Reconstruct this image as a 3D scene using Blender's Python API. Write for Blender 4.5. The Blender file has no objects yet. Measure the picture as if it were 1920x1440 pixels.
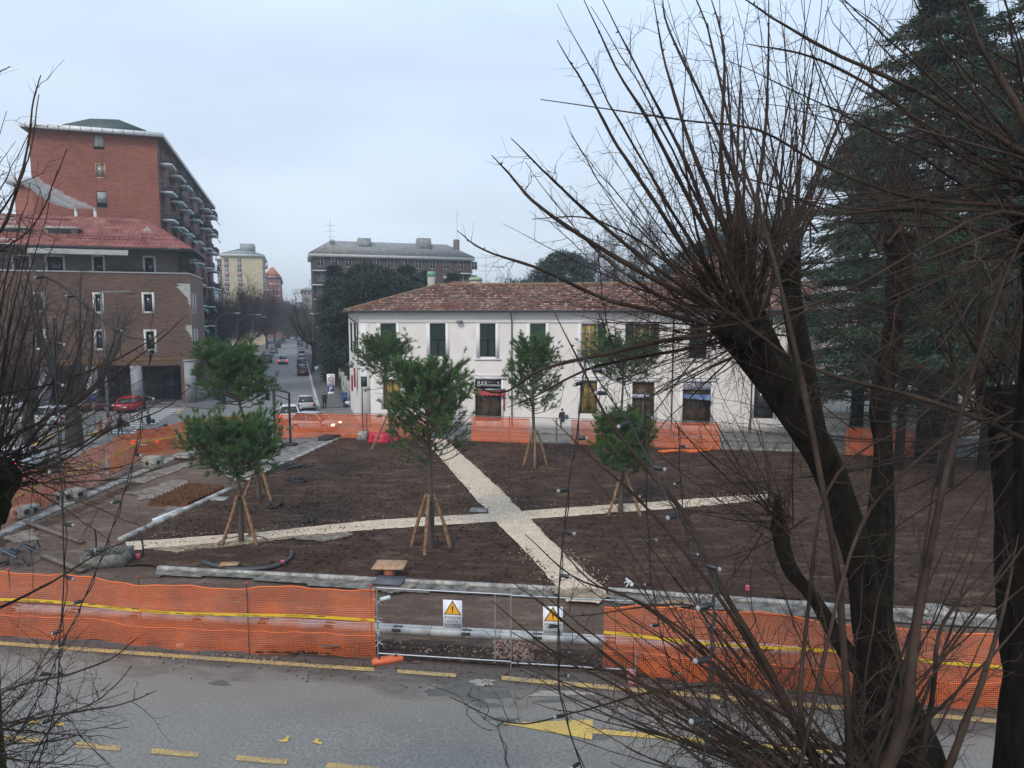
import bpy, math, random
import numpy as np
from mathutils import Vector, Matrix
random.seed(7)
RNG = np.random.default_rng(11)
S = bpy.context.scene
COL = S.collection
rad = math.radians

# ---------------------------------------------------------------- camera
CAMH = 9.3
FPX = 1260.0            # focal length in pixels of a 1920 wide picture
TH = math.atan(125.0 / FPX)
cam_d = bpy.data.cameras.new('camera'); cam = bpy.data.objects.new('camera', cam_d); COL.objects.link(cam)
cam_d.sensor_width = 36.0; cam_d.lens = FPX / 1920 * 36
cam_d.clip_start = 0.05; cam_d.clip_end = 4000
cam.location = (0, 0, CAMH); cam.rotation_euler = (math.pi / 2 - TH, 0, 0)
S.camera = cam

# ---------------------------------------------------------------- sky, sun, exposure
SUN_EL, SUN_AZ = 42.0, 205.0          # azimuth clockwise from +Y (behind the camera, left)
w = bpy.data.worlds.new('World'); S.world = w; w.use_nodes = True
nt = w.node_tree; nt.nodes.clear()
def N(t, kind, **kw):
    n = t.nodes.new(kind)
    for k, v in kw.items(): setattr(n, k, v)
    return n
out = N(nt, 'ShaderNodeOutputWorld'); bg = N(nt, 'ShaderNodeBackground')
sky = N(nt, 'ShaderNodeTexSky', sky_type='NISHITA', sun_disc=False)
sky.sun_elevation = rad(SUN_EL); sky.sun_rotation = rad(SUN_AZ); sky.air_density = 1.0; sky.dust_density = 4.0
sc_ = N(nt, 'ShaderNodeVectorMath', operation='SCALE'); sc_.inputs['Scale'].default_value = 0.09
nt.links.new(sky.outputs[0], sc_.inputs[0])
tc = N(nt, 'ShaderNodeTexCoord'); sp = N(nt, 'ShaderNodeSeparateXYZ'); nt.links.new(tc.outputs['Generated'], sp.inputs[0])
ramp = N(nt, 'ShaderNodeValToRGB'); nt.links.new(sp.outputs['Z'], ramp.inputs[0])
ramp.color_ramp.elements[0].position = 0.0; ramp.color_ramp.elements[0].color = (0.62, 0.69, 0.77, 1)
ramp.color_ramp.elements[1].position = 0.5; ramp.color_ramp.elements[1].color = (0.62, 0.79, 1.02, 1)
e_ = ramp.color_ramp.elements.new(0.12); e_.color = (0.615, 0.71, 0.83, 1)
mp = N(nt, 'ShaderNodeMapping'); mp.inputs['Scale'].default_value = (1.2, 1.2, 4.0); nt.links.new(tc.outputs['Generated'], mp.inputs[0])
cn = N(nt, 'ShaderNodeTexNoise'); cn.inputs['Scale'].default_value = 1.6; cn.inputs['Detail'].default_value = 3; nt.links.new(mp.outputs[0], cn.inputs['Vector'])
mr = N(nt, 'ShaderNodeMapRange'); mr.inputs[1].default_value = 0.3; mr.inputs[2].default_value = 0.7; mr.inputs[3].default_value = 0.82; mr.inputs[4].default_value = 1.02
nt.links.new(cn.outputs[0], mr.inputs[0])
cl = N(nt, 'ShaderNodeVectorMath', operation='SCALE'); nt.links.new(ramp.outputs[0], cl.inputs[0]); nt.links.new(mr.outputs[0], cl.inputs['Scale'])
mx = N(nt, 'ShaderNodeMix', data_type='RGBA'); mx.inputs['Factor'].default_value = 0.93
nt.links.new(sc_.outputs[0], mx.inputs['A']); nt.links.new(cl.outputs[0], mx.inputs['B'])
nt.links.new(mx.outputs['Result'], bg.inputs[0]); bg.inputs[1].default_value = 1.0
nt.links.new(bg.outputs[0], out.inputs[0])
sun_d = bpy.data.lights.new('sun', 'SUN'); sun = bpy.data.objects.new('sun', sun_d); COL.objects.link(sun)
sun_d.energy = 1.5; sun_d.angle = rad(16); sun_d.color = (1.0, 0.90, 0.78)
az = rad(SUN_AZ); el = rad(SUN_EL)
sd = Vector((math.sin(az) * math.cos(el), math.cos(az) * math.cos(el), math.sin(el)))
sun.rotation_euler = sd.to_track_quat('Z', 'Y').to_euler()
vs = S.view_settings; vs.view_transform = 'Standard'; vs.look = 'None'; vs.exposure = 0.38; vs.gamma = 1; vs.use_curve_mapping = False
S.cycles.use_denoising = True; S.cycles.denoiser = 'OPENIMAGEDENOISE'; S.cycles.denoising_prefilter = 'ACCURATE'
S.cycles.max_bounces = 5; S.cycles.diffuse_bounces = 2; S.cycles.glossy_bounces = 2; S.cycles.transparent_max_bounces = 24
S.cycles.volume_bounces = 0; S.cycles.transmission_bounces = 2

# ---------------------------------------------------------------- picture -> world
cT, sT = math.cos(TH), math.sin(TH)
def ray(px, py):
    u = (px - 960) / FPX; v = (720 - py) / FPX
    return np.array([u, cT + v * sT, -sT + v * cT])
def G(px, py, z=0.0):
    r = ray(px, py); t = (z - CAMH) / r[2]; return np.array([r[0] * t, r[1] * t, z])
def P(px, py, Y):
    r = ray(px, py); t = Y / r[1]; return np.array([r[0] * t, Y, CAMH + r[2] * t])
def proj(p):
    x, y, z = p[0], p[1], p[2] - CAMH
    f = y * cT - z * sT; v = y * sT + z * cT
    return 960 + FPX * x / f, 720 - FPX * v / f
def nrm(v): v = np.asarray(v, float); return v / np.linalg.norm(v)
def d2(v): return nrm([v[0], v[1], 0])

# ---------------------------------------------------------------- mesh builder
class Fr:
    """a local frame: s along u, d along n, z up"""
    def __init__(s, o, u, n=None):
        s.o = np.array(o, float); s.u = d2(u)
        s.n = np.array([-s.u[1], s.u[0], 0]) if n is None else d2(n)
    def pt(s, a, d, z): return s.o + s.u * a + s.n * d + np.array([0, 0, z])
    def hit(s, px, py, d=0.0):
        r = ray(px, py); c = np.array([0, 0, CAMH]); o = s.o + s.n * d
        t = np.dot(o - c, s.n) / np.dot(r, s.n); p = c + r * t
        return np.dot(p - s.o, s.u), p[2] - s.o[2]
W0 = Fr((0, 0, 0), (1, 0))
ORG = {}
class MB:
    def __init__(s): s.V = []; s.F = []; s.n = 0; s.UV = []; s.hasuv = False; s.mi = []
    def add(s, V, F, uv=None, m=0):
        V = np.asarray(V, float).reshape(-1, 3); k = s.n; s.V.append(V); s.n += len(V)
        if isinstance(F, np.ndarray): s.F.append(F + k); cnt = len(F); sz = F.shape[1] * cnt
        else:
            by = {}
            for f in F: by.setdefault(len(f), []).append(f)
            cnt = 0; sz = 0
            for q, L in by.items(): s.F.append(np.array(L) + k); cnt += len(L); sz += q * len(L); s.mi.append(np.full(len(L), m)); 
        if isinstance(F, np.ndarray): s.mi.append(np.full(cnt, m))
        if uv is not None: s.hasuv = True; s.UV.append(np.asarray(uv, float).reshape(-1, 2))
        else: s.UV.append(np.zeros((len(V), 2)))
        return s
    def box(s, fr, a0, a1, d0, d1, z0, z1, m=0, top=None):
        ta, td = (0, 0) if top is None else top
        P_ = [fr.pt(a0, d0, z0), fr.pt(a1, d0, z0), fr.pt(a1, d1, z0), fr.pt(a0, d1, z0),
              fr.pt(a0 + ta, d0 + td, z1), fr.pt(a1 - ta, d0 + td, z1), fr.pt(a1 - ta, d1 - td, z1), fr.pt(a0 + ta, d1 - td, z1)]
        return s.add(P_, np.array([[0, 3, 2, 1], [4, 5, 6, 7], [0, 1, 5, 4], [1, 2, 6, 5], [2, 3, 7, 6], [3, 0, 4, 7]]), m=m)
    def bar(s, p, q, r, r2=None, n=6, caps=True, m=0):
        return s.tube([p, q], [r, r if r2 is None else r2], n, caps, m)
    def tube(s, pts, R, n=6, caps=True, m=0):
        pts = np.asarray(pts, float); R = np.broadcast_to(np.asarray(R, float), (len(pts),))
        V, F = tubes(pts[None], R[None], n)
        s.add(V, F, m=m)
        if caps:
            k = len(pts); s.add(V[:n], [tuple(range(n))[::-1]], m=m); s.add(V[(k - 1) * n:], [tuple(range(n))], m=m)
        return s
    def quad(s, a, b, c, d, uv=None, m=0): return s.add([a, b, c, d], np.array([[0, 1, 2, 3]]), uv, m)
    def poly(s, pts, z=None, m=0):
        pts = [np.array([p[0], p[1], p[2] if z is None else z]) for p in pts]
        return s.add(pts, [tuple(range(len(pts)))], m=m)
    def prism(s, pts, z0, z1, m=0):
        n = len(pts); V = [[p[0], p[1], z0] for p in pts] + [[p[0], p[1], z1] for p in pts]
        a = sum(pts[i][0] * pts[(i + 1) % n][1] - pts[(i + 1) % n][0] * pts[i][1] for i in range(n))
        F = [tuple(range(n))[::-1], tuple(range(n, 2 * n))] + [(i, (i + 1) % n, n + (i + 1) % n, n + i) for i in range(n)]
        if a < 0: F = [f[::-1] for f in F]
        return s.add(V, F, m=m)
    def sph(s, c, r, n=10, k=6, m=0):
        rr = np.broadcast_to(np.asarray(r, float), (3,)); V = []
        for i in range(k + 1):
            t = math.pi * i / k
            for j in range(n):
                a = 2 * math.pi * j / n; V.append([c[0] + rr[0] * math.sin(t) * math.cos(a), c[1] + rr[1] * math.sin(t) * math.sin(a), c[2] - rr[2] * math.cos(t)])
        F = [[i * n + j, i * n + (j + 1) % n, (i + 1) * n + (j + 1) % n, (i + 1) * n + j] for i in range(k) for j in range(n)]
        return s.add(V, np.array(F), m=m)
    def loft(s, rings, caps=True, m=0):
        k = len(rings); n = len(rings[0]); V = [p for r in rings for p in r]
        F = [(i * n + j, i * n + (j + 1) % n, (i + 1) * n + (j + 1) % n, (i + 1) * n + j) for i in range(k - 1) for j in range(n)]
        if caps: F += [tuple(range(n))[::-1], tuple(range((k - 1) * n, k * n))]
        return s.add(V, F, m=m)
    def grid(s, f, nu, nv, uvf=None, m=0):
        u = np.linspace(0, 1, nu + 1); v = np.linspace(0, 1, nv + 1); V = []; U = []
        for j in v:
            for i in u:
                V.append(f(i, j))
                if uvf: U.append(uvf(i, j))
        a = np.arange(nu)[None, :] + np.arange(nv)[:, None] * (nu + 1); a = a.ravel()
        F = np.stack([a, a + 1, a + nu + 2, a + nu + 1], 1)
        return s.add(V, F, U if uvf else None, m)
    def build(s, name, mat, parent=None, smooth=False, base=None):
        V = np.concatenate(s.V)
        if parent is not None: o = ORG.get(parent.name, np.zeros(3))
        elif base is not None: o = np.array(base, float)
        else:
            lo, hi = V.min(0), V.max(0); o = np.array([(lo[0] + hi[0]) / 2, (lo[1] + hi[1]) / 2, lo[2]])
        V = V - o
        me = bpy.data.meshes.new(name); me.vertices.add(len(V)); me.vertices.foreach_set('co', V.astype(np.float32).ravel())
        loops = np.concatenate([f.ravel() for f in s.F]).astype(np.int32)
        tot = np.concatenate([np.full(len(f), f.shape[1]) for f in s.F]).astype(np.int32)
        me.loops.add(len(loops)); me.loops.foreach_set('vertex_index', loops)
        me.polygons.add(len(tot)); st = np.concatenate([[0], np.cumsum(tot)[:-1]]).astype(np.int32)
        me.polygons.foreach_set('loop_start', st); me.polygons.foreach_set('loop_total', tot)
        if s.hasuv:
            uv = np.concatenate(s.UV)[loops].astype(np.float32); l = me.uv_layers.new(name='UVMap'); l.data.foreach_set('uv', uv.ravel())
        mats = mat if isinstance(mat, (list, tuple)) else [mat]
        for m_ in mats: me.materials.append(m_)
        if len(mats) > 1: me.polygons.foreach_set('material_index', np.concatenate(s.mi).astype(np.int32))
        if smooth: me.polygons.foreach_set('use_smooth', np.ones(len(tot), bool))
        me.update(calc_edges=True); me.validate()
        ob = bpy.data.objects.new(name, me); COL.objects.link(ob)
        if parent is not None: ob.parent = parent; ORG[ob.name] = o
        else: ob.location = o; ORG[ob.name] = o
        return ob

def tubes(Pts, R, n):
    """many tubes at once: Pts (N,K,3), R (N,K)"""
    T = np.empty_like(Pts); T[:, 1:-1] = Pts[:, 2:] - Pts[:, :-2]; T[:, 0] = Pts[:, 1] - Pts[:, 0]; T[:, -1] = Pts[:, -1] - Pts[:, -2]
    T /= np.linalg.norm(T, axis=2, keepdims=True) + 1e-12
    ref = np.zeros_like(T); m0 = np.abs(T[:, :1, 2:3]).mean(axis=1, keepdims=True) > 0.8
    ref[..., 2] = 1.0; ref = np.where(m0, np.array([1.0, 0, 0]), ref)
    A = np.cross(T, ref); A /= np.linalg.norm(A, axis=2, keepdims=True) + 1e-12; B = np.cross(T, A)
    ang = np.arange(n) * 2 * math.pi / n
    V = Pts[:, :, None, :] + R[:, :, None, None] * (A[:, :, None, :] * np.cos(ang)[None, None, :, None] - B[:, :, None, :] * np.sin(ang)[None, None, :, None])
    Nn, K = R.shape; V = V.reshape(-1, 3)
    i = np.arange(Nn)[:, None, None] * K * n + np.arange(K - 1)[None, :, None] * n; j = np.arange(n)[None, None, :]; j2 = (j + 1) % n
    F = np.stack([i + j, i + j2, i + n + j2, i + n + j], -1).reshape(-1, 4)
    return V, F
def crom(pts, K):
    """smooth curve through points, K samples"""
    p = np.asarray(pts, float); n = len(p)
    if n == 2: return p[0] + (p[1] - p[0]) * np.linspace(0, 1, K)[:, None]
    q = np.vstack([2 * p[0] - p[1], p, 2 * p[-1] - p[-2]]); out_ = []
    for t in np.linspace(0, n - 1 - 1e-9, K):
        i = int(t); f = t - i; a, b, c, d = q[i], q[i + 1], q[i + 2], q[i + 3]
        out_.append(0.5 * ((2 * b) + (-a + c) * f + (2 * a - 5 * b + 4 * c - d) * f * f + (-a + 3 * b - 3 * c + d) * f ** 3))
    return np.array(out_)

def tag(o, label=None, cat=None, group=None, kind=None):
    if label: o['label'] = label
    if cat: o['category'] = cat
    if group: o['group'] = group
    if kind: o['kind'] = kind
    return o
def thing(name, label, cat, loc=(0, 0, 0), rz=0.0, group=None):
    o = bpy.data.objects.new(name, None); COL.objects.link(o); o.location = loc; o.rotation_euler = (0, 0, rz); o.empty_display_size = 0.2
    ORG[o.name] = np.array(loc, float) if rz == 0 else np.zeros(3)
    return tag(o, label, cat, group)
def local(name, label, cat, group=None):
    o = thing(name, label, cat, (0, 0, 0), 0, group); return o
def copy_tree(o, parent=None):
    c = o.copy(); COL.objects.link(c)
    if parent is not None: c.parent = parent
    for ch in list(o.children): copy_tree(ch, c)
    return c
def place(o, loc, rz=0.0): o.location = loc; o.rotation_euler = (0, 0, rz); return o
def structure(mb, name, mat, **k): return tag(mb.build(name, mat, **k), kind='structure')

# ---------------------------------------------------------------- materials
def col(*c): return (c[0], c[1], c[2], 1.0)
MATS = {}
def newmat(name):
    m = bpy.data.materials.new(name); m.use_nodes = True; t = m.node_tree
    return m, t, t.nodes['Principled BSDF'], t.nodes['Material Output']
def mixc(t, fac, a, b, blend='MIX'):
    n = N(t, 'ShaderNodeMix', data_type='RGBA', blend_type=blend)
    for s_, v in (('Factor', fac), ('A', a), ('B', b)):
        if isinstance(v, (tuple, float, int)): n.inputs[s_].default_value = v
        else: t.links.new(v, n.inputs[s_])
    return n.outputs['Result']
def noise(t, vec, scale, detail=4, rough=0.6):
    n = N(t, 'ShaderNodeTexNoise'); n.inputs['Scale'].default_value = scale; n.inputs['Detail'].default_value = detail; n.inputs['Roughness'].default_value = rough
    if vec is not None: t.links.new(vec, n.inputs['Vector'])
    return n.outputs[0]
def mrange(t, v, a, b, c=0.0, d=1.0):
    n = N(t, 'ShaderNodeMapRange'); t.links.new(v, n.inputs[0])
    for i, x in enumerate((a, b, c, d)): n.inputs[i + 1].default_value = x
    return n.outputs[0]
def mth(t, op, a, b=None):
    n = N(t, 'ShaderNodeMath', operation=op)
    for i, v in enumerate((a, b)):
        if v is None: continue
        if isinstance(v, (int, float)): n.inputs[i].default_value = v
        else: t.links.new(v, n.inputs[i])
    return n.outputs[0]
def bump(t, bs, h, strength=0.3, dist=0.02):
    n = N(t, 'ShaderNodeBump'); n.inputs['Strength'].default_value = strength; n.inputs['Distance'].default_value = dist
    t.links.new(h, n.inputs['Height']); t.links.new(n.outputs[0], bs.inputs['Normal'])
def ocoord(t): return N(t, 'ShaderNodeTexCoord').outputs['Object']
def M(name, c, rough=0.7, var=0.18, scale=3.0, metal=0.0, c2=None, bmp=0.0, bscale=30.0, bdist=0.01, spec=None):
    if name in MATS: return MATS[name]
    m, t, b, o = newmat(name); b.inputs['Roughness'].default_value = rough; b.inputs['Metallic'].default_value = metal
    if spec is not None: b.inputs['Specular IOR Level'].default_value = spec
    v = ocoord(t); n1 = noise(t, v, scale, 5)
    a = tuple(x * (1 - var) for x in c) + (1.0,); bb = tuple(min(1, x * (1 + var)) for x in (c2 or c)) + (1.0,)
    t.links.new(mixc(t, mrange(t, n1, 0.3, 0.7), a, bb), b.inputs['Base Color'])
    if bmp: bump(t, b, noise(t, v, bscale, 4), bmp, bdist)
    MATS[name] = m; return m
def Mglass(name, c=(0.03, 0.04, 0.045), rough=0.08):
    return M(name, c, rough, 0.3, 0.7, spec=0.6)
def Memit(name, c, e):
    if name in MATS: return MATS[name]
    m, t, b, o = newmat(name); b.inputs['Base Color'].default_value = col(*c); b.inputs['Emission Color'].default_value = col(*c); b.inputs['Emission Strength'].default_value = e
    MATS[name] = m; return m
def swz(t, angle):
    """object coordinates -> (along wall, height) for a wall turned by angle"""
    mp_ = N(t, 'ShaderNodeMapping'); mp_.inputs['Rotation'].default_value = (0, 0, -angle); t.links.new(ocoord(t), mp_.inputs[0])
    s_ = N(t, 'ShaderNodeSeparateXYZ'); t.links.new(mp_.outputs[0], s_.inputs[0])
    c_ = N(t, 'ShaderNodeCombineXYZ'); t.links.new(mth(t, 'ADD', s_.outputs[0], s_.outputs[1]), c_.inputs[0]); t.links.new(s_.outputs[2], c_.inputs[1])
    return c_.outputs[0]
def Mbrick(name, c1, c2, mortar, angle, w=0.5, h=0.14, stain=0.35, scale=1.0):
    m, t, b, o = newmat(name); v = swz(t, angle)
    br = N(t, 'ShaderNodeTexBrick'); t.links.new(v, br.inputs['Vector']); br.inputs['Scale'].default_value = scale
    br.inputs['Brick Width'].default_value = w; br.inputs['Row Height'].default_value = h; br.inputs['Mortar Size'].default_value = 0.012; br.inputs['Bias'].default_value = 0.0
    br.inputs['Color1'].default_value = col(*c1); br.inputs['Color2'].default_value = col(*c2); br.inputs['Mortar'].default_value = col(*mortar)
    mp2 = N(t, 'ShaderNodeMapping'); mp2.inputs['Scale'].default_value = (0.6, 4.0, 1); t.links.new(v, mp2.inputs[0])
    n1 = noise(t, mp2.outputs[0], 1.2, 6, 0.7); n2 = noise(t, v, 0.16, 4)
    c_ = mixc(t, mrange(t, n1, 0.3, 0.75, 0, stain), br.outputs[0], col(*(x * 0.45 for x in c1)))
    c_ = mixc(t, mrange(t, n2, 0.35, 0.7, 0, 0.35), c_, col(*(min(1, x * 1.35) for x in c2)))
    t.links.new(c_, b.inputs['Base Color']); b.inputs['Roughness'].default_value = 0.85
    bump(t, b, br.outputs['Fac'], 0.3, 0.01); return m
# ================================================================ frames of the place
VP1 = (552, 595)
E = d2(ray(*VP1)); Fv = np.array([E[1], -E[0], 0])            # along the far street / across it to the right
R0 = G(0, 1209); Rr = d2(G(1895, 1358) - R0); Rn = np.array([-Rr[1], Rr[0], 0])   # near road: along, away
ROADANG = math.atan2(Rr[1], Rr[0])
near = Fr(R0, Rr, Rn)
def sd_px(px, py): p = G(px, py) - R0; return np.dot(p, Rr), np.dot(p, Rn)

# ---- ground materials
def Masphalt():
    m, t, b, o = newmat('asphalt'); v = ocoord(t)
    fine = noise(t, v, 13, 5, 0.85); mid = noise(t, v, 1.3, 5, 0.65); big = noise(t, v, 0.16, 4)
    c_ = mixc(t, mrange(t, fine, 0.38, 0.62), col(0.098, 0.094, 0.085), col(0.285, 0.275, 0.250))
    c_ = mixc(t, mrange(t, mid, 0.35, 0.72, 0, 0.45), c_, col(0.10, 0.097, 0.09))
    c_ = mixc(t, mrange(t, big, 0.4, 0.62, 0, 0.45), c_, col(0.19, 0.182, 0.165))
    # soil carried onto the road in a band beside the fence
    mp_ = N(t, 'ShaderNodeMapping'); mp_.inputs['Location'].default_value = (0, 0, 0)
    mp_.inputs['Rotation'].default_value = (0, 0, -ROADANG); t.links.new(v, mp_.inputs[0])
    s_ = N(t, 'ShaderNodeSeparateXYZ'); t.links.new(mp_.outputs[0], s_.inputs[0])
    off = R0[0] * (-math.sin(ROADANG)) + R0[1] * math.cos(ROADANG)
    dist = mth(t, 'SUBTRACT', s_.outputs[1], off)
    mp2 = N(t, 'ShaderNodeMapping'); mp2.inputs['Scale'].default_value = (0.35, 1, 1); t.links.new(mp_.outputs[0], mp2.inputs[0])
    wob = mth(t, 'MULTIPLY', mth(t, 'SUBTRACT', noise(t, mp2.outputs[0], 0.9, 5, 0.7), 0.5), 3.2)
    dd = mth(t, 'ADD', dist, wob)
    dirt = mrange(t, dd, -0.75, -0.1, 0, 0.9)
    dirt2 = mrange(t, dd, -3.2, -0.6, 0, 0.4)
    far_ = mrange(t, dist, 14, 18, 1, 0)
    c_ = mixc(t, mth(t, 'MULTIPLY', dirt2, far_), c_, col(0.23, 0.19, 0.145))
    c_ = mixc(t, mth(t, 'MULTIPLY', dirt, far_), c_, col(0.075, 0.056, 0.046))
    # worn dark tyre paths
    n3 = noise(t, mp2.outputs[0], 0.35, 3)
    c_ = mixc(t, mrange(t, n3, 0.5, 0.7, 0, 0.4), c_, col(0.088, 0.086, 0.08))
    t.links.new(c_, b.inputs['Base Color']); t.links.new(mrange(t, mid, 0.35, 0.7, 0.72, 0.5), b.inputs['Roughness'])
    bump(t, b, fine, 0.35, 0.01); return m
def Msoil(name, a, c, d, light, bstr=1.0, streak=True):
    m, t, b, o = newmat(name); v = ocoord(t)
    f = noise(t, v, 6.5, 8, 0.82); g = noise(t, v, 1.7, 8, 0.78); h = noise(t, v, 0.35, 4)
    c_ = mixc(t, mrange(t, f, 0.33, 0.66), col(*a), col(*c)); c_ = mixc(t, mrange(t, g, 0.4, 0.7, 0, 0.75), c_, col(*d))  # dark crevice tone paints relief shade into the colour, besides moist and dry variation
    mp_ = N(t, 'ShaderNodeMapping'); mp_.inputs['Scale'].default_value = (0.5, 1.6, 1); mp_.inputs['Rotation'].default_value = (0, 0, 0.25); t.links.new(v, mp_.inputs[0])
    k = noise(t, mp_.outputs[0], 1.1, 7, 0.78)
    c_ = mixc(t, mrange(t, k, 0.50, 0.66, 0, 0.75), c_, col(*light))
    c_ = mixc(t, mrange(t, h, 0.45, 0.68, 0, 0.4), c_, col(*(x * 0.55 for x in a)))
    t.links.new(c_, b.inputs['Base Color']); b.inputs['Roughness'].default_value = 0.92; b.inputs['Specular IOR Level'].default_value = 0.25
    hh = mth(t, 'ADD', mth(t, 'MULTIPLY', f, 0.5), g); bump(t, b, hh, bstr, 0.14); return m
ASPH = Masphalt()
SOIL = Msoil('dark_soil', (0.013, 0.007, 0.004), (0.120, 0.066, 0.042), (0.046, 0.025, 0.016), (0.20, 0.128, 0.086), 1.0)
MUD = Msoil('trodden_mud', (0.065, 0.042, 0.031), (0.20, 0.135, 0.10), (0.11, 0.073, 0.053), (0.31, 0.225, 0.17), 0.8)
RUBBLE = Msoil('rubble_soil', (0.028, 0.018, 0.014), (0.095, 0.060, 0.046), (0.055, 0.038, 0.030), (0.17, 0.12, 0.095), 1.0)
CONC = M('raw_concrete', (0.17, 0.155, 0.135), 0.85, 0.4, 3.2, c2=(0.32, 0.305, 0.28), bmp=0.4)
KERB = M('kerb_stone', (0.22, 0.21, 0.19), 0.8, 0.35, 4.0, c2=(.40, .385, .35), bmp=0.3)
DARKCONC = M('stained_concrete', (0.05, 0.043, 0.036), 0.9, 0.5, 2.6, c2=(0.17, 0.155, 0.135), bmp=0.6)
def Mgravel():
    m, t, b, o = newmat('pale_gravel'); v = ocoord(t)
    vo = N(t, 'ShaderNodeTexVoronoi'); vo.inputs['Scale'].default_value = 22; t.links.new(v, vo.inputs['Vector'])
    s_ = N(t, 'ShaderNodeSeparateColor'); t.links.new(vo.outputs['Color'], s_.inputs[0])
    c_ = mixc(t, s_.outputs[0], col(0.40, 0.30, 0.21), col(0.76, 0.63, 0.48)); k = noise(t, v, 1.4, 5, 0.7)
    c_ = mixc(t, mrange(t, k, 0.45, 0.75, 0, 0.55), c_, col(0.34, 0.27, 0.19)); t.links.new(c_, b.inputs['Base Color'])
    b.inputs['Roughness'].default_value = 0.9; bump(t, b, vo.outputs['Distance'], 0.8, 0.02); return m
GRAVEL = Mgravel()
def Mpaving():
    m, t, b, o = newmat('grey_setts'); v = swz(t, 0)
    mp_ = N(t, 'ShaderNodeMapping'); mp_.inputs['Rotation'].default_value = (0, 0, -ROADANG); t.links.new(ocoord(t), mp_.inputs[0])
    br = N(t, 'ShaderNodeTexBrick'); t.links.new(mp_.outputs[0], br.inputs['Vector']); br.inputs['Scale'].default_value = 1
    br.inputs['Brick Width'].default_value = 0.5; br.inputs['Row Height'].default_value = 0.5; br.inputs['Mortar Size'].default_value = 0.03
    br.inputs['Color1'].default_value = col(0.20, 0.20, 0.20); br.inputs['Color2'].default_value = col(0.27, 0.27, 0.265); br.inputs['Mortar'].default_value = col(0.08, 0.08, 0.08)
    k = noise(t, ocoord(t), 0.8, 5); t.links.new(mixc(t, mrange(t, k, 0.4, 0.7, 0, 0.4), br.outputs[0], col(0.12, 0.12, 0.12)), b.inputs['Base Color'])
    b.inputs['Roughness'].default_value = 0.6; return m
PAV = Mpaving()
def Mpaint(name, c, wear=0.5):
    m, t, b, o = newmat(name); v = ocoord(t); n1 = noise(t, v, 16, 5, 0.8); n2 = noise(t, v, 1.2, 4)
    f = mth(t, 'ADD', mrange(t, n1, 0.42, 0.60), mrange(t, n2, 0.35, 0.7, -0.35, 0.35)); f2 = mrange(t, f, 0.25, 0.75, 1 - wear, 1)
    t.links.new(mixc(t, f2, col(0.15, 0.145, 0.13), col(*c)), b.inputs['Base Color']); b.inputs['Roughness'].default_value = 0.65; return m
YEL = Mpaint('worn_yellow_paint', (0.56, 0.36, 0.09), 0.8); YEL2 = Mpaint('yellow_paint', (0.66, 0.44, 0.08), 0.45); WHP = Mpaint('white_paint', (0.72, 0.72, 0.70), 0.45)

# ---- ground sheets
mb = MB(); mb.quad([-455, -10, 0], [455, -10, 0], [455, 895, 0], [-455, 895, 0]); structure(mb, 'ground', ASPH, base=(0, 0, 0))

def inpoly(x, y, poly):
    c = np.zeros(x.shape, bool); n = len(poly)
    for i in range(n):
        x1, y1 = poly[i][:2]; x2, y2 = poly[(i + 1) % n][:2]
        k = ((y1 > y) != (y2 > y)) & (x < (x2 - x1) * (y - y1) / (y2 - y1 + 1e-12) + x1); c ^= k
    return c
def fbm(x, y, sc, seed, oct_=4):
    r = np.random.default_rng(seed); z = np.zeros_like(x); a = 1.0
    for o in range(oct_):
        for _ in range(5):
            th = r.uniform(0, 6.28); k = sc * r.uniform(0.7, 1.4); z += a * np.sin(k * (x * math.cos(th) + y * math.sin(th)) + r.uniform(0, 6.28)) / 5
        sc *= 2.1; a *= 0.55
    return z
def sheet(poly, z, step, amp, seed, edge=0.0):
    """uneven ground inside a polygon, in road aligned cells"""
    q = np.array([[np.dot(p - R0, Rr), np.dot(p - R0, Rn)] for p in poly]); lo = q.min(0) - 1; hi = q.max(0) + 1
    a = np.arange(lo[0], hi[0], step); b = np.arange(lo[1], hi[1], step); A, B = np.meshgrid(a, b)
    ed = fbm(A, B, 1.5, seed + 3, 3) * edge
    keep = inpoly((A + ed)[:-1, :-1] + step / 2, (B + ed)[:-1, :-1] + step / 2, q)
    X = R0[0] + A * Rr[0] + B * Rn[0]; Y = R0[1] + A * Rr[1] + B * Rn[1]
    r = np.random.default_rng(seed); Z = z + amp * (fbm(A, B, 0.7, seed, 5) * 0.8 + r.normal(0, 0.35, A.shape) * 0.6)
    V = np.stack([X.ravel(), Y.ravel(), Z.ravel()], 1); nu = A.shape[1]
    jj, ii = np.nonzero(keep); k = jj * nu + ii; F = np.stack([k, k + 1, k + nu + 1, k + nu], 1)
    used = np.unique(F); mp_ = -np.ones(len(V), int); mp_[used] = np.arange(len(used))
    mb = MB(); mb.add(V[used], mp_[F]); return mb
g = lambda *pts: [G(*p) for p in pts]
# whole worked area: mud and earth right up to the fences
site = g((-260, 1208), (0, 1190), (700, 1236), (1200, 1268), (1900, 1335), (2500, 1400), (2500, 880), (1950, 862), (1270, 842), (590, 822), (480, 826), (340, 850), (200, 900), (0, 995), (-260, 1090))
structure(sheet(site, 0.02, 0.22, 0.008, 5), 'muddy_ground', MUD, smooth=True)
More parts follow.
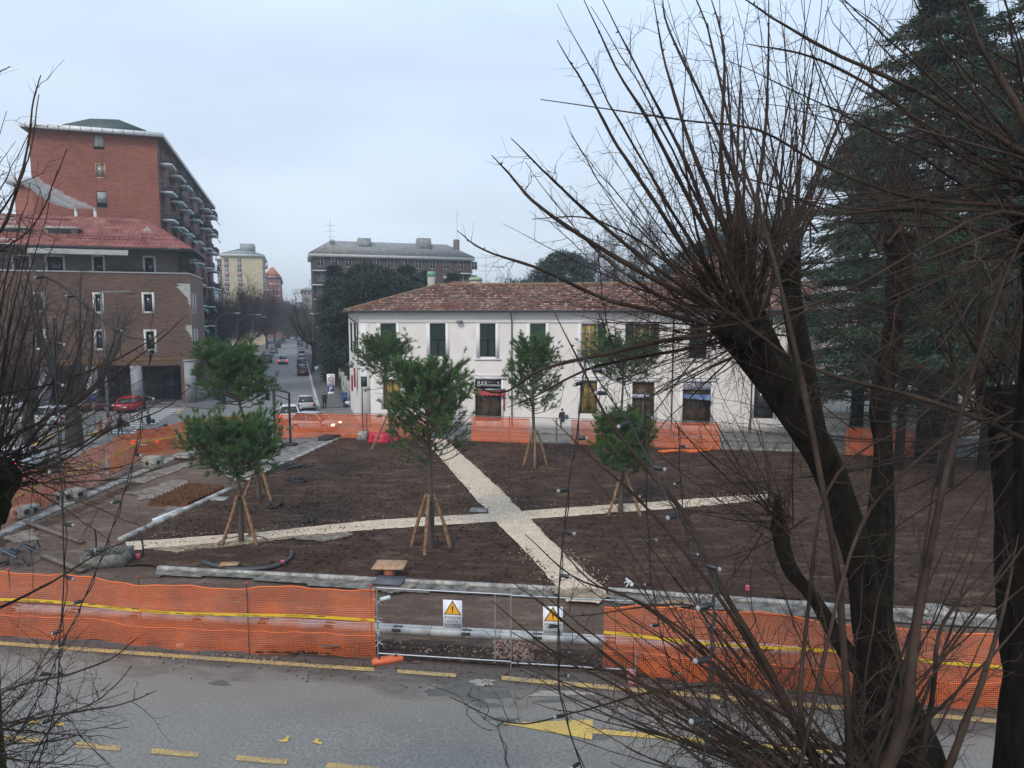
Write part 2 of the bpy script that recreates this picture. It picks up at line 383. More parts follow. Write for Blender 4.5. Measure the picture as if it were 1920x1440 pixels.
# dark planted soil
plot = g((236, 1018), (430, 924), (540, 868), (658, 818), (1270, 842), (2300, 875), (2600, 1160), (1440, 1128), (1140, 1112), (700, 1088), (430, 1078), (240, 1062))
structure(sheet(plot, 0.09, 0.12, 0.05, 9, 0.25), 'planted_soil', SOIL, smooth=False)
mb = sheet(g((500, 1216), (712, 1205), (1130, 1226), (1500, 1255), (1900, 1300), (1900, 1330), (1190, 1266), (700, 1234), (480, 1228)), 0.07, 0.12, 0.03, 19, 0.2)
structure(mb, 'rubble_strip', RUBBLE, smooth=True)
# gravel paths
def ribbon(L, R, z, seed, name, mat, K=160, nv=10, amp=.05):
    r = np.random.default_rng(seed); a = crom([G(*p, z) for p in L], K); b = crom([G(*p, z) for p in R], K); wob = lambda: np.convolve(r.normal(0, 1, K + 8), np.ones(4) / 4, 'same')[4:-4]
    u = b - a; u /= np.linalg.norm(u, axis=1, keepdims=True); a = a + u * (wob() * amp)[:, None]; b = b + u * (wob() * amp)[:, None]; V = []
    for k in range(K):
        for j in range(nv + 1): q = a[k] + (b[k] - a[k]) * j / nv; V.append(q + [0, 0, r.normal(0, .006) - (.04 if j in (0, nv) else 0)])
    i = np.arange(K - 1)[:, None] * (nv + 1) + np.arange(nv)[None, :]; i = i.ravel(); mb = MB(); mb.add(V, np.stack([i, i + nv + 1, i + nv + 2, i + 1], 1)[:, ::-1]); return structure(mb, name, mat, smooth=True)
def path(pl, z, seed, name):
    return structure(sheet(pl, z, 0.13, 0.008, seed, 0.10), name, GRAVEL, smooth=True)
ribbon([(234, 1014), (480, 996.5), (700, 974), (918, 961), (975, 956.5), (1300, 934), (1440, 925)], [(240, 1031), (480, 1011), (700, 991), (935, 976), (996, 971), (1310, 948), (1440, 934)], .15, 31, 'gravel_path', GRAVEL)
ribbon([(794, 820), (850, 885), (918, 962), (985, 1032), (1044, 1098), (1062, 1126)], [(832, 820), (905, 885), (977, 955), (1060, 1036), (1134, 1103), (1122, 1130)], .175, 37, 'gravel_path', GRAVEL)

# kerbs and strips laid flat in the earth
def strip(p, q, width, z0, z1, name, mat, away=True):
    a, b = G(*p), G(*q); u = d2(b - a); n = np.array([-u[1], u[0], 0]); L = np.linalg.norm(b - a); f = Fr(a, u, n)
    mb = MB(); k = max(1, int(L / 1.0)); r = np.random.default_rng(int(L * 100))
    for i in range(k): mb.box(f, i * L / k + 0.006, (i + 1) * L / k - 0.006, r.normal(0, 0.008), width + r.normal(0, 0.008), z0, z1 + r.normal(0, 0.004))
    return tag(mb.build(name, mat), kind='structure')
strip((232, 1016), (436, 920), 0.28, 0, 0.17, 'kerb', KERB)
strip((470, 903), (657, 815), 0.28, 0, 0.17, 'kerb', KERB)
strip((294, 1072), (702, 1094), 0.14, 0, 0.19, 'kerb', KERB)
strip((702, 1094), (1048, 1112), 0.14, 0, 0.19, 'kerb', KERB)
strip((1140, 1113), (1900, 1168), 0.14, 0, 0.17, 'kerb', KERB)
mb = sheet(g((296, 1073), (702, 1095), (1048, 1113), (1048, 1124), (900, 1118), (700, 1112), (440, 1090), (300, 1084)), 0.10, 0.15, 0.02, 71, 0.15); structure(mb, 'concrete_haunching', DARKCONC, smooth=True)
mb = sheet(g((1140, 1114), (1500, 1140), (1900, 1170), (1900, 1186), (1500, 1160), (1140, 1130)), 0.085, 0.15, 0.02, 72, 0.15); structure(mb, 'concrete_haunching', DARKCONC, smooth=True)
strip((658, 816), (790, 819), 0.35, 0, 0.13, 'kerb', KERB)
strip((836, 823), (1560, 850), 0.25, 0, 0.13, 'kerb', KERB)
strip((1560, 850), (2300, 878), 0.25, 0, 0.13, 'kerb', KERB)
# long pale channel behind the near fence
a, b = G(20, 1150), G(1500, 1232); u = d2(b - a); f = Fr(a, u); L = np.linalg.norm(b - a); mb = MB(); k = int(L / 1.02)
for i in range(k):
    mb.box(f, i * L / k + 0.01, (i + 1) * L / k - 0.01, 0, 0.06, 0.02, 0.20); mb.box(f, i * L / k + 0.01, (i + 1) * L / k - 0.01, 0.22, 0.28, 0.02, 0.20); mb.box(f, i * L / k + 0.01, (i + 1) * L / k - 0.01, 0.06, 0.22, 0.02, 0.16)
o = tag(mb.build('drain_channel', M('pale_concrete', (0.52, 0.52, 0.50), 0.8, 0.18, 4)), kind='structure')
mb = MB()
for i in range(0, k, 2): mb.box(f, i * L / k - 0.1, i * L / k + 0.16, -0.02, 0.30, 0.10, 0.185)
mb.build('joint_mortar', M('wet_mortar', (0.06, 0.06, 0.058), 0.8), o)
# left outer kerb with dark wet edge
for p, q in (((-60, 1036), (130, 950)), ((130, 950), (272, 888)), ((272, 888), (352, 852)), ((352, 852), (470, 836))):
    strip(p, q, 0.55, 0, 0.12, 'kerb', CONC)
mb = sheet(g((0, 1012), (130, 958), (272, 896), (352, 858), (420, 846), (420, 852), (352, 866), (272, 906), (130, 970), (0, 1026)), 0.035, 0.2, 0.01, 44, 0.1); structure(mb, 'wet_soil_edge', SOIL, smooth=True)
# pale sandy and cement patches in the mud
SAND = M('builders_sand', (0.13, 0.095, 0.065), 0.95, 0.3, 2.5, c2=(.30, .23, .15), bmp=0.5); CEM = M('cement_dust', (0.085, 0.06, 0.045), 0.9, 0.35, 2.8, c2=(0.22, 0.185, 0.15), bmp=0.4)
for i, (pl, mt) in enumerate((( [(232, 1022), (330, 1026), (420, 1016), (560, 1004), (600, 1008), (420, 1032), (330, 1042), (250, 1036)], SAND), ([(250, 925), (330, 900), (372, 905), (300, 935), (262, 940)], CEM),
        ([(300, 955), (352, 935), (360, 950), (305, 972)], CEM), ([(235, 905), (300, 880), (350, 868), (345, 880), (270, 908)], CEM), ([(30, 1005), (60, 993), (80, 1000), (70, 1015), (40, 1017)], CEM),
        ([(1240, 1135), (1262, 1128), (1300, 1130), (1300, 1142), (1262, 1145)], SAND), ([(560, 1013), (640, 1004), (655, 1010), (600, 1022)], CEM), ([(690, 1095), (760, 1092), (775, 1108), (740, 1120), (695, 1112)], CEM),
        ([(1030, 1112), (1130, 1112), (1150, 1128), (1110, 1138), (1040, 1130)], SAND))):
    structure(sheet(g(*pl), 0.13 if i in (0, 5, 6, 7) else 0.055 if i < 8 else 0.20, 0.1, 0.012, 80 + i, 0.3), 'dry_patch', mt, smooth=True)
# paved corner at the back left and the pavement before the white building
mb = MB(); mb.poly(g((430, 850), (480, 830), (600, 824), (652, 816), (600, 842), (545, 868), (470, 903), (440, 905), (400, 880)), 0.11); structure(mb, 'back_paving', M('dirty_slabs', (0.055, 0.050, 0.045), .9, .45, 1.8, c2=(.20, .19, .175), bmp=.5))
mb = MB(); mb.prism([p[:2] for p in g((700, 797), (1000, 806), (1560, 826), (2400, 860), (2400, 846), (1560, 812), (1000, 794), (677, 786))], 0.0, 0.12); structure(mb, 'pavement', PAV)
mb = MB(); mb.prism([p[:2] for p in (G(672, 800), G(1560, 835), G(1560, 812), G(1000, 792), G(680, 783))], 0.0, 0.125)
structure(mb, 'pavement', PAV)
# pavement on the right of the far street
a = G(601, 766); mb = MB(); fs = Fr(a, E, Fv); mb.box(fs, 0, 500, 0, 4.6, 0, 0.13); structure(mb, 'pavement', M('dark_asphalt_walk', (0.10, 0.10, 0.105), 0.8, 0.25, 0.8))
mb = MB(); mb.box(fs, -1, 500, -0.32, -0.002, 0, 0.15); structure(mb, 'kerb', M('granite_kerb', (0.42, 0.42, 0.41), 0.7, 0.15, 2))
FSO = a
# pavement left of the far street
al = G(470, 745); fl = Fr(al, E, Fv); mb = MB(); mb.box(fl, 0, 480, -5.5, 0, 0, 0.13); structure(mb, 'pavement', MATS['dark_asphalt_walk'])
# pavement round the brown building
mb = MB(); mb.prism([p[:2] for p in g((-400, 742), (268, 752), (352, 764), (395, 768), (470, 745), (430, 735), (-400, 700))], 0.0, 0.12); structure(mb, 'pavement', MATS['dark_asphalt_walk'])

# ---- road markings
def mark(pts, name='road_marking', mat=YEL, z=0.016): mb = MB(); mb.poly(g(*pts), z); return structure(mb, name, mat)
def dash(s0, s1, d, wd, mat=YEL, z=0.006):
    mb = MB(); n = max(2, int((s1 - s0) / 0.5)); f = near
    for i in range(n): mb.quad(f.pt(s0 + (s1 - s0) * i / n, d, z), f.pt(s0 + (s1 - s0) * (i + 1) / n, d, z), f.pt(s0 + (s1 - s0) * (i + 1) / n, d + wd, z), f.pt(s0 + (s1 - s0) * i / n, d + wd, z))
    return structure(mb, 'road_marking', mat)
for x0, y0, x1, y1 in ((-200, 1196, 480, 1245), (480, 1245, 702, 1260), (745, 1263, 855, 1271), (940, 1276, 1400, 1317), (1400, 1317, 2300, 1394)):
    dy = 7 if x0 < 900 else 8
    mark([(x0, y0 - dy * 0.0), (x1, y1), (x1, y1 - dy), (x0, y0 - dy)])
for c in ((3, 1384, 80), (140, 1397, 226), (282, 1409, 372), (441, 1422, 538), (610, 1436, 710)):
    x0, y0, x1 = c; sl = 0.082; mark([(x0, y0 + 5), (x1 - 2, y0 + 5 + sl * (x1 - x0)), (x1 + 2, y0 - 5 + sl * (x1 - x0)), (x0 + 4, y0 - 5)])
mark([(942, 1357), (1112, 1350), (1110, 1388)], mat=YEL2); mark([(1112, 1367), (1388, 1392), (1388, 1399), (1111, 1376)], mat=YEL2); mark([(1388, 1392), (1560, 1408), (1560, 1415), (1388, 1399)], mat=YEL2)
for pts in ([(522, 1389), (534, 1387), (537, 1381), (544, 1381), (538, 1392), (524, 1392)], [(586, 1393), (594, 1385), (599, 1386), (597, 1392), (604, 1393), (603, 1397)], [(50, 1356), (64, 1352), (76, 1349), (72, 1356), (56, 1359)], [(106, 1361), (114, 1353), (121, 1357), (120, 1361)]):
    mark(pts, mat=YEL2)
# zebra crossing on the left
for k in range(13):
    t_ = k / 12; y = 766 + 44 * t_ ** 1.25; xr = 345 - 78 * t_; xl = 268 - 62 * t_; h = 1.0 + 1.1 * t_
    mark([(xl, y), (xr, y + 0.8), (xr - 2, y + h + 0.8), (xl - 2, y + h)], mat=WHP)
mark([(330, 775), (349, 760), (351, 760), (334, 776)], mat=YEL2); mark([(150, 822), (205, 796), (208, 797), (154, 825)], mat=YEL2); mark([(-20, 880), (120, 800), (124, 801), (-10, 884)], mat=YEL2)
for k in range(5): mark([(552, 704 + k * 2.2), (580, 704 + k * 2.2), (580, 704.8 + k * 2.2), (552, 704.8 + k * 2.2)], mat=M('worn_white_paint', (0.22, 0.22, 0.22), 0.8), z=0.005) if k < 1 else None
# lane line of the far street
mb = MB(); fc = Fr(G(523, 716), E, Fv); 
for k in range(0, 60): mb.box(fc, k * 7.0, k * 7.0 + 3.0, -0.06, 0.06, 0, 0.006)
structure(mb, 'road_marking', M('faded_white_paint', (0.25, 0.25, 0.25), 0.8, 0.4, 2))
# cracks and wet stains at the gate
WET = M('wet_stain', (0.095, 0.089, 0.080), 0.5, 0.2, 2); PALE = M('dry_silt', (0.30, 0.27, 0.225), 0.9, 0.15, 3)
def blob(cx, cy, rx, ry, seed, mat, z, name):
    r = np.random.default_rng(seed); ph = r.uniform(0, 6.28, 6); pts = []
    for i in range(64):
        a = i / 64 * 2 * math.pi; q = 1 + 0.22 * math.sin(2 * a + ph[0]) + 0.16 * math.sin(3 * a + ph[1]) + 0.12 * math.sin(5 * a + ph[2]) + 0.08 * math.sin(9 * a + ph[3]) + 0.05 * math.sin(15 * a + ph[4])
        pts.append((cx + rx * q * math.cos(a), cy + ry * q * math.sin(a)))
    mb = MB(); mb.add([G(cx, cy, z)] + [G(x, y, z) for x, y in pts], [(0, 1 + (i + 1) % 64, 1 + i) for i in range(64)]); return structure(mb, name, mat)
for q in ((862, 1291, 52, 15, 1), (905, 1303, 44, 12, 2), (912, 1322, 24, 6, 3), (948, 1352, 20, 7, 4), (412, 1281, 22, 4, 5), (1060, 1313, 60, 3, 6), (1180, 1345, 34, 8, 7), (1120, 1382, 18, 6, 8)):
    blob(*q, WET if q[4] not in (7, 8) else M('oil_stain', (0.105, 0.102, 0.095), 0.6), 0.002 + 0.0009 * q[4], 'wet_patch')
blob(905, 1279, 26, 5.5, 21, PALE, 0.0105, 'dry_silt_patch'); blob(1050, 1300, 50, 6, 22, PALE, 0.0112, 'dry_silt_patch')
mb = MB(); cr = [[(800, 1283), (850, 1300), (880, 1322), (905, 1345), (930, 1362), (943, 1395), (952, 1440)], [(868, 1322), (895, 1312), (915, 1326), (908, 1350)], [(905, 1345), (950, 1352), (975, 1346)], [(880, 1322), (874, 1338), (900, 1362), (922, 1368)], [(930, 1362), (950, 1350)], [(885, 1288), (880, 1304), (900, 1312)], [(938, 1380), (950, 1400), (948, 1425), (960, 1450)]]
for c in cr:
    p = crom([G(x, y, 0.0118) for x, y in c], 26); r = RNG.normal(0, 0.018, p.shape); r[:, 2] = 0; p = p + r; wd = 0.008
    for i in range(len(p) - 1):
        u = d2(p[i + 1] - p[i]); n = np.array([-u[1], u[0], 0]) * wd; mb.quad(p[i] - n, p[i + 1] - n, p[i + 1] + n, p[i] + n)
structure(mb, 'road_crack', M('crack_dark', (0.02, 0.02, 0.02), 0.9))
# loose clods and stones on the earth
def scatter(poly, n, smin, smax, z, name, mat, seed):
    r = np.random.default_rng(seed); q = np.array([p[:2] for p in poly]); lo, hi = q.min(0), q.max(0); mb = MB(); k = 0
    X = r.uniform(lo[0], hi[0], n * 3); Y = r.uniform(lo[1], hi[1], n * 3); kk = inpoly(X, Y, q); X = X[kk][:n]; Y = Y[kk][:n]; n = len(X)
    base = np.array([[1, 0, 0], [0, 1, 0], [-1, 0, 0], [0, -1, 0], [0, 0, 0.8], [0, 0, -0.5]], float)
    s_ = r.uniform(smin, smax, n) ** 1.0; V = base[None] * s_[:, None, None] * r.uniform(0.5, 1.3, (n, 6, 3)); a = r.uniform(0, 6.28, n)
    ca, sa = np.cos(a)[:, None], np.sin(a)[:, None]; x = V[..., 0] * ca - V[..., 1] * sa; y = V[..., 0] * sa + V[..., 1] * ca
    V = np.stack([x + X[:, None], y + Y[:, None], V[..., 2] + z], -1).reshape(-1, 3)
    f = np.array([[0, 1, 4], [1, 2, 4], [2, 3, 4], [3, 0, 4], [1, 0, 5], [2, 1, 5], [3, 2, 5], [0, 3, 5]]); F = (f[None] + np.arange(n)[:, None, None] * 6).reshape(-1, 3)
    mb.add(V, F); return tag(mb.build(name, mat), kind='stuff')
scatter(plot, 16000, 0.02, 0.085, 0.10, 'soil_clods', SOIL, 3)
scatter(plot, 900, 0.01, 0.03, 0.12, 'soil_pebbles', M('pebble', (0.35, 0.32, 0.28), 0.8), 4)
scatter(site, 2500, 0.01, 0.04, 0.04, 'mud_clods', MUD, 5)
rz_ = g((500, 1216), (712, 1208), (1130, 1230), (1500, 1262), (1500, 1298), (1190, 1266), (700, 1234), (480, 1228))
scatter(rz_, 2200, 0.015, 0.06, 0.09, 'rubble_stones', RUBBLE, 6); scatter(rz_, 350, 0.02, 0.055, 0.10, 'brick_fragments', M('brick_bits', (0.20, 0.07, 0.045), 0.9, c2=(0.28, 0.20, 0.16), var=0.4, scale=9), 8)
scatter(g((925, 1205), (1000, 1215), (1000, 1248), (925, 1240)), 260, 0.02, 0.07, 0.10, 'leaf_litter', M('brick_bits', (0.3, 0.12, 0.08)), 9)
scatter(g((240, 1245), (420, 1225), (520, 1232), (520, 1240), (300, 1240)), 60, 0.01, 0.04, 0.01, 'road_grit', M('pebble', (0.35, 0.32, 0.28), 0.8), 10)

def edge_crumbs(lines, n, seed, name, mat, sd=.16, z=.17):
    r = np.random.default_rng(seed); pts = []
    for L in lines: q = crom([G(*p) for p in L], 200); k = r.integers(0, 200, n); c = q[k] + r.normal(0, sd, (n, 3)) * np.clip(r.normal(1, .7, (n, 1)), .2, 3); pts.append(c)
    C = np.concatenate(pts); n = len(C); base = np.array([[1, 0, 0], [0, 1, 0], [-1, 0, 0], [0, -1, 0], [0, 0, 0.7], [0, 0, -0.5]], float); s_ = r.uniform(.012, .042, n); V = base[None] * s_[:, None, None] * r.uniform(.5, 1.4, (n, 6, 3)) + np.stack([C[:, 0], C[:, 1], np.full(n, z)], 1)[:, None, :]
    f = np.array([[0, 1, 4], [1, 2, 4], [2, 3, 4], [3, 0, 4], [1, 0, 5], [2, 1, 5], [3, 2, 5], [0, 3, 5]]); mb = MB(); mb.add(V.reshape(-1, 3), (f[None] + np.arange(n)[:, None, None] * 6).reshape(-1, 3)); return tag(mb.build(name, mat), kind='stuff')
PE = [[(234, 1014), (480, 996.5), (700, 974), (918, 961)], [(975, 956.5), (1300, 934), (1440, 925)], [(240, 1031), (480, 1011), (700, 991), (935, 976)], [(996, 971), (1310, 948), (1440, 934)], [(794, 820), (850, 885), (918, 962)], [(985, 1032), (1044, 1098)], [(832, 820), (905, 885), (977, 955)], [(1060, 1036), (1134, 1103)]]
edge_crumbs(PE, 170, 61, 'soil_spill', SOIL); edge_crumbs(PE, 150, 62, 'gravel_spill', GRAVEL, .2, .11)
edge_crumbs([[(0, 1203), (480, 1238), (700, 1250)], [(700, 1250), (1190, 1280), (1500, 1310)]], 500, 63, 'road_crumbs', MUD, .3, .01)
ORD = ['first', 'second', 'third', 'fourth', 'fifth', 'sixth', 'seventh', 'eighth', 'ninth', 'tenth', 'eleventh', 'twelfth']
# ================================================================ buildings
ANG = math.atan2(Fv[1], Fv[0])
def wall_open(mb, fr, s0, s1, z0, z1, d, ops, depth=0.22, m=0):
    """a wall face at depth d with real openings and reveals"""
    ops = [(max(s0, a), min(s1, b), max(z0, c), min(z1, e)) for a, b, c, e in ops if b > s0 and a < s1 and e > z0 and c < z1]
    xs = sorted({s0, s1, *[o[0] for o in ops], *[o[1] for o in ops]}); zs = sorted({z0, z1, *[o[2] for o in ops], *[o[3] for o in ops]})
    for i in range(len(xs) - 1):
        for j in range(len(zs) - 1):
            cx, cz = (xs[i] + xs[i + 1]) / 2, (zs[j] + zs[j + 1]) / 2
            if any(a < cx < b and c < cz < e for a, b, c, e in ops): continue
            mb.quad(fr.pt(xs[i], d, zs[j]), fr.pt(xs[i + 1], d, zs[j]), fr.pt(xs[i + 1], d, zs[j + 1]), fr.pt(xs[i], d, zs[j + 1]), m=m)
    for a, b, c, e in ops:
        for p, q in (((a, c), (b, c)), ((b, c), (b, e)), ((b, e), (a, e)), ((a, e), (a, c))):
            mb.quad(fr.pt(p[0], d, p[1]), fr.pt(q[0], d, q[1]), fr.pt(q[0], d - depth, q[1]), fr.pt(p[0], d - depth, p[1]), m=m)
def framebox(mb, fr, a, b, c, e, t_, d0, d1, m=0):
    mb.box(fr, a, a + t_, d0, d1, c, e, m); mb.box(fr, b - t_, b, d0, d1, c, e, m); mb.box(fr, a + t_, b - t_, d0, d1, c, c + t_, m); mb.box(fr, a + t_, b - t_, d0, d1, e - t_, e, m)
def window(par, fr, a, b, c, e, d, fm, pm, t_=0.08, mull=1, cross=0, shut=0, shm=None, label=None):
    """frame (part) with its pane (sub-part), set back in the wall"""
    mb = MB(); framebox(mb, fr, a, b, c, e, t_, d, d + 0.07)
    for k in range(mull): x = a + (b - a) * (k + 1) / (mull + 1); mb.box(fr, x - t_ * .4, x + t_ * .4, d, d + 0.062, c + t_, e - t_)
    for k in range(cross): z = c + (e - c) * (k + 1) / (cross + 1); mb.box(fr, a + t_, b - t_, d, d + 0.055, z - t_ * .3, z + t_ * .3)
    w_ = mb.build('window', fm, par)
    if label: w_['label'] = label
    mb = MB(); mb.box(fr, a + .01, b - .01, d - 0.02, d + 0.01, c + .01, e - .01); mb.build('pane', pm, w_)
    if shut > 0: mb = MB(); mb.box(fr, a + t_, b - t_, d + 0.02, d + 0.05, e - (e - c) * shut, e - t_); mb.build('roller_blind', shm, w_)
    return w_
GLASS = Mglass('window_glass', (0.035, 0.042, 0.05)); GLASSB = Mglass('pale_window_glass', (0.16, 0.19, 0.21), 0.15); DARK = M('interior_dark', (0.018, 0.017, 0.017), 0.9)
CREAM = M('cream_stone', (0.62, 0.58, 0.50), 0.7, 0.1); WHITEP = M('white_painted', (0.74, 0.74, 0.72), 0.6, 0.06); METDK = M('dark_metal', (0.035, 0.037, 0.04), 0.5, 0.2); GREYM = M('grey_metal', (0.22, 0.23, 0.24), 0.45, 0.15, metal=0.6)
ZINC = M('zinc_pale', (0.50, 0.52, 0.53), 0.5, 0.12, 1.0)

# ---------------------------------------------------------------- white building with the bar
CW = G(677, 797); wb = thing('white_building', 'long two storey white building with green shutters and an old terracotta tiled roof', 'building', CW)
ws = Fr(CW, Rr, -Rn); s1w, _ = ws.hit(1532, 760); S_END = s1w; DEP = 11.5
def Mtile(name='old_roof_tiles', cols=((0.055, 0.025, 0.018), (0.17, 0.055, 0.033), (0.27, 0.11, 0.07), (0.44, 0.30, 0.21)), dirt=0.25):
    m, t, b, o = newmat(name); uv = N(t, 'ShaderNodeTexCoord').outputs['UV']
    fl = N(t, 'ShaderNodeVectorMath', operation='FLOOR'); t.links.new(uv, fl.inputs[0]); wn = N(t, 'ShaderNodeTexWhiteNoise', noise_dimensions='2D'); t.links.new(fl.outputs[0], wn.inputs['Vector'])
    r_ = N(t, 'ShaderNodeValToRGB'); cr = r_.color_ramp
    cr.elements[0].position = 0.05; cr.elements[0].color = col(*cols[0]); cr.elements[1].position = 1.0; cr.elements[1].color = col(*cols[3])
    for p, c in ((0.40, cols[1]), (0.85, cols[2])): e = cr.elements.new(p); e.color = col(*c)
    t.links.new(wn.outputs[0], r_.inputs[0]); n1 = noise(t, ocoord(t), 0.5, 5, 0.7)
    c_ = mixc(t, mrange(t, n1, 0.42, 0.68, 0, dirt), r_.outputs[0], col(0.42, 0.34, 0.25)); n2 = noise(t, ocoord(t), 0.9, 4)
    c_ = mixc(t, mrange(t, n2, 0.5, 0.72, 0, 0.6), c_, col(0.05, 0.04, 0.035)); t.links.new(c_, b.inputs['Base Color']); b.inputs['Roughness'].default_value = 0.85; return m
TILE = Mtile()
def tiled_slope(mb, e0, e1, r0, r1, tw=0.25, th=0.42, h=0.055):
    """corrugated pan-tile slope between the eave line e0-e1 and the ridge line r0-r1"""
    e0, e1, r0, r1 = map(lambda q: np.asarray(q, float), (e0, e1, r0, r1)); u = nrm(e1 - e0); L = np.linalg.norm(e1 - e0)
    a0 = np.dot(r0 - e0, u); a1 = np.dot(r1 - e0, u); up = r0 - e0 - u * a0; H = np.linalg.norm(up); up = up / H; nn = np.cross(u, up)
    if nn[2] < 0: nn = -nn
    nv = max(1, int(H / th)); per = 6; nu = int(L / tw) * per
    for j in range(nv):
        v0, v1 = j / nv, (j + 1) / nv; lo = max(0, a0 * v0); hi = L - (L - a1) * v0; lo1 = max(0, a0 * v1); hi1 = L - (L - a1) * v1
        i0 = int(math.floor(min(lo, lo1) / (tw / per))); i1 = int(math.ceil(max(hi, hi1) / (tw / per))); i = np.arange(i0, i1 + 1); x = i * tw / per
        z = np.abs(np.sin(math.pi * x / tw)) * h; xa = np.clip(x, lo, hi); xb = np.clip(x, lo1, hi1)
        A = e0 + np.outer(xa, u) + up * H * v0 + np.outer(z + 0.045, nn); B = e0 + np.outer(xb, u) + up * H * v1 + np.outer(z, nn); n = len(i); k = np.arange(n - 1)
        uv = np.concatenate([np.stack([x / tw, np.full(n, j + 0.5 + 0 * x)], 1)] * 2); mb.add(np.concatenate([A, B]), np.stack([k, k + 1, k + n + 1, k + n], 1), uv)
HG = 3.35                                      # height of the upper floor line is not shown: plain plaster
ZE = ws.hit(930, 584)[1]
shut_px = [(714, 743), (806.5, 835.5), (900, 929), (994, 1023), (1090, 1120), (1188, 1219), (1293, 1325), (1385, 1414), (1478, 1507)]
UP = [(ws.hit(a, 640)[0], ws.hit(b, 640)[0]) for a, b in shut_px]; zt = ws.hit(914, 606.5)[1]; zb = ws.hit(914, 669)[1]
low_px = [(718, 752, 712, 768), (806, 851, 711, 800), (891, 940, 711, 801), (1088, 1119, 714, 776), (1186, 1226, 716, 806), (1281, 1331, 716, 811), (1415, 1450, 722, 785)]
LO = []
for a, b, c, e in low_px: x0, z1_ = ws.hit(a, c); x1, z0_ = ws.hit(b, e); LO.append((x0, x1, max(z0_, 0.13), z1_))
PLAS = M('pinkish_white_plaster', (0.76, 0.71, 0.66), 0.9, 0.06, 0.6, c2=(0.79, 0.755, 0.715), bmp=0.1); TRIM = M('white_plaster_trim', (0.78, 0.765, 0.75), 0.85, 0.04, 0.7)
mb = MB(); wall_open(mb, ws, 0, S_END, 0, ZE, 0, [(a, b, zb, zt) for a, b in UP] + LO, 0.3)
wside = Fr(CW, E, -Fv)                         # the side wall along the far street
vis = [(3.0, 4.2), (7.2, 8.4)]; SW = [(a, b, zb, zt) for a, b in vis]
wall_open(mb, wside, 0, DEP, 0, ZE, 0, SW, 0.3)
bk = Fr(wside.pt(DEP, 0, 0), Rr, Rn); Lb = S_END + 3
mb.quad(bk.pt(0, 0, 0), bk.pt(Lb, 0, 0), bk.pt(Lb, 0, ZE), bk.pt(0, 0, ZE)); mb.quad(ws.pt(S_END, 0, 0), bk.pt(Lb, 0, 0), bk.pt(Lb, 0, ZE), ws.pt(S_END, 0, ZE))
mb.build('wall', PLAS, wb)
mb = MB()                                      # cornice, corner strips and window surrounds, a little proud of the plaster
mb.box(ws, -0.03, S_END, 0.002, 0.05, ZE - 0.95, ZE - 0.72); mb.box(ws, -0.0, S_END, 0.002, 0.14, ZE - 0.30, ZE)
mb.box(ws, 0, 0.9, 0.003, 0.03, 0.0, ZE - 0.95)
for a, b in UP: 
    mb.box(ws, a - 0.32, a - 0.005, 0.003, 0.035, zb - 0.15, ZE - 0.951); mb.box(ws, b + 0.005, b + 0.32, 0.003, 0.035, zb - 0.15, ZE - 0.951); mb.box(ws, a - 0.005, b + 0.005, 0.003, 0.035, zt, ZE - 0.951)
    mb.box(ws, a - 0.5, b + 0.5, 0.002, 0.10, zb - 0.27, zb - 0.151)
for a, b, c, e in LO:
    mb.box(ws, a - 0.2, a - 0.004, 0.003, 0.035, max(c, .13), e); mb.box(ws, b + 0.004, b + 0.2, 0.003, 0.035, max(c, .13), e); mb.box(ws, a - 0.45, b + 0.45, 0.003, 0.06, e + 0.002, e + 0.28); mb.box(ws, a - 0.6, b + 0.6, 0.002, 0.09, e + 0.282, e + 0.4)
mb.box(wside, 0.0, DEP, 0.002, 0.06, ZE - 0.3, ZE); mb.build('trim', TRIM, wb)
mb = MB(); mb.box(ws, 0.92, S_END, 0.001, 0.02, 0, 0.0 + 0.6); mb.build('plinth', M('grey_plinth', (0.5, 0.48, 0.46), 0.8), wb)
SHG = M('dark_green_shutter', (0.007, 0.024, 0.024), 0.6, 0.15, 2, spec=.25); SHG2 = M('faded_green_shutter', (0.022, 0.048, 0.036), 0.6, 0.2, 2, spec=.25)
def shutter(par, fr, a, b, c, e, d, mt):
    mb = MB(); t_ = 0.06; framebox(mb, fr, a, b, c, e, t_, d, d + 0.05); mb.box(fr, a + t_, b - t_, d, d + 0.05, (c + e) / 2 - 0.05, (c + e) / 2 + 0.05)
    z = c + t_
    while z < e - t_ - 0.03:
        mb.quad(fr.pt(a + t_, d + 0.005, z + 0.075), fr.pt(b - t_, d + 0.005, z + 0.075), fr.pt(b - t_, d + 0.04, z), fr.pt(a + t_, d + 0.04, z)); z += 0.085
    mb.box(fr, a + t_, b - t_, d - 0.004, d + 0.003, c + t_, e - t_); return mb.build('shutter', mt, par)
YINT = M('yellow_interior', (0.10, 0.06, 0.02), 0.9, 0.7, 1.8, c2=(0.30, 0.20, 0.05)); YIN2 = Mglass('amber_glass', (0.16, 0.085, 0.02), 0.2)  # mottled yellow colour of the interior seen through the window
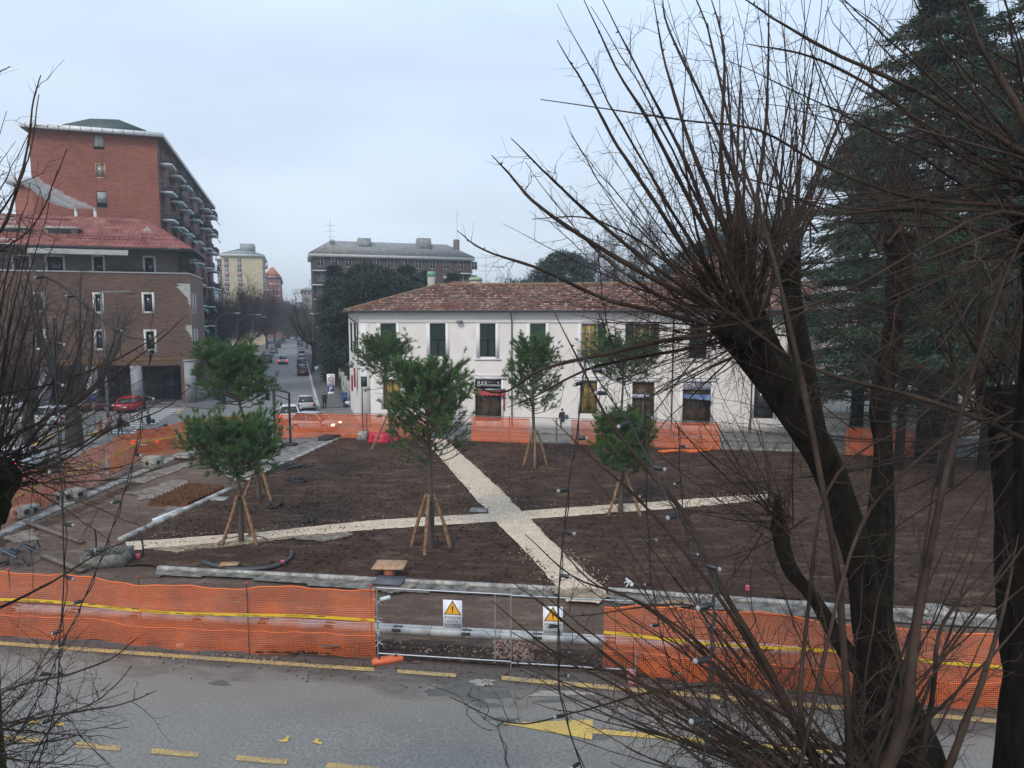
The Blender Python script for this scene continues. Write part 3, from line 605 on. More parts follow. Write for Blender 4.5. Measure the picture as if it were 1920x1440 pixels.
for k, (a, b) in enumerate(UP):
    mid = (a + b) / 2
    if k in (4, 5):
        window(wb, ws, a, b, zb, zt, -0.18, M('pale_grey_frame', (0.42, 0.43, 0.46), 0.5), YINT if k == 4 else YIN2, 0.07, 1, 3)
        wdt = (b - a) / 2
        if k == 4: shutter(wb, ws, b + 0.01, b + 0.01 + wdt, zb, zt, 0.05, SHG)
        else: shutter(wb, ws, b + 0.01, b + 0.01 + wdt, zb, zt, 0.05, SHG); shutter(wb, ws, a - wdt - 0.01, a - 0.01, zb, zt, 0.05, SHG)
    else:
        mt = SHG2 if k == 3 else SHG; shutter(wb, ws, a, mid - .006, zb, zt, -0.08, mt); shutter(wb, ws, mid + .006, b, zb, zt, -0.08, mt)
for a, b, c, e in SW: mid = (a + b) / 2; shutter(wb, wside, a, mid - .006, c, e, 0.03, SHG); shutter(wb, wside, mid + .006, b, c, e, 0.03, SHG)
FRD = M('dark_frame', (0.03, 0.028, 0.03), 0.5); GRILL = METDK
for k, (a, b, c, e) in enumerate(LO):
    if k in (0, 3, 6):
        w_ = window(wb, ws, a, b, c, e, -0.22, FRD, YINT if k != 6 else GLASS, 0.06, 1, 1)
        mb = MB(); n = 7
        for i in range(n): x = a + (b - a) * (i + .5) / n; mb.bar(ws.pt(x, -0.04, c), ws.pt(x, -0.04, e), 0.013, n=4)
        for i in range(4): z = c + (e - c) * (i + .5) / 4; mb.bar(ws.pt(a, -0.052, z), ws.pt(b, -0.052, z), 0.012, n=4)
        mb.build('window_grille', GRILL, w_)
    else:
        mb = MB(); framebox(mb, ws, a, b, c, e, 0.09, -0.2, -0.12); mb.box(ws, a + .09, b - .09, -0.2, -0.13, e - 1.0, e - 0.92); mb.box(ws, (a + b) / 2 - .05, (a + b) / 2 + .05, -0.2, -0.135, c + .09, e - 1.0)
        mb.box(ws, a + .09, b - .09, -0.2, -0.14, c + .09, c + 0.9)
        dr = mb.build('shop_door', FRD if k != 4 else M('olive_door', (0.10, 0.105, 0.06), 0.6), wb)
        mb = MB(); mb.box(ws, a + .02, b - .02, -0.24, -0.205, c + .02, e - .02); mb.build('pane', M('shop_glass', (0.05, 0.038, 0.03), 0.12, 0.8, 0.9, c2=(0.075, 0.048, 0.028)), dr)
def text(par, s, fr, a, z, d, h, mat, name='lettering', w=None, rot=0.0):
    cu = bpy.data.curves.new(name, 'FONT'); cu.body = s; cu.size = 1.0; cu.extrude = 0.0; to = bpy.data.objects.new('tmp', cu); COL.objects.link(to)
    bpy.context.view_layer.update(); me = bpy.data.meshes.new_from_object(to.evaluated_get(bpy.context.evaluated_depsgraph_get())); bpy.data.objects.remove(to)
    co = np.zeros(len(me.vertices) * 3); me.vertices.foreach_get('co', co); co = co.reshape(-1, 3); lo, hi = co.min(0), co.max(0); co -= [(lo[0]), lo[1], 0]
    sy = h / (hi[1] - lo[1]); sx = sy if w is None else w / (hi[0] - lo[0]); W_ = (hi[0] - lo[0]) * sx; cx = co[:, 0] * sx - W_ / 2; cy = co[:, 1] * sy; cr_, sr_ = math.cos(rot), math.sin(rot)
    Vv = fr.o + np.outer(a + cx * cr_ - cy * sr_, fr.u) + fr.n * d + np.outer(z + cx * sr_ + cy * cr_, [0, 0, 1]); o = ORG.get(par.name, np.zeros(3)); Vv = Vv - o
    me.vertices.foreach_set('co', Vv.astype(np.float32).ravel()); me.name = name; me.materials.clear(); me.materials.append(mat); me.update(); ob = bpy.data.objects.new(name, me); COL.objects.link(ob); ob.parent = par; ORG[ob.name] = o; return ob
OFFW = M('off_white_letters', (0.75, 0.74, 0.70), 0.6, 0.03)
SIGNB = M('sign_black', (0.015, 0.015, 0.022), 0.4)
def signboard(fr, a, b, c, e, d, mat, name, lab, par=None, cat='sign'):
    o = thing(name, lab, cat, fr.pt((a + b) / 2, d, c)) if par is None else par
    mb = MB(); mb.box(fr, a, b, d, d + 0.06, c, e); mb.build('sign_board', mat, o); return o
a, b, c, e = LO[2]
o = signboard(ws, a, b, e - 0.70, e - 0.02, -0.11, SIGNB, 'shop_sign', 'black bar sign with white lettering over the glazed door')
text(o, 'BAR', ws, a + 0.62, e - 0.58, -0.045, 0.42, OFFW, w=0.85); text(o, 'NAZIONALE', ws, a + 1.62, e - 0.58, -0.045, 0.17, OFFW, w=1.1); text(o, '*', ws, a + 1.95, e - 0.36, -0.045, 0.2, OFFW, name='emblem')
RED = M('red_canvas', (0.36, 0.035, 0.04), 0.7, 0.15, 3)
o = thing('shop_awning', 'folded red scalloped awning with grey cassette above the bar door', 'awning', ws.pt((a + b) / 2, 0, e - 0.9))
mb = MB(); mb.box(ws, a - 0.05, b + 0.35, 0.02, 0.25, e - 0.95, e - 0.76); mb.build('cassette', GREYM, o)
mb = MB(); n = 36
mb.grid(lambda i, j: ws.pt(a + 0.05 + (b - a + 0.25) * i, 0.22 + 0.28 * j, e - 0.96 - 0.14 * j - (0.10 * abs(math.sin(i * math.pi * 6)) + 0.12) * (1 if j > 0.9 else 0)), n, 3); mb.build('canvas', RED, o)
mb = MB(); mb.box(ws, b + 0.2, b + 0.3, 0.06, 0.14, e - 2.6, e - 1.0); mb.build('side_strap', RED, o)
a, b, c, e = LO[1]
o = signboard(ws, a, b, e - 0.65, e - 0.02, -0.11, SIGNB, 'shop_sign', 'black shop sign half hidden behind the crown of the front pine', cat='sign'); text(o, 'BAR', ws, a + 0.6, e - 0.55, -0.045, 0.35, OFFW, w=0.7)
o = thing('shop_awning', 'small red awning on the doorway hidden behind the front pine', 'awning', ws.pt((a + b) / 2, 0, e - 0.9))
mb = MB(); mb.box(ws, a - 0.1, b + 0.1, 0.02, 0.2, e - 0.95, e - 0.8); mb.build('cassette', GREYM, o); mb = MB(); mb.box(ws, a - 0.25, a - 0.1, 0.04, 0.12, e - 2.6, e - 1.0); mb.build('side_strap', RED, o); mb = MB(); mb.box(ws, b + 0.1, b + 0.22, 0.04, 0.12, e - 2.6, e - 1.0); mb.build('side_strap', RED, o)
a, b, c, e = LO[5]
o = signboard(ws, a, b, e - 0.62, e - 0.02, -0.10, M('lilac_sign', (0.42, 0.42, 0.52), 0.5), 'shop_sign', 'pale lilac shop sign above the rightmost door of the white building')
text(o, 'SCUOLA', ws, (a + b) / 2 - 0.1, e - 0.34, -0.035, 0.17, METDK, w=1.2); text(o, 'MUSICA', ws, (a + b) / 2 - 0.1, e - 0.56, -0.035, 0.16, METDK, w=1.1)
mb = MB(); mb.tube([ws.pt(a + .28 + .13 * math.cos(i / 12 * 6.283), -0.03, e - .32 + .17 * math.sin(i / 12 * 6.283)) for i in range(13)], 0.02, 4); mb.build('emblem', M('pink_print', (0.6, 0.15, 0.22), 0.6), o)
mb = MB(); mb.grid(lambda i, j: ws.pt(a + 0.05 + (b - a - .1) * i, 0.02 + 0.55 * j, e - 1.0 - 0.25 * j * (1 + .6 * i)), 8, 2); tag(mb.build('shop_awning', M('blue_canvas', (0.12, 0.19, 0.36), 0.6)), 'blue awning over the rightmost door of the white building', 'awning')
a, b, c, e = LO[4]
o = signboard(ws, a, b - 0.4, e - 1.3, e - 1.0, 0.02, M('lilac_sign', (0.42, 0.42, 0.52), 0.5), 'shop_sign', 'small white and blue sign over the olive shop door')
# gutter, downpipes, wall lamp
mb = MB(); mb.bar(ws.pt(-0.9, 0.72, ZE + 0.02), ws.pt(S_END, 0.72, ZE + 0.02), 0.09, n=8); mb.bar(wside.pt(-0.7, 0.72, ZE + 0.02), wside.pt(DEP, 0.72, ZE + 0.02), 0.09, n=8); mb.build('gutter', METDK, wb)
for px in (960, 1262, 1412):
    s_, _ = ws.hit(px, 640); mb = MB(); mb.tube([ws.pt(s_, 0.7, ZE), ws.pt(s_, 0.45, ZE - 0.4), ws.pt(s_, 0.1, ZE - 0.8), ws.pt(s_, 0.1, 0.1)], 0.055, 6); mb.build('downpipe', METDK, wb)
mb = MB(); mb.tube([ws.pt(-0.75, 0.7, ZE), ws.pt(-0.75, 0.5, ZE - 0.45), ws.pt(-0.1, 0.12, ZE - 1.0), ws.pt(-0.1, 0.12, zb - 0.8)], 0.055, 6); mb.build('downpipe', METDK, wb)
# roof
zr = 9.3 + 58 / 1260 * 64; OV = 0.75
eL, eR = ws.pt(-1.0, OV, ZE + 0.05), ws.pt(S_END + 2, OV, ZE + 0.05); rL, rR = ws.pt(5.5, -DEP / 2, zr), ws.pt(S_END + 2, -DEP / 2, zr); bL, bR = bk.pt(-0.6, OV, ZE + 0.05), bk.pt(Lb + 2, OV, ZE + 0.05)
mb = MB(); tiled_slope(mb, eL, eR, rL, rR); tiled_slope(mb, bL, eL, rL, rL + (eL - bL) * 0.001); rf = mb.build('roof', TILE, wb)
mb = MB(); mb.quad(bR, bL, rL, rR); mb.quad(eL + [0, 0, -.03], eR + [0, 0, -.03], ws.pt(S_END + 2, 0, ZE - .001), ws.pt(-0.3, 0, ZE - .001)); mb.quad(bL + [0, 0, -.03], eL + [0, 0, -.03], wside.pt(0, 0, ZE), wside.pt(DEP, 0, ZE)); mb.build('roof_underside', M('eave_wood', (0.12, 0.09, 0.07), 0.8), rf)
MOSS = M('mossy_ridge', (0.12, 0.10, 0.04), 0.9, 0.4, 4, c2=(0.22, 0.13, 0.08))
mb = MB()
for p, q in ((rL, rR), (eL, rL)):
    L = np.linalg.norm(q - p); n = int(L / 0.4)
    for i in range(n): x0 = p + (q - p) * i / n; x1 = p + (q - p) * (i + 1.1) / n; mb.bar(x0 + [0, 0, .05], x1 + [0, 0, .04], 0.14, 0.12, 7)
mb.build('ridge_tiles', [MOSS, TILE][0], rf)
def chimney(px, py_top, py_base, D, wpx, lab, capc):
    p = P(px, py_base, D); top = P(px, py_top, D)[2]; wd = wpx / FPX * D; o = thing('chimney', lab, 'chimney', p); f = Fr(p, Rr, -Rn); h = top - p[2]
    mb = MB(); mb.box(f, -wd / 2, wd / 2, -wd * .4, wd * .4, -1.5, h * .7); mb.build('stack', M('chimney_render', (0.42, 0.38, 0.32), 0.9), o)
    mb = MB(); mb.box(f, -wd * .62, wd * .62, -wd * .5, wd * .5, h * .7, h, top=(wd * .15, wd * .1)); mb.build('cap', capc, o)
GCOP = M('green_copper', (0.16, 0.34, 0.26), 0.7, 0.25, 3); GCOP2 = M('pale_green_copper', (0.28, 0.40, 0.24), 0.7, 0.25, 3)
chimney(809, 509, 538, 66, 12, 'narrow chimney with verdigris cap behind the tiled ridge', GCOP); chimney(892, 520, 540, 70, 20, 'wide chimney with pale green cap beside the antenna mast', GCOP2)
def antenna(px, py_base, py_top, D, arms, lab, yagi=True):
    p = P(px, py_base, D); t_ = P(px, py_top, D); o = thing('antenna', lab, 'antenna', p); mb = MB(); r = 0.00028 * D; mb.bar(p, t_, r, n=5); mb.build('mast', GREYM, o); mb = MB()
    for fr_, L, rr in arms:
        c = p + (t_ - p) * fr_; mb.bar(c - Rr * L / 2, c + Rr * L / 2, r * .7, n=4)
        if rr:
            for k in range(7): q = c - Rr * L / 2 + Rr * L * k / 6; mb.bar(q - [0, 0.0, .25 * rr], q + [0, 0, .25 * rr], r * .5, n=4); 
    if arms: mb.build('elements', GREYM, o)
antenna(911, 542, 480, 66, ((0.95, 2.4, 1), (0.55, 2.6, 0), (0.2, .8, 1)), 'television antenna mast right of the wide green capped chimney')
# second small tiled roof just behind the ridge, and the taller tiled house among the trees
def houseb(lab, px0, px1, py_e, py_r, D, dep, wallm, roofm, name='house', extra=0):
    a = P(px0, 600, D); a[2] = 0; b_ = P(px1, 600, D); f = Fr(a, Rr, -Rn); L = np.dot(b_ - a, Rr); o = thing(name, lab, 'house', a); ze = P(px0, py_e, D)[2]; zr_ = P(px0, py_r, D + dep / 2)[2]
    mb = MB(); mb.box(f, 0, L, -dep, 0, 0, ze); mb.build('wall', wallm, o); mb = MB(); ov = 0.6; hp = min(L * .3, dep / 2)
    tiled_slope(mb, f.pt(-ov, ov, ze), f.pt(L + ov, ov, ze), f.pt(hp, -dep / 2, zr_), f.pt(L - hp, -dep / 2, zr_)); tiled_slope(mb, f.pt(-ov, -dep - ov, ze), f.pt(-ov, ov, ze), f.pt(hp, -dep / 2, zr_), f.pt(hp, -dep / 2 + .01, zr_)); tiled_slope(mb, f.pt(L + ov, ov, ze), f.pt(L + ov, -dep - ov, ze), f.pt(L - hp, -dep / 2 + .01, zr_), f.pt(L - hp, -dep / 2, zr_)); mb.build('roof', roofm, o)
    if extra:
        for k in range(extra): s_ = L * (k + .5) / extra; window(o, f, s_ - .6, s_ + .6, ze - 3.0, ze - 1.2, 0.01, WHITEP, GLASS)
TILE2 = Mtile('newer_roof_tiles', ((0.16, 0.05, 0.035), (0.30, 0.075, 0.05), (0.38, 0.12, 0.08), (0.42, 0.18, 0.12)), 0.15)
houseb('low house with bright terracotta roof behind the white building ridge', 812, 898, 545, 528, 72, 8, PLAS, TILE2)
houseb('tall house with terracotta roof half hidden by the pollard branches', 1255, 1470, 530, 482, 76, 12, M('ochre_plaster', (0.5, 0.42, 0.32), 0.9), TILE, extra=5)
# cream low wall right of the white building
a = ws.pt(S_END + 0.2, 0.2, 0); f = Fr(a, Rr, -Rn); o = thing('garden_wall', 'long low cream wall behind the right end of the site fence', 'wall', a); mb = MB(); mb.box(f, 0, 26, -0.3, 0, 0, 1.9); mb.build('masonry', M('cream_render', (0.50, 0.45, 0.36), 0.9, 0.15, 0.6), o); mb = MB(); mb.box(f, 0, 26, -0.35, 0.05, 1.901, 2.02); mb.box(f, 0, 26, 0.002, 0.03, 0, .35); mb.build('coping', CREAM, o)
a = G(1600, 735); f = Fr(a, Rr, -Rn); o = thing('apartment_building', 'pale building glimpsed behind the dark cedars on the right', 'building', a); mb = MB(); wall_open(mb, f, -4, 45, 0, 15, 0, [(2 + 3.4 * i, 3.4 + 3.4 * i, 1.2 + 3.3 * j, 3 + 3.3 * j) for i in range(12) for j in range(4)], .2); mb.box(f, -4, 45, -8, -.3, 0, 15); mb.build('wall', M('pale_render', (0.40, 0.36, 0.32), 0.9), o)
for i in range(12):
    for j in range(4): window(o, f, 2 + 3.4 * i, 3.4 + 3.4 * i, 1.2 + 3.3 * j, 3 + 3.3 * j, -0.15, WHITEP, GLASS)

# ---------------------------------------------------------------- brown corner building
CB = G(366, 757); bb = thing('corner_building', 'dark brown brick corner building with red metal roof and ground floor arcade', 'building', CB)
bf = Fr(CB, Fv, -E); bs = Fr(CB, E, Fv)
ZEB = bf.hit(345, 467, 0.9)[1]; ZT = bf.hit(345, 514)[1]; ZA = bf.hit(300, 679)[1]; LB = -46.0; DB = bs.hit(383, 560)[0]; DB = min(max(DB, 7.5), 11.0)
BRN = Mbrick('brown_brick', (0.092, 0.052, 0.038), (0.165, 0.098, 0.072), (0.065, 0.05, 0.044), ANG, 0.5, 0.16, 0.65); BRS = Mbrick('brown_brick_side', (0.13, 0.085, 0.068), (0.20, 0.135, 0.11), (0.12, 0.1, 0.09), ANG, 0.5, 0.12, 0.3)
def hw(fr, x0, y0, x1, y1, d=0): a, z1 = fr.hit(x0, y0, d); b, z0 = fr.hit(x1, y1, d); return (a, b, z0, z1)
FO = [hw(bf, 265, 548, 291, 588), hw(bf, 269, 618, 295, 658), hw(bf, 173, 548, 196, 588), hw(bf, 175, 618, 199, 657), hw(bf, 60, 547, 85, 586), hw(bf, 62, 617, 88, 656)]
AO = [hw(bf, 264, 686, 342, 760), hw(bf, 182, 686, 248, 760), hw(bf, 90, 686, 164, 760), hw(bf, 0, 686, 74, 760)]; AO = [(a, b, 0.1, e) for a, b, c, e in AO]
mb = MB(); wall_open(mb, bf, LB, 0, 0, ZT, 0, FO + AO, 0.3); mb.build('wall', BRN, bb)
SO = [hw(bs, 351.5, 547, 361, 625), hw(bs, 354, 613, 364, 660), hw(bs, 367, 552, 371, 590), hw(bs, 369, 614, 373.5, 651)]
SO[0] = (SO[0][0], SO[0][1], FO[0][2] + .2, FO[0][3]); SO = [(a, b, FO[0][2] if i in (0, 2) else FO[1][2], FO[0][3] if i in (0, 2) else FO[1][3]) for i, (a, b, c, e) in enumerate([(1.1, 2.5, 0, 0), (1.1, 2.5, 0, 0), (3.7, 4.3, 0, 0), (3.7, 4.3, 0, 0)])]
mb = MB(); wall_open(mb, bs, 0, DB, 0, ZT, 0, SO + [(1.2, DB - 1.0, 0.1, ZA - .4)], 0.3); mb.quad(bs.pt(DB, 0, 0), bs.pt(DB, -20, 0), bs.pt(DB, -20, ZT), bs.pt(DB, 0, ZT)); w2 = mb.build('wall', BRS, bb)
STONE = M('window_surround_stone', (0.55, 0.535, 0.50), 0.8, 0.1, 3)
for (a, b, c, e) in FO: mb = MB(); framebox(mb, bf, a, b, c, e, 0.22, -0.14, 0.03); q = mb.build('window_surround', STONE, bb); mb = MB(); mb.box(bf, a + .2, b - .2, -0.25, -0.2, c + .2, e - .2); mb.box(bf, (a + b) / 2 - .03, (a + b) / 2 + .03, -0.2, -0.16, c + .2, e - .2); mb.build('pane', GLASS, q)
for (a, b, c, e) in SO: mb = MB(); framebox(mb, bs, a, b, c, e, 0.12, -0.14, 0.03); q = mb.build('window_surround', STONE, bb); mb = MB(); mb.box(bs, a + .1, b - .1, -0.2, -0.14, c + .1, e - .1); mb.build('blind', M('grey_blind', (0.3, 0.3, 0.29), 0.8), q)
mb = MB(); wall_open(mb, bf, LB, -0.95, ZA - 0.02, ZA + 0.42, 0.03, [], .1); mb.box(bf, LB, -0.95, 0.0, 0.03, ZA + .001, ZA + .42); mb.box(bs, 0.9, DB, 0.0, 0.03, ZA - .05, ZA + 0.4); mb.build('timber_band', M('ochre_band', (0.42, 0.24, 0.12), 0.8, 0.15), bb)
COLM = M('pale_column_stone', (0.24, 0.25, 0.265), 0.75, 0.2, 2, bmp=.2); mb = MB(); mb.box(bf, -0.93, 0.08, -0.9, 0.08, 0, ZA + 0.02); mb.box(bf, -1.0, 0.15, -.97, 0.15, ZA + .02, ZA + .22); mb.build('column', COLM, bb)
for x in (256, 173, 82): s_, _ = bf.hit(x, 720); mb = MB(); mb.box(bf, s_ - .5, s_ + .5, -0.9, 0.05, 0, ZA - .35); mb.build('column', COLM, bb)
mb = MB(); mb.box(bf, LB, -1, -5.2, -5, 0, ZA - .4); mb.box(bf, LB, -.5, -5, -.35, ZA - .5, ZA - .4); mb.box(bf, -1.2, -1.0, -5, -2.5, 0, ZA - .5); mb.build('arcade_back', M('arcade_grey', (0.09, 0.09, 0.088), 0.8, 0.3, .8), bb)
for k in range(5): s_ = -3 - 3.1 * k; window(bb, bf, s_ - 1.1, s_ + 1.1, 0.3, 3.2, -4.95, GREYM, GLASS, 0.1, 1, 1)
# terrace floor, coping, set back attic
mb = MB(); mb.box(bf, LB, 0.08, -0.35, 0.08, ZT, ZT + 0.13); mb.box(bs, 0.0, DB, -0.35, 0.08, ZT + .001, ZT + 0.131); mb.build('coping', STONE, bb)
ATO = [hw(bf, 267, 479, 293, 512, -1.3), hw(bf, 171, 477, 198, 510, -1.3), hw(bf, 83, 477, 123, 508, -1.3), hw(bf, 20, 476, 60, 507, -1.3)]; ATO = [(a, b, ZT - .3, e) for a, b, c, e in ATO]
BAT = M('attic_render', (0.115, 0.098, 0.085), 0.85, 0.2, 1); mb = MB(); wall_open(mb, bf, LB, -1.3, ZT - .3, ZEB, -1.3, ATO, .25); wall_open(mb, Fr(bs.pt(0, -1.3, 0), E, Fv), 1.3, DB, ZT - .3, ZEB, 0, [(2.6, 3.7, ZT - .2, ZEB - .5)], .25); mb.box(bf, LB, -1.3, -DB, -1.6, ZT - .4, ZT - .31); mb.build('attic_wall', BAT, bb)
for a, b, c, e in ATO: mb = MB(); framebox(mb, bf, a, b, c, e, 0.2, -1.42, -1.26); q = mb.build('window_surround', STONE, bb); mb = MB(); mb.box(bf, a + .18, b - .18, -1.6, -1.5, c, e - .2); mb.build('pane', GLASS, q)
for k in range(8): s_ = bf.hit(205 + k * 9, 505)[0]; mb = MB(); mb.box(bf, s_ - .25, s_ + .25, -.6, -.37, ZT + .01, ZT + .3); c_ = bf.pt(s_, -.5, ZT + .45); [mb.bar(c_ - [0, 0, .2], c_ + RNG.normal(0, .28, 3) + [0, 0, .15], .015, n=3) for _ in range(10)]; tag(mb.build('planter', M('planter_green', (0.05, 0.06, 0.035), 0.9)), 'planter with straggly winter plants on the brown building terrace, %s from the left' % ORD[k], 'planter', 'planters on the terrace of the brown building')
for k in range(6): s_ = 0.8 + k * .9; mb = MB(); c_ = bs.pt(s_, -.6, ZT + .2); mb.box(bs, s_ - .3, s_ + .3, -.8, -.4, ZT + .01, ZT + .35); [mb.bar(c_, c_ + RNG.normal(0, .4, 3) + [0, 0, .8], .02, n=3) for _ in range(30)]; tag(mb.build('terrace_shrub', M('shrub_green', (0.045, 0.062, 0.03), 0.9)), 'leafy potted shrub on the side terrace of the brown building, %s from the corner' % ORD[k], 'shrub', 'potted shrubs on the terrace corner')
# crumbling pale render patch at the corner
mb = MB(); r = np.random.default_rng(3)
for (x, ya, yb, wl, wr) in ((0, ZT - 1.0, ZT - 3.3, -1.5, .0), (0, ZT - 5.4, ZT - 7.0, -.75, 0)):
    n = 22; L = []; 
    for i in range(n + 1): z = ya + (yb - ya) * i / n; L.append((z, wl * (1 - i / n) ** 1.5 * (1 if i > 2 else .75) + r.uniform(-.2, .12)))
    for i in range(n): mb.quad(bf.pt(min(L[i][1], -.02), .012, L[i][0]), bf.pt(0.012, .012, L[i][0]), bf.pt(0.012, .012, L[i + 1][0]), bf.pt(min(L[i + 1][1], -.02), .012, L[i + 1][0]))
z = ZT - .6
while z > ZA + .5: wv = r.uniform(.12, .35); mb.quad(bs.pt(-.012, .012, z), bs.pt(wv, .012, z), bs.pt(wv * r.uniform(.6, 1.3), .012, z - .28), bs.pt(-.012, .012, z - .28)); z -= .28
mb.build('bare_render_patch', M('bare_render', (0.36, 0.38, 0.33), 0.9, 0.2, 4), bb)
# red roof
REDR = M('red_roof_sheet', (0.17, 0.052, 0.043), 0.7, 0.25, 0.9, c2=(0.26, 0.098, 0.082), spec=.2); 
ovr = 0.95; zR = 9.3 + (595 - 421) / 1266 * 78; e0, e1 = bf.pt(LB, ovr, ZEB), bf.pt(ovr - 0.4, ovr, ZEB); r1 = bf.pt(bf.hit(274, 421, -5)[0], -5, zR); r0 = bf.pt(LB, -5, zR)
mb = MB(); tiled_slope(mb, e0, e1, r0, r1, 0.42, 0.9, 0.07); e2 = bs.pt(DB + .6, ovr - .3, ZEB); tiled_slope(mb, e1, e2, r1, r1 + E * 2, 0.42, 0.9, .07); rf = mb.build('roof', REDR, bb)
mb = MB(); mb.box(bf, LB, ovr - .4, ovr - .12, ovr + .02, ZEB - .22, ZEB + .02); mb.quad(bf.pt(LB, ovr, ZEB - .2), bf.pt(ovr - .4, ovr, ZEB - .2), bf.pt(-.3, -1.3, ZEB - .01), bf.pt(LB, -1.3, ZEB - .01)); mb.box(bs, -ovr, DB + .6, ovr - .45, ovr - .3, ZEB - .2, ZEB + .03); mb.quad(bs.pt(-ovr, ovr - .35, ZEB - .2), bs.pt(DB, ovr - .35, ZEB - .2), bs.pt(DB, -1.3, ZEB - .02), bs.pt(-ovr, -1.3, ZEB - .02)); mb.build('gutter', METDK, rf)
SNOW = M('roof_vent_red', (0.14, 0.03, 0.03), 0.6)
for k in range(12):
    s_ = bf.hit(120 + k * 14, 455)[0]; t_ = .22 + .1 * (k % 2); c_ = bf.pt(s_, ovr, ZEB) + (bf.pt(s_, -5, zR) - bf.pt(s_, ovr, ZEB)) * t_ + [0, 0, .12]; mb = MB(); mb.bar(c_ - Fv * .6, c_ + Fv * .6, .05, n=5); mb.build('snow_guard', SNOW, rf)
def dormer(px, py0, py1, half, d):
    s_, z0 = bf.hit(px, py1, d); z1 = bf.hit(px, py0, d)[1]; mb = MB(); mb.box(bf, s_ - half, s_ + half, d - 2.2, d, z0, z1 - .25); mb.box(bf, s_ - half * 1.15, s_ + half * 1.3, d - 2.5, d + .35, z1 - .24, z1, top=(.5, .4)); q = mb.build('dormer', M('dormer_grey', (0.30, 0.27, 0.24), 0.8), rf); mb = MB(); mb.box(bf, s_ - half * .8, s_ + half * .7, d + .01, d + .04, z0 + .15, z1 - .35); mb.build('shutter_panel', M('dormer_slats', (0.05, 0.06, 0.07), 0.6), q)
dormer(114, 424, 440, 1.35, -1.2); dormer(15, 423, 437, 1.5, -1.2)
s_, z0 = bf.hit(276, 441, -2.4); mb = MB(); z1 = bf.hit(274, 424, -2.4)[1]; mb.prism([bf.pt(s_ - .9, -2.4, 0)[:2], bf.pt(s_ + .9, -2.4, 0)[:2], bf.pt(s_ + .9, -5, 0)[:2], bf.pt(s_ - .9, -5, 0)[:2]], z0 - 1, z0); mb.add([bf.pt(s_ - .9, -2.4, z0), bf.pt(s_ + .9, -2.4, z0), bf.pt(s_, -2.4, z1), bf.pt(s_ - .9, -5, z0), bf.pt(s_ + .9, -5, z0), bf.pt(s_, -5, z1)], [(0, 1, 2), (0, 2, 5, 3), (1, 4, 5, 2), (3, 5, 4)]); mb.build('gable', M('dormer_grey', (0.3, 0.27, 0.24), .8), rf)
mb = MB(); a_, z_ = bf.hit(52, 468, ovr + .05)[0], bf.hit(52, 468, ovr)[1]; b__ = bf.hit(241, 472, ovr)[0]; mb.grid(lambda i, j: bf.pt(a_ + (b__ - a_) * i, ovr - .1 + .5 * j, ZEB - .25 - .3 * j - (.28 + .06 * math.sin(i * 260)) * (j > .9)), 120, 2); tag(mb.build('terrace_awning', M('white_canvas', (0.27, 0.27, 0.255), 0.85)), 'rolled white scalloped awning under the red roof of the brown building', 'awning')
# raised part of the roof on the left
s_, zz = bf.hit(112, 404, -6); mb = MB(); tiled_slope(mb, bf.pt(LB, -4.0, zR - .5), bf.pt(s_ + 1.5, -4.0, zR - .5), bf.pt(LB, -6.5, zz), bf.pt(s_, -6.5, zz), .42, .9, .07); mb.add([bf.pt(s_ + 1.5, -4, zR - .5), bf.pt(s_ + 1.5, -8, zR - .5), bf.pt(s_, -6.5, zz)], [(0, 1, 2)]); mb.build('upper_roof', REDR, bb)
WPIPE = M('white_flue', (0.7, 0.7, 0.68), .5)
def flue(px, D, lab):
    d = -5.5; s_, z1 = bf.hit(px, 391, d); z0 = zR - .8; p = bf.pt(s_, d, z0); o = thing('flue_pipe', lab, 'chimney pipe', p); mb = MB(); mb.bar(p, bf.pt(s_, d, z1 - .25), .15, n=8); mb.build('pipe', WPIPE, o); mb = MB(); mb.bar(bf.pt(s_, d, z1 - .24), bf.pt(s_, d, z1), .2, .14, 8); mb.build('cowl', GREYM, o); return bf.pt(s_, d, z1 + .05)
sm1 = flue(142, 0, 'left of two white flue pipes on the red metal roof'); sm2 = flue(178, 0, 'right of two white flue pipes on the red metal roof')
ms, t, b, o_ = newmat('steam'); t.nodes.remove(b); pv = N(t, 'ShaderNodeVolumePrincipled'); pv.inputs['Density'].default_value = 2.2; pv.inputs['Color'].default_value = (1, 1, 1, 1); t.links.new(pv.outputs[0], o_.inputs['Volume'])
ms2 = ms.copy(); ms2.name = 'thin_steam'; [n for n in ms2.node_tree.nodes if n.type == 'PRINCIPLED_VOLUME'][0].inputs['Density'].default_value = 0.9
def plume(p, tgt, r1, mt, seed, nm):
    r = np.random.default_rng(seed); n = 26; ring = []
    for i in range(n):
        t_ = i / (n - 1); c_ = p + (tgt - p) * t_ + np.array([0, 0, -.5 * math.sin(t_ * 3.14)]) + r.normal(0, .06, 3) * t_ ** .5; rr = (.12 + (r1 - .12) * t_ ** .6) * r.uniform(.75, 1.25)
        if i == n - 1: rr *= .3
        ring.append([c_ + np.array([0.25 * math.sin(a), 0, math.cos(a)]) * rr * r.uniform(.8, 1.2) + np.array([0, 1, 0]) * math.sin(a) * rr for a in np.arange(10) * .6283])
    mb = MB(); mb.loft(ring); return tag(mb.build(nm, mt, smooth=True), kind='stuff')
plume(sm1, P(50, 338, 76), .62, ms, 2, 'steam_plume'); plume(sm2, P(66, 340, 77), .75, ms2, 5, 'steam_plume')

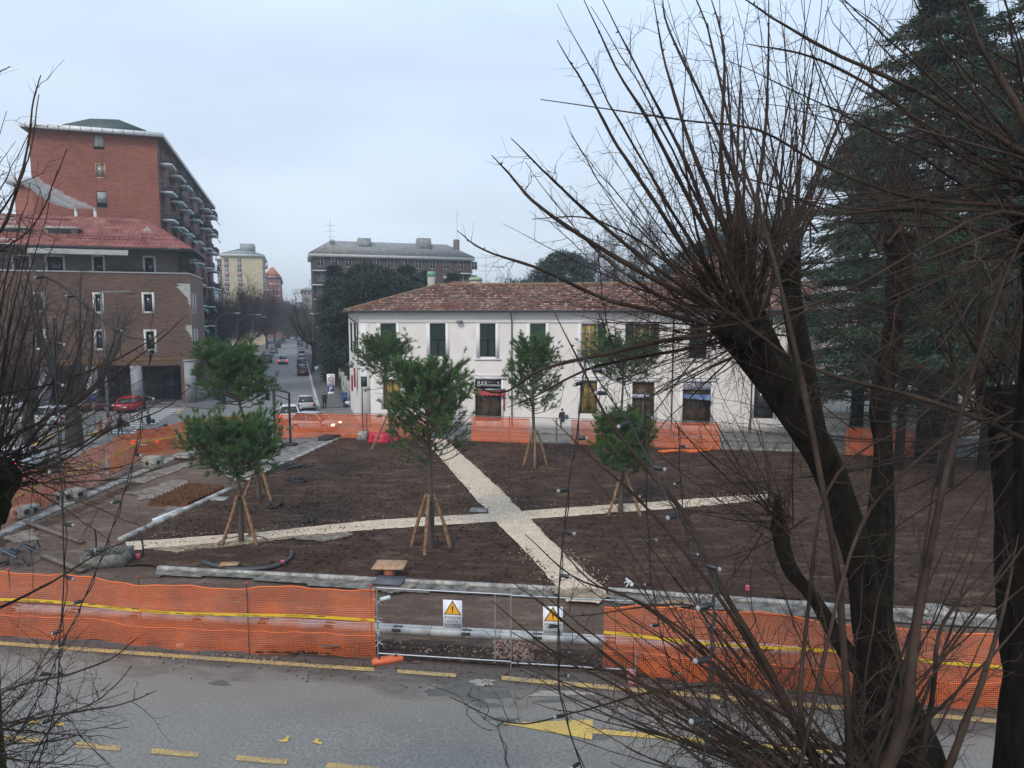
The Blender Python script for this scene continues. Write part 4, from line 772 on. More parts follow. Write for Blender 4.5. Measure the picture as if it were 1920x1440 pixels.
# ---------------------------------------------------------------- balconied apartment blocks
def balcony(par, fr, a, b, z, dep, slabm, railm, awn=0, awm=None, r=None, glass=False):
    mb = MB(); mb.box(fr, a, b, 0.0, dep, z - .22, z); s_ = mb.build('balcony', slabm, par)
    mb = MB(); L = b - a; n = max(3, int(L / .22))
    for zz in (z + .12, z + 1.0): mb.bar(fr.pt(a + .04, dep - .05, zz), fr.pt(b - .04, dep - .05, zz), .03, n=4); mb.bar(fr.pt(a + .04, 0, zz), fr.pt(a + .04, dep - .05, zz), .03, n=4); mb.bar(fr.pt(b - .04, 0, zz), fr.pt(b - .04, dep - .05, zz), .03, n=4)
    for i in range(n + 1): x = a + .04 + (L - .08) * i / n; mb.box(fr, x - .02, x + .02, dep - .07, dep - .04, z, z + 1.0)
    for i in range(5): y = dep * i / 5; mb.box(fr, a + .03, a + .06, y, y + .04, z, z + 1); mb.box(fr, b - .06, b - .03, y, y + .04, z, z + 1)
    if glass: mb.box(fr, a + .05, b - .05, dep - .11, dep - .09, z + .15, z + .95); mb.box(fr, a + .07, a + .09, 0.02, dep - .12, z + .15, z + .95)
    mb.build('railing', railm, s_)
    if awn:
        mb = MB(); mb.grid(lambda i, j: fr.pt(a + .1 + (L - .2) * i, dep - .45 + .8 * j * awn, z - .25 - .75 * j), 6, 2); mb.grid(lambda i, j: fr.pt(a + .1 + (L - .2) * i, dep + .35 + .004, z - 1.0 - .25 * j), 6, 1); mb.build('awning', awm, s_)
    return s_
GRN = M('green_awning', (0.012, 0.19, 0.155), 0.7, 0.25, 1); GRN2 = M('pale_awning', (0.25, 0.42, 0.40), .7)
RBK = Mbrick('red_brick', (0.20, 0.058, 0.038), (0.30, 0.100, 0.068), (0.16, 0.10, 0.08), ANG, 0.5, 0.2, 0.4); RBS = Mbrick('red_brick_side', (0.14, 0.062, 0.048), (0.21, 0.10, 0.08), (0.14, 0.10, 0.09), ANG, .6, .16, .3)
DR = 84.0; CR = P(310, 600, DR); CR[2] = 0; rb = thing('apartment_block', 'tall red brick apartment block with stacked balconies and green awnings', 'apartment building', CR)
ff = Fr(CR, Fv, -E); fsd = Fr(CR, E, Fv); ZR = ff.hit(310, 262)[1]; SL = ff.hit(54, 262)[0]
RW = []
for cx, y0, y1, k in ((185, 252, 281, 0), (188, 305, 335, 1), (191, 358, 390, 2), (193, 411, 445, 3), (195, 465, 500, 4)): RW.append(hw(ff, cx - 11, y0, cx + 11, y1) + (k,))
mb = MB(); wall_open(mb, ff, SL, 0, 0, ZR, 0, [q[:4] for q in RW], .2); mb.build('wall', RBK, rb)
BLF = M('pale_blind', (0.42, 0.42, 0.37), .8, .05); BLG = M('grey_roller_blind', (0.30, 0.31, 0.31), .8, .05); OAK = M('oak_frame', (0.40, 0.22, 0.09), .6)
window(rb, ff, *RW[0][:4], -.12, METDK, GLASS, .06, 1, 0, .8, BLF); window(rb, ff, *RW[1][:4], -.10, OAK, GLASSB, .16, 1, 1); window(rb, ff, *RW[2][:4], -.12, METDK, GLASS, .06, 0, 1, .7, BLG); window(rb, ff, *RW[3][:4], -.12, METDK, GLASS, .06, 0, 1, .3, BLG); window(rb, ff, *RW[4][:4], -.12, METDK, GLASS, .06, 0, 1)
LR = 56.0; FH = (RW[0][2] - RW[1][2] + RW[1][2] - RW[2][2]) / 2; zs_ = [RW[0][2] - .9 - FH * k for k in range(9)]
bays = [(0.9, 4.4), (8.2, 12.8), (15.5, 19.5), (26, 30), (37, 42), (46, 51)]; sw = []
for a, b in bays:
    for z in zs_:
        if z < 1: continue
        sw += [(a + .6, a + 1.9, z + .02, z + 2.35), (a + 3.0, a + 4.1, z + .9, z + 2.3), (b - 2.2, b - .9, z + .02, z + 2.35)]
sw += [(22.6, 23.8, z + .9, z + 2.3) for z in zs_ if z > 1]
mb = MB(); wall_open(mb, fsd, 0, LR, 0, ZR, 0, sw, .25); mb.quad(fsd.pt(LR, 0, 0), fsd.pt(LR, SL, 0), fsd.pt(LR, SL, ZR), fsd.pt(LR, 0, ZR)); mb.quad(ff.pt(SL, 0, 0), fsd.pt(LR, SL, 0), fsd.pt(LR, SL, ZR), ff.pt(SL, 0, ZR)); mb.build('wall', RBS, rb)
PF = M('pale_door_frame', (0.48, 0.50, 0.47), .6)
for k, (a, b, c, e) in enumerate(sw[:96]): window(rb, fsd, a, b, c, e, -.15, PF, GLASSB if k % 3 else GLASS, .1, 1, 0)
if len(sw) > 96:
    mb = MB(); [mb.box(fsd, a, b, -.2, -.1, c, e) for a, b, c, e in sw[96:]]; tag(mb.build('far_panes', GLASS, rb), kind='stuff')
CONW = M('balcony_concrete', (0.64, 0.65, 0.65), .8, .12, 1); rr_ = random.Random(5)
for bi, (a, b) in enumerate(bays):
    for k, z in enumerate(zs_):
        if z < 1: continue
        balcony(rb, fsd, a, b, z, 1.45 + (.3 if bi >= 4 else 0), CONW, METDK, 1 if (k + bi) % 7 else 0, GRN if rr_.random() < .8 else GRN2, glass=rr_.random() < .4)
mb = MB(); mb.box(ff, SL - .5, .85, -LR, .85, ZR, ZR + .10); mb.build('soffit', M('soffit_painted_shade', (.10, .075, .065), .9), rb); mb = MB(); mb.box(ff, SL - .55, .9, -LR, .9, ZR + .101, ZR + .62); mb.build('cornice', M('white_fascia', (.66, .67, .66), .6), rb)  # underside slab coloured dark brown to paint in the shade below the fascia
for k in range(12): s_ = SL + (-SL) * k / 12; mb = MB(); mb.box(ff, s_ - .03, s_ + .03, .9, .92, ZR + .15, ZR + .6); mb.build('cornice_joint', GREYM, rb)
x0 = ff.hit(112, 232, -1.2)[0]; x1 = ff.hit(280, 245, -1.2)[0]; xm = ff.hit(222, 223, -1.2)[0]; zt_ = ff.hit(222, 224, -1.2)[1]; mb = MB()
mb.loft([[ff.pt(x0, -1.2, ZR + 1), ff.pt(x1, -1.2, ZR + 1), ff.pt(x1, -1.2, ZR + 1.1), ff.pt(xm, -1.2, zt_), ff.pt(xm - 3, -1.2, zt_ - .15), ff.pt(x0, -1.2, ZR + 1.1)], [ff.pt(x0, -18, ZR + 1), ff.pt(x1, -18, ZR + 1), ff.pt(x1, -18, ZR + 1.1), ff.pt(xm, -18, zt_), ff.pt(xm - 3, -18, zt_ - .15), ff.pt(x0, -18, ZR + 1.1)]][::-1]); mb.build('roof_shed', M('dark_green_sheet', (0.045, 0.075, 0.075), .6), rb)
# lower wing seen left of it
a = P(44, 600, 96); a[2] = 0; f = Fr(a, Fv, -E); o = thing('apartment_block', 'lower red brick block with pale cornice behind the steam plumes', 'apartment building', a); z = f.hit(44, 346)[1]; mb = MB(); mb.box(f, 0, 5.5, -14, 0, 0, z); mb.build('wall', RBK, o); mb = MB(); mb.box(f, -.9, 6, -14, .6, z + .01, z + .8); mb.build('cornice', ZINC, o)

def block(lab, px0, px1, py_top, D, side_len, wallm, sidem, corn, win_px, fh_px, roofm=None, roof_py=None, balc=None, name='apartment_block', winf=WHITEP, pane=GLASSB, roofin=None, front_balc=None, nfl=8, sidelen_side='r', wh=1.5, ww=1.4, sidewin=True):
    a = P(px0, 600, D); a[2] = 0; f = Fr(a, Fv, -E); o = thing(name, lab, 'apartment building', a); L = f.hit(px1, 600)[0]; zt_ = f.hit(px0, py_top)[1]; fh = fh_px / FPX * D
    fl = [zt_ - fh * (k + 1) + .15 for k in range(nfl) if zt_ - fh * (k + 1) > 1]; ops = []
    for x in win_px:
        s_ = f.hit(x, 600)[0]; ops += [(s_ - ww / 2, s_ + ww / 2, z + .9, z + .9 + wh) for z in fl]
    mb = MB(); wall_open(mb, f, 0, L, 0, zt_, 0, ops, .25); mb.build('wall', wallm, o)
    sf = Fr(f.pt(L, 0, 0), E, Fv) if sidelen_side == 'r' else Fr(f.pt(0, 0, 0), E, -Fv)
    so = [(1.2 + 3.2 * i, 2.4 + 3.2 * i, z + .3, z + 2.4) for i in range(int(side_len / 3.2)) for z in fl] if sidewin else []
    mb = MB(); wall_open(mb, sf, 0, side_len, 0, zt_, 0, so, .25); q = f.pt(L if sidelen_side != 'r' else 0, 0, 0); 
    mb.quad(q, q + E * side_len, q + E * side_len + [0, 0, zt_], q + [0, 0, zt_]); mb.quad(f.pt(0, -side_len, 0), f.pt(L, -side_len, 0), f.pt(L, -side_len, zt_), f.pt(0, -side_len, zt_)); mb.build('wall', sidem, o)
    for k, (a_, b_, c_, e_) in enumerate(ops[:90]): window(o, f, a_, b_, c_, e_, -.12, winf, pane if (k * 7) % 3 else GLASS, .1, 1, 0)
    if so: mb = MB(); [mb.box(sf, a_, b_, -.2, -.1, c_, e_) for a_, b_, c_, e_ in so]; mb.build('side_glazing', GLASS, o)
    mb = MB(); mb.box(f, -.7, L + .7, -side_len - .7, .7, zt_, zt_ + .75); mb.build('cornice', corn, o)
    if roofm:
        zt2 = f.hit(px0, roof_py, -side_len * .35)[1]; i_ = roofin or 4; mb = MB(); mb.box(f, -.6, L + .6, -side_len - .6, .6, zt_ + .752, zt2, top=(i_, min(side_len * .32, i_ * 1.3))); mb.build('roof', roofm, o)
    if balc:
        for z in fl: balcony(o, sf, balc[0], balc[1], z, 1.3, CONW, METDK)
    if front_balc:
        for (x0, x1, ks) in front_balc:
            for k in ks:
                if k < len(fl): balcony(o, f, f.hit(x0, 600)[0], f.hit(x1, 600)[0], fl[k], 1.3, CONW, METDK)
    return o, f, L, zt_, fl
YB = Mbrick('yellow_brick', (0.44, 0.37, 0.24), (0.54, 0.46, 0.31), (0.4, 0.34, 0.24), ANG, .9, .25, .2); GRYR = M('grey_green_roof', (0.28, 0.32, 0.32), .7); MAUVE = M('mauve_panel', (0.26, 0.20, 0.22), .8)
o, f, L, zt_, fl = block('yellow brick apartment block with pale roof at the left of the far street', 420, 496, 480, 225, 26, YB, YB, M('pale_cornice', (0.5, 0.52, 0.5), .7), (429, 453), 17.5, GRYR, 466, (1, 12), roofin=8)
for x in (429, 453):
    s_ = f.hit(x, 600)[0]
    for z in fl: mb = MB(); mb.box(f, s_ - .7, s_ + .7, .01, .06, z - .55, z + .82); mb.build('spandrel_panel', MAUVE, o)
mb = MB(); mb.box(f, 5.5, 10, -14, -5, zt_ + 2, zt_ + 4.8); mb.build('roof_housing', GRYR, o)
block('slim grey block wedged left of the yellow apartment block', 412, 421, 488, 240, 10, M('grey_render', (0.3, 0.32, 0.34), .8), M('grey_render', (.3, .32, .34), .8), GRYR, (416,), 17, front_balc=[(412, 420, range(7))])
PK = Mbrick('pink_brick', (0.22, 0.085, 0.08), (0.28, 0.12, 0.11), (0.2, .12, .11), ANG, .9, .25, .2)
o, f, L, zt_, fl = block('pinkish red block with white floor lines beyond the yellow one', 500, 527, 521, 300, 60, PK, PK, GREYM, (), 11, TILE2, 506, roofin=3, sidewin=False, nfl=9)
for z in fl: mb = MB(); mb.box(f, 0, L + .05, .01, .12, z - .25, z); mb.build('floor_line', WHITEP, o)
block('last pale block closing the left side of the street', 528, 541, 566, 430, 80, M('pale_block', (.34, .33, .32), .8), M('pale_block', (.34, .33, .32), .8), GRYR, (532, 537), 9)
GB = Mbrick('dark_brick', (0.062, 0.043, 0.042), (0.095, 0.066, 0.063), (0.06, .05, .05), ANG, .6, .16, .3); GRF = M('grey_slate_roof', (0.17, 0.175, 0.175), .8, .2, 1.2, c2=(0.24, 0.245, 0.24), bmp=.3, bscale=3)
xs = [604 + 26 * i for i in range(12)]
o, f, L, zt_, fl = block('wide dark brick block with grey hipped roof rising behind the evergreens', 589, 884, 481, 150, 16, GB, GB, M('pale_cornice', (.5, .52, .5), .7), xs, 26.4, None, None, None, winf=PF, pane=GLASSB, front_balc=[(589, 615, (0, 2, 4)), (582, 612, (1, 3, 5)), (862, 884, (0, 1, 2)), (680, 735, (0,))], nfl=7, wh=1.9, ww=1.5)
mb = MB(); zr1 = f.hit(620, 452, -8)[1]; mb.box(f, -.8, L + .8, -17, .8, zt_ + .752, zr1, top=(5.0, 8.0)); rf = mb.build('roof', GRF, o)
for x0, x1 in ((671, 696), (783, 808)): a_, b_ = f.hit(x0, 445, -5)[0], f.hit(x1, 445, -5)[0]; mb = MB(); mb.box(f, a_, b_, -9, -3.6, zr1 - 2, f.hit(x0, 446, -5)[1], top=(.1, 1.2)); mb.build('roof_housing', GRF, rf)
a_ = f.hit(857, 455, -4)[0]; mb = MB(); mb.box(f, a_ - .6, a_ + .6, -5.5, -4, zr1 - 5, f.hit(857, 449, -4)[1]); mb.build('chimney_stack', M('chimney_brown', (.12, .1, .09), .8), rf)
mb = MB(); mb.sph(f.pt(4.6, -4, zr1 - .6), (.6, .15, .6)); mb.sph(f.pt(2.4, -2, zt_ + 2.0), (.5, .15, .5)); mb.build('satellite_dish', GREYM, rf)
antenna(619, 455, 412, 155, ((.75, 3.0, 0), (.5, 2.0, 0), (.25, 2.5, 0)), 'thin antenna mast on the left end of the grey hipped roof'); antenna(857, 450, 395, 155, (), 'tall bare aerial above the chimney of the dark brick block')
block('pale block with balconies at the far right end of the street', 569, 592, 545, 330, 50, M('pale_block2', (.36, .30, .27), .8), M('pale_block2', (.36, .30, .27), .8), GRYR, (574, 581, 588), 12, GRYR, 541, sidelen_side='l', front_balc=[(569, 577, range(6))])
block('faint block in the haze at the very end of the street', 556, 572, 568, 560, 40, M('haze_block', (.3, .3, .31), .8), M('haze_block', (.3, .3, .31), .8), GRYR, (561, 567), 7, sidelen_side='l')
# ================================================================ site fences
def Mnet(name, base, cell=0.05, cov=0.42):
    m, t, b, o = newmat(name); uv = N(t, 'ShaderNodeTexCoord').outputs['UV']; s_ = N(t, 'ShaderNodeSeparateXYZ'); t.links.new(uv, s_.inputs[0])
    fx = mth(t, 'FRACT', mth(t, 'MULTIPLY', s_.outputs[0], 1 / cell)); fy = mth(t, 'FRACT', mth(t, 'MULTIPLY', s_.outputs[1], 1 / cell))
    md = mrange(t, noise(t, ocoord(t), 1.1, 4), .3, .7, .7, 1.45); op = mth(t, 'MAXIMUM', mth(t, 'LESS_THAN', fx, mth(t, 'MULTIPLY', md, cov * .62)), mth(t, 'LESS_THAN', fy, mth(t, 'MULTIPLY', md, cov)))
    n1 = noise(t, ocoord(t), 1.3, 4); t.links.new(mixc(t, mrange(t, n1, .35, .65), col(base[0] * .72, base[1] * .75 + .01, base[2] + .015), col(*base)), b.inputs['Base Color']); b.inputs['Roughness'].default_value = .5
    tr = N(t, 'ShaderNodeBsdfTransparent'); mx_ = N(t, 'ShaderNodeMixShader'); t.links.new(op, mx_.inputs[0]); t.links.new(tr.outputs[0], mx_.inputs[1]); t.links.new(b.outputs[0], mx_.inputs[2]); t.links.new(mx_.outputs[0], o.inputs['Surface']); return m
NETN = Mnet('orange_net', (0.66, 0.135, 0.028), 0.05, 0.40); NETF = Mnet('orange_net_fine', (0.85, 0.175, 0.04), 0.05, 0.42); NETD = Mnet('orange_net_doubled', (0.85, 0.19, 0.03), 0.05, 0.58)
def Mtape():
    m, t, b, o = newmat('yellow_tape'); b.inputs['Base Color'].default_value = col(.72, .46, .03); b.inputs['Roughness'].default_value = .4; return m
TAPE = Mtape(); RUST = M('rusty_rod', (0.07, 0.03, 0.022), .8); BLK = M('black_rubber', (0.012, 0.012, 0.013), .5, .1); REDP = M('red_plastic_cap', (0.55, 0.03, 0.03), .5)
TXT = M('tape_print', (0.03, 0.03, 0.03), .6)
def netfence(pts, h, lab, rods, seed, mat=NETN, rods_h=2.05, tape=True, letters=True, mid=0.33, group=None, redcap=True):
    """orange net hung along ground points; rods are pixel columns on the base line"""
    pts = [np.asarray(p, float) for p in pts]; o = thing('net_fence', lab, 'fence', pts[0], group=group)
    segl = [np.linalg.norm(pts[i + 1] - pts[i]) for i in range(len(pts) - 1)]; T = sum(segl); n = int(T / .16)
    def at(s):
        for i, L in enumerate(segl):
            if s <= L or i == len(segl) - 1: return pts[i] + (pts[i + 1] - pts[i]) * min(1, s / L), d2(pts[i + 1] - pts[i])
            s -= L
    r = np.random.default_rng(seed); ph = r.uniform(0, 6.3, 8); nv = 14
    def f(i, j):
        s = i * T; p, u = at(s); nn = np.array([-u[1], u[0], 0]); w_ = (.05 * math.sin(s * 1.1 + ph[0] + 2 * j) + .035 * math.sin(s * 2.9 + ph[1] - 3 * j) + .02 * math.sin(s * 7 + ph[2] + 6 * j)) * (1.4 - j); sag = .07 * math.sin(s * .8 + ph[3]) + .04 * math.sin(s * 2.1 + ph[4]) + .015 * math.sin(s * 6.3 + ph[6])
        if .52 < j < .66: w_ -= .05
        return p + nn * w_ + np.array([0, 0, .03 + (h + sag) * j + .02 * math.sin(s * 1.7 + ph[5]) * (1 - j)])
    mb = MB(); mb.grid(f, n, nv, lambda i, j: (i * T, j * h)); mb.build('net', mat, o)
    mb = MB(); q = [f(i / n, 1) for i in range(n + 1)]; mb.tube(np.array(q), .018, 4); q = [f(i / n, mid) + [0, 0, .0] for i in range(n + 1)]; mb.tube(np.array(q), .014, 4); mb.build('net_band', M('orange_band', (.80, .16, .03), .5), o)
    if tape:
        mb = MB(); tz = h * .62
        def ft(i, j): p, u = at(i * T); nn = np.array([-u[1], u[0], 0]); return p - nn * .12 + np.array([0, 0, tz + .05 * math.sin(i * T * .9 + ph[6]) - .035 + .085 * j])
        mb.grid(ft, n, 1); tp = mb.build('barrier_tape', TAPE, o)
        if letters:
            s = .4; k = 0
            while s < T - 1.2 and k < 90:
                p, u = at(s); q = ft(s / T, 0); fr = Fr((q[0], q[1], 0), u, np.array([u[1], -u[0], 0])); text(tp, 'LAVORI IN CORSO', fr, .32, q[2] + .018, .006, .05, TXT, w=.68); mb = MB(); mb.box(fr, .85, 1.08, .004, .007, q[2] + .03, q[2] + .05); mb.build('lettering', TXT, tp); s += 1.35; k += 1
    for s in rods:
        p, u = at(s * T); mb = MB(); mb.bar(p, p + [0, 0, rods_h], .012, n=5); rd = mb.build('rod', RUST, o)
        if redcap: mb = MB(); mb.sph(p + [0, 0, rods_h], (.045, .045, .03), 8, 4); mb.build('cap', REDP, rd)
    return o
b0 = lambda *p: [G(*q) for q in p]
netfence(b0((-200, 1178), (0, 1192), (240, 1210), (480, 1228), (706, 1233)), 1.86, 'orange safety net with yellow tape along the road, left of the mesh gate', (.27, .545, .762, .992), 3)
netfence(b0((1131, 1262), (1190, 1266), (1440, 1294), (1680, 1316), (1892, 1331)), 1.86, 'orange safety net with yellow tape along the road, behind the pollard trees', (.08, .32, .56, .8, .99), 8)
netfence(b0((-260, 1110), (-80, 1030), (60, 962), (201, 898)), 1.95, 'orange net on the left side of the site, nearer half beside the concrete blocks', (.2, .5, .75, .99), 12, NETF, letters=False, redcap=False)
netfence(b0((201, 898), (262, 866), (335, 849), (400, 836), (484, 822)), 2.0, 'orange net on the left side of the site, far half near the zebra crossing', (.3, .62, .98), 15, NETD, letters=False, redcap=False)
WIRE = M('mesh_wire', (0.10, 0.09, 0.085), .6, .2)
def panel(a, b_, lab, group, h=2.0, step=0.16, r=0.02, wr=.0026, hw_=4, mat=None, bars=()):
    L = np.linalg.norm(b_ - a); u = d2(b_ - a); f = Fr(a, u); o = thing('mesh_fence', lab, 'fence', a, group=group); mt = mat or GREYM
    for nm, p, q in (('post', f.pt(0, 0, 0), f.pt(0, 0, h + .03)), ('post', f.pt(L, 0, 0), f.pt(L, 0, h + .03)), ('rail', f.pt(0, 0, h), f.pt(L, 0, h)), ('rail', f.pt(0, 0, .14), f.pt(L, 0, .14))): mb = MB(); mb.bar(p, q, r, n=6); mb.build(nm, mt, o)
    for x in bars: mb = MB(); mb.bar(f.pt(x * L, 0, .05), f.pt(x * L, 0, h), r, n=6); mb.build('post', mt, o)
    mb = MB(); n = int(L / step); K = np.zeros((n, 2, 3))
    for i in range(n): K[i, 0] = f.pt(L * (i + .5) / n, 0, .14); K[i, 1] = f.pt(L * (i + .5) / n, 0, h)
    V, F = tubes(K, np.full((n, 2), wr), 3); mb.add(V, F); K = np.array([[f.pt(0, .004, .14 + (h - .14) * (i + .5) / hw_), f.pt(L, .004, .14 + (h - .14) * (i + .5) / hw_)] for i in range(hw_)]); V, F = tubes(K, np.full((hw_, 2), wr), 3); mb.add(V, F); mb.build('wire_mesh', WIRE, o); return o, f
GALV = M('galvanised_tube', (0.34, 0.36, 0.39), .35, .12, metal=.5)
pa, pf = panel(G(709, 1234), G(958, 1250), 'galvanised mesh gate panel at the site entrance, left one of the pair', 'mesh gate panels at the site entrance', 2.0, .055, .021, .0022, 12, GALV, (.885,))
pb, pg = panel(G(958, 1252), G(1192, 1266), 'galvanised mesh gate panel at the site entrance, right one of the pair', 'mesh gate panels at the site entrance', 2.0, .055, .021, .0022, 12, GALV)
def warn(fr, px, lab):
    s_, z1 = fr.hit(px, 1124 if px < 900 else 1136); wd, hh = .52, .79; o = thing('warning_sign', lab, 'sign', fr.pt(s_, -.03, z1 - hh), group='site exit warning signs on the mesh gate'); f2_ = Fr(fr.o, fr.u, -fr.n); d = .035
    mb = MB(); mb.box(f2_, s_ - wd / 2, s_ + wd / 2, d, d + .006, z1 - hh, z1); mb.build('plate', M('sign_white', (.74, .76, .80), .4, .03), o)
    def tri(c, sz, dd, mt, nm): mb = MB(); mb.add([f2_.pt(s_ - sz, dd, c - sz * .58), f2_.pt(s_ + sz, dd, c - sz * .58), f2_.pt(s_, dd, c + sz * 1.15)], [(0, 1, 2)]); mb.build(nm, mt, o)
    c = z1 - .27; tri(c, .235, d + .008, SIGNB, 'triangle_border'); tri(c - .003, .195, d + .010, M('sign_amber', (.80, .38, .02), .5, .03), 'triangle')
    mb = MB(); mb.add([f2_.pt(s_ - .022, d + .013, c + .10), f2_.pt(s_ - .012, d + .013, c - .03), f2_.pt(s_ + .012, d + .013, c - .03), f2_.pt(s_ + .022, d + .013, c + .10)], [(0, 1, 2, 3)]); mb.box(f2_, s_ - .016, s_ + .016, d + .0125, d + .013, c - .08, c - .05); mb.build('exclamation_mark', SIGNB, o)
    for k, (w_, q) in enumerate((('ATTENZIONE', .46), ('USCITA', .29), ('AUTOMEZZI', .44))): text(o, w_, f2_, s_, z1 - .52 - .105 * k, d + .009, .068, SIGNB, w=q)
warn(pf, 849, 'white and amber warning plate on the left gate panel'); warn(pg, 1037, 'white and amber warning plate on the right gate panel')
s_, z_ = pf.hit(723, 1121); f2_ = Fr(pf.o, pf.u, -pf.n); o = thing('name_tag', 'small tilted white tag wired to the top left of the gate', 'tag', pf.pt(s_, -.03, z_)); mb = MB(); ct = f2_.pt(s_, .03, z_); ux = pf.u * .14 + np.array([0, 0, .045]); uz = np.array([0, 0, .05]) - pf.u * .015; mb.add([ct - ux - uz, ct + ux - uz, ct + ux + uz, ct - ux + uz, ct - ux - uz + pf.n * .01, ct + ux - uz + pf.n * .01, ct + ux + uz + pf.n * .01, ct - ux + uz + pf.n * .01], np.array([[0, 1, 2, 3], [4, 7, 6, 5], [0, 4, 5, 1], [1, 5, 6, 2], [2, 6, 7, 3], [3, 7, 4, 0]])); mb.build('plate', M('tag_white', (.6, .7, .68), .5), o)
mb = MB(); r_ = np.random.default_rng(6)
for z in (1.62, 1.1, .75, .45): 
    for k in range(3): p = pf.pt(.03, -.03, z); mb.tube([p, p + [r_.uniform(-.08, .12), -.03, r_.uniform(-.05, .12)], p + [r_.uniform(-.1, .16), -.05, r_.uniform(-.16, .14)]], .009, 4)
tag(mb.build('tape_ties', M('red_white_tape', (.6, .42, .42), .6, .6, 25, c2=(.8, .75, .75))), 'red and white tape ends knotted round the left gate post', 'tape')
ORP = M('orange_plastic', (0.62, 0.13, 0.045), .55, .15, 4)
def foot(p, u, mt, nm, lab, L=.75, wd=.24):
    f = Fr(p, u); mb = MB(); ring = []
    for s_, k, h in ((-L / 2, .85, .09), (-L / 2 + .06, 1, .13), (L / 2 - .06, 1, .13), (L / 2, .85, .09)): ring.append([f.pt(s_, -wd / 2 * k, 0), f.pt(s_, wd / 2 * k, 0), f.pt(s_, wd / 2 * k * .85, h), f.pt(s_, -wd / 2 * k * .85, h)])
    mb.loft(ring); 
    for s_ in (-.24, -.12, .12, .24): mb.box(f, s_ - .03, s_ + .03, -.05, .05, .131, .15)
    o = thing(nm, lab, 'fence foot', p); mb.build('block', mt, o); mb = MB(); mb.box(f, -.26, -.2, -.06, .06, .1505, .153); mb.box(f, .2, .26, -.06, .06, .1505, .153); mb.build('socket', BLK, o)
foot(G(727, 1241), d2([1, .32, 0]), ORP, 'fence_foot', 'orange plastic fence foot lying at the left end of the gate', .85)
foot(G(1184, 1271), d2([.1, 1, 0]), M('faded_red_plastic', (.50, .18, .17), .6, .2, 4), 'fence_foot', 'faded red plastic fence foot at the right end of the gate')
foot(G(527, 822), d2([1, .1, 0]), M('orange_red', (.7, .15, .05), .5), 'fence_foot', 'orange fence foot beside the black portal frame')
for k, (x, y) in enumerate(((617, 1210),)):
    c_ = G(x, y, .55); mb = MB(); mb.grid(lambda i, j: G(600 + 35 * i, 1212 - 3 * j, .30 + .22 * j), 4, 2); tag(mb.build('paper_sheet', M('tag_white', (.6, .7, .68))), 'white printed sheet caught low in the orange net left of the gate', 'sheet')
mb = MB(); [mb.box(Fr(G(336, 1215), Rr), -.11 + .07 * i, -.05 + .07 * i, 0, .1, .0, .09) for i in range(3)]; tag(mb.build('broken_block', CREAM), 'small broken hollow block on the asphalt below the left net', 'block')
# back fence: metal panels, orange net stretched over some
bp = [(519, 824), (604, 822.5), (689, 824), (774, 826), (864, 828.5), (956, 832), (1044, 835), (1134, 838), (1224, 841), (1314, 844), (1404, 848), (1494, 851), (1584, 855), (1674, 859), (1764, 863), (1854, 868), (1944, 873)]
ORDB = ORD + ['thirteenth', 'fourteenth', 'fifteenth', 'sixteenth']
hide = {5: 'open', 3: 'half'}
for k in range(len(bp) - 1):
    a, b_ = G(*bp[k]), G(*bp[k + 1]); u = d2(b_ - a); o, f = panel(a, b_ - u * .05, 'wire mesh fence panel at the back of the site, %s from the left' % ORDB[k], 'fence panels at the back of the site', 2.0, .10, .026, .006, 5, M('dull_grey_tube', (.17, .16, .16), .5)); L = np.linalg.norm(b_ - a)
    if k in (10, 11, 14): continue
    x0, x1 = {3: (0, L * .38), 4: (L * .22, L), 5: (0, L * .43), 6: (L * .3, L), 9: (0, L * .4)}.get(k, (0, L)); f3 = Fr(f.o - f.n * .06, f.u, -f.n)
    mb = MB(); n = 26; ph = k * 1.7
    mb.grid(lambda i, j: f3.pt(x0 + (x1 - x0) * i, .02 * math.sin(i * 9 + ph + 3 * j), .12 + (1.8 + .03 * math.sin(i * 7 + ph)) * j), n, 6, lambda i, j: (x0 + (x1 - x0) * i, j * 1.85)); mb.build('net', NETF, o)
    mb = MB(); [mb.tube(np.array([f3.pt(x0 + (x1 - x0) * i / n, .05, .12 + 1.8 * zz + .02 * math.sin(i + ph)) for i in range(n + 1)]), .022, 4) for zz in (.62, .28, .99)]; mb.build('net_band', MATS['orange_band'], o)
mb = MB(); mb.tube(crom(b0((1235, 850), (1262, 848), (1300, 850), (1330, 847)), 20) + [0, 0, .12], .09, 6); mb.tube(crom(b0((1240, 853), (1280, 850), (1325, 849)), 20) + [0, 0, .2], .06, 6); tag(mb.build('net_roll', MATS['orange_band']), 'collapsed roll of orange net lying on the soil at the back', 'net roll')

# ================================================================ street furniture
POLE = M('pole_steel', (0.20, 0.22, 0.23), .5, .15, metal=.4); POLED = M('pole_dark', (0.05, 0.055, 0.06), .6)
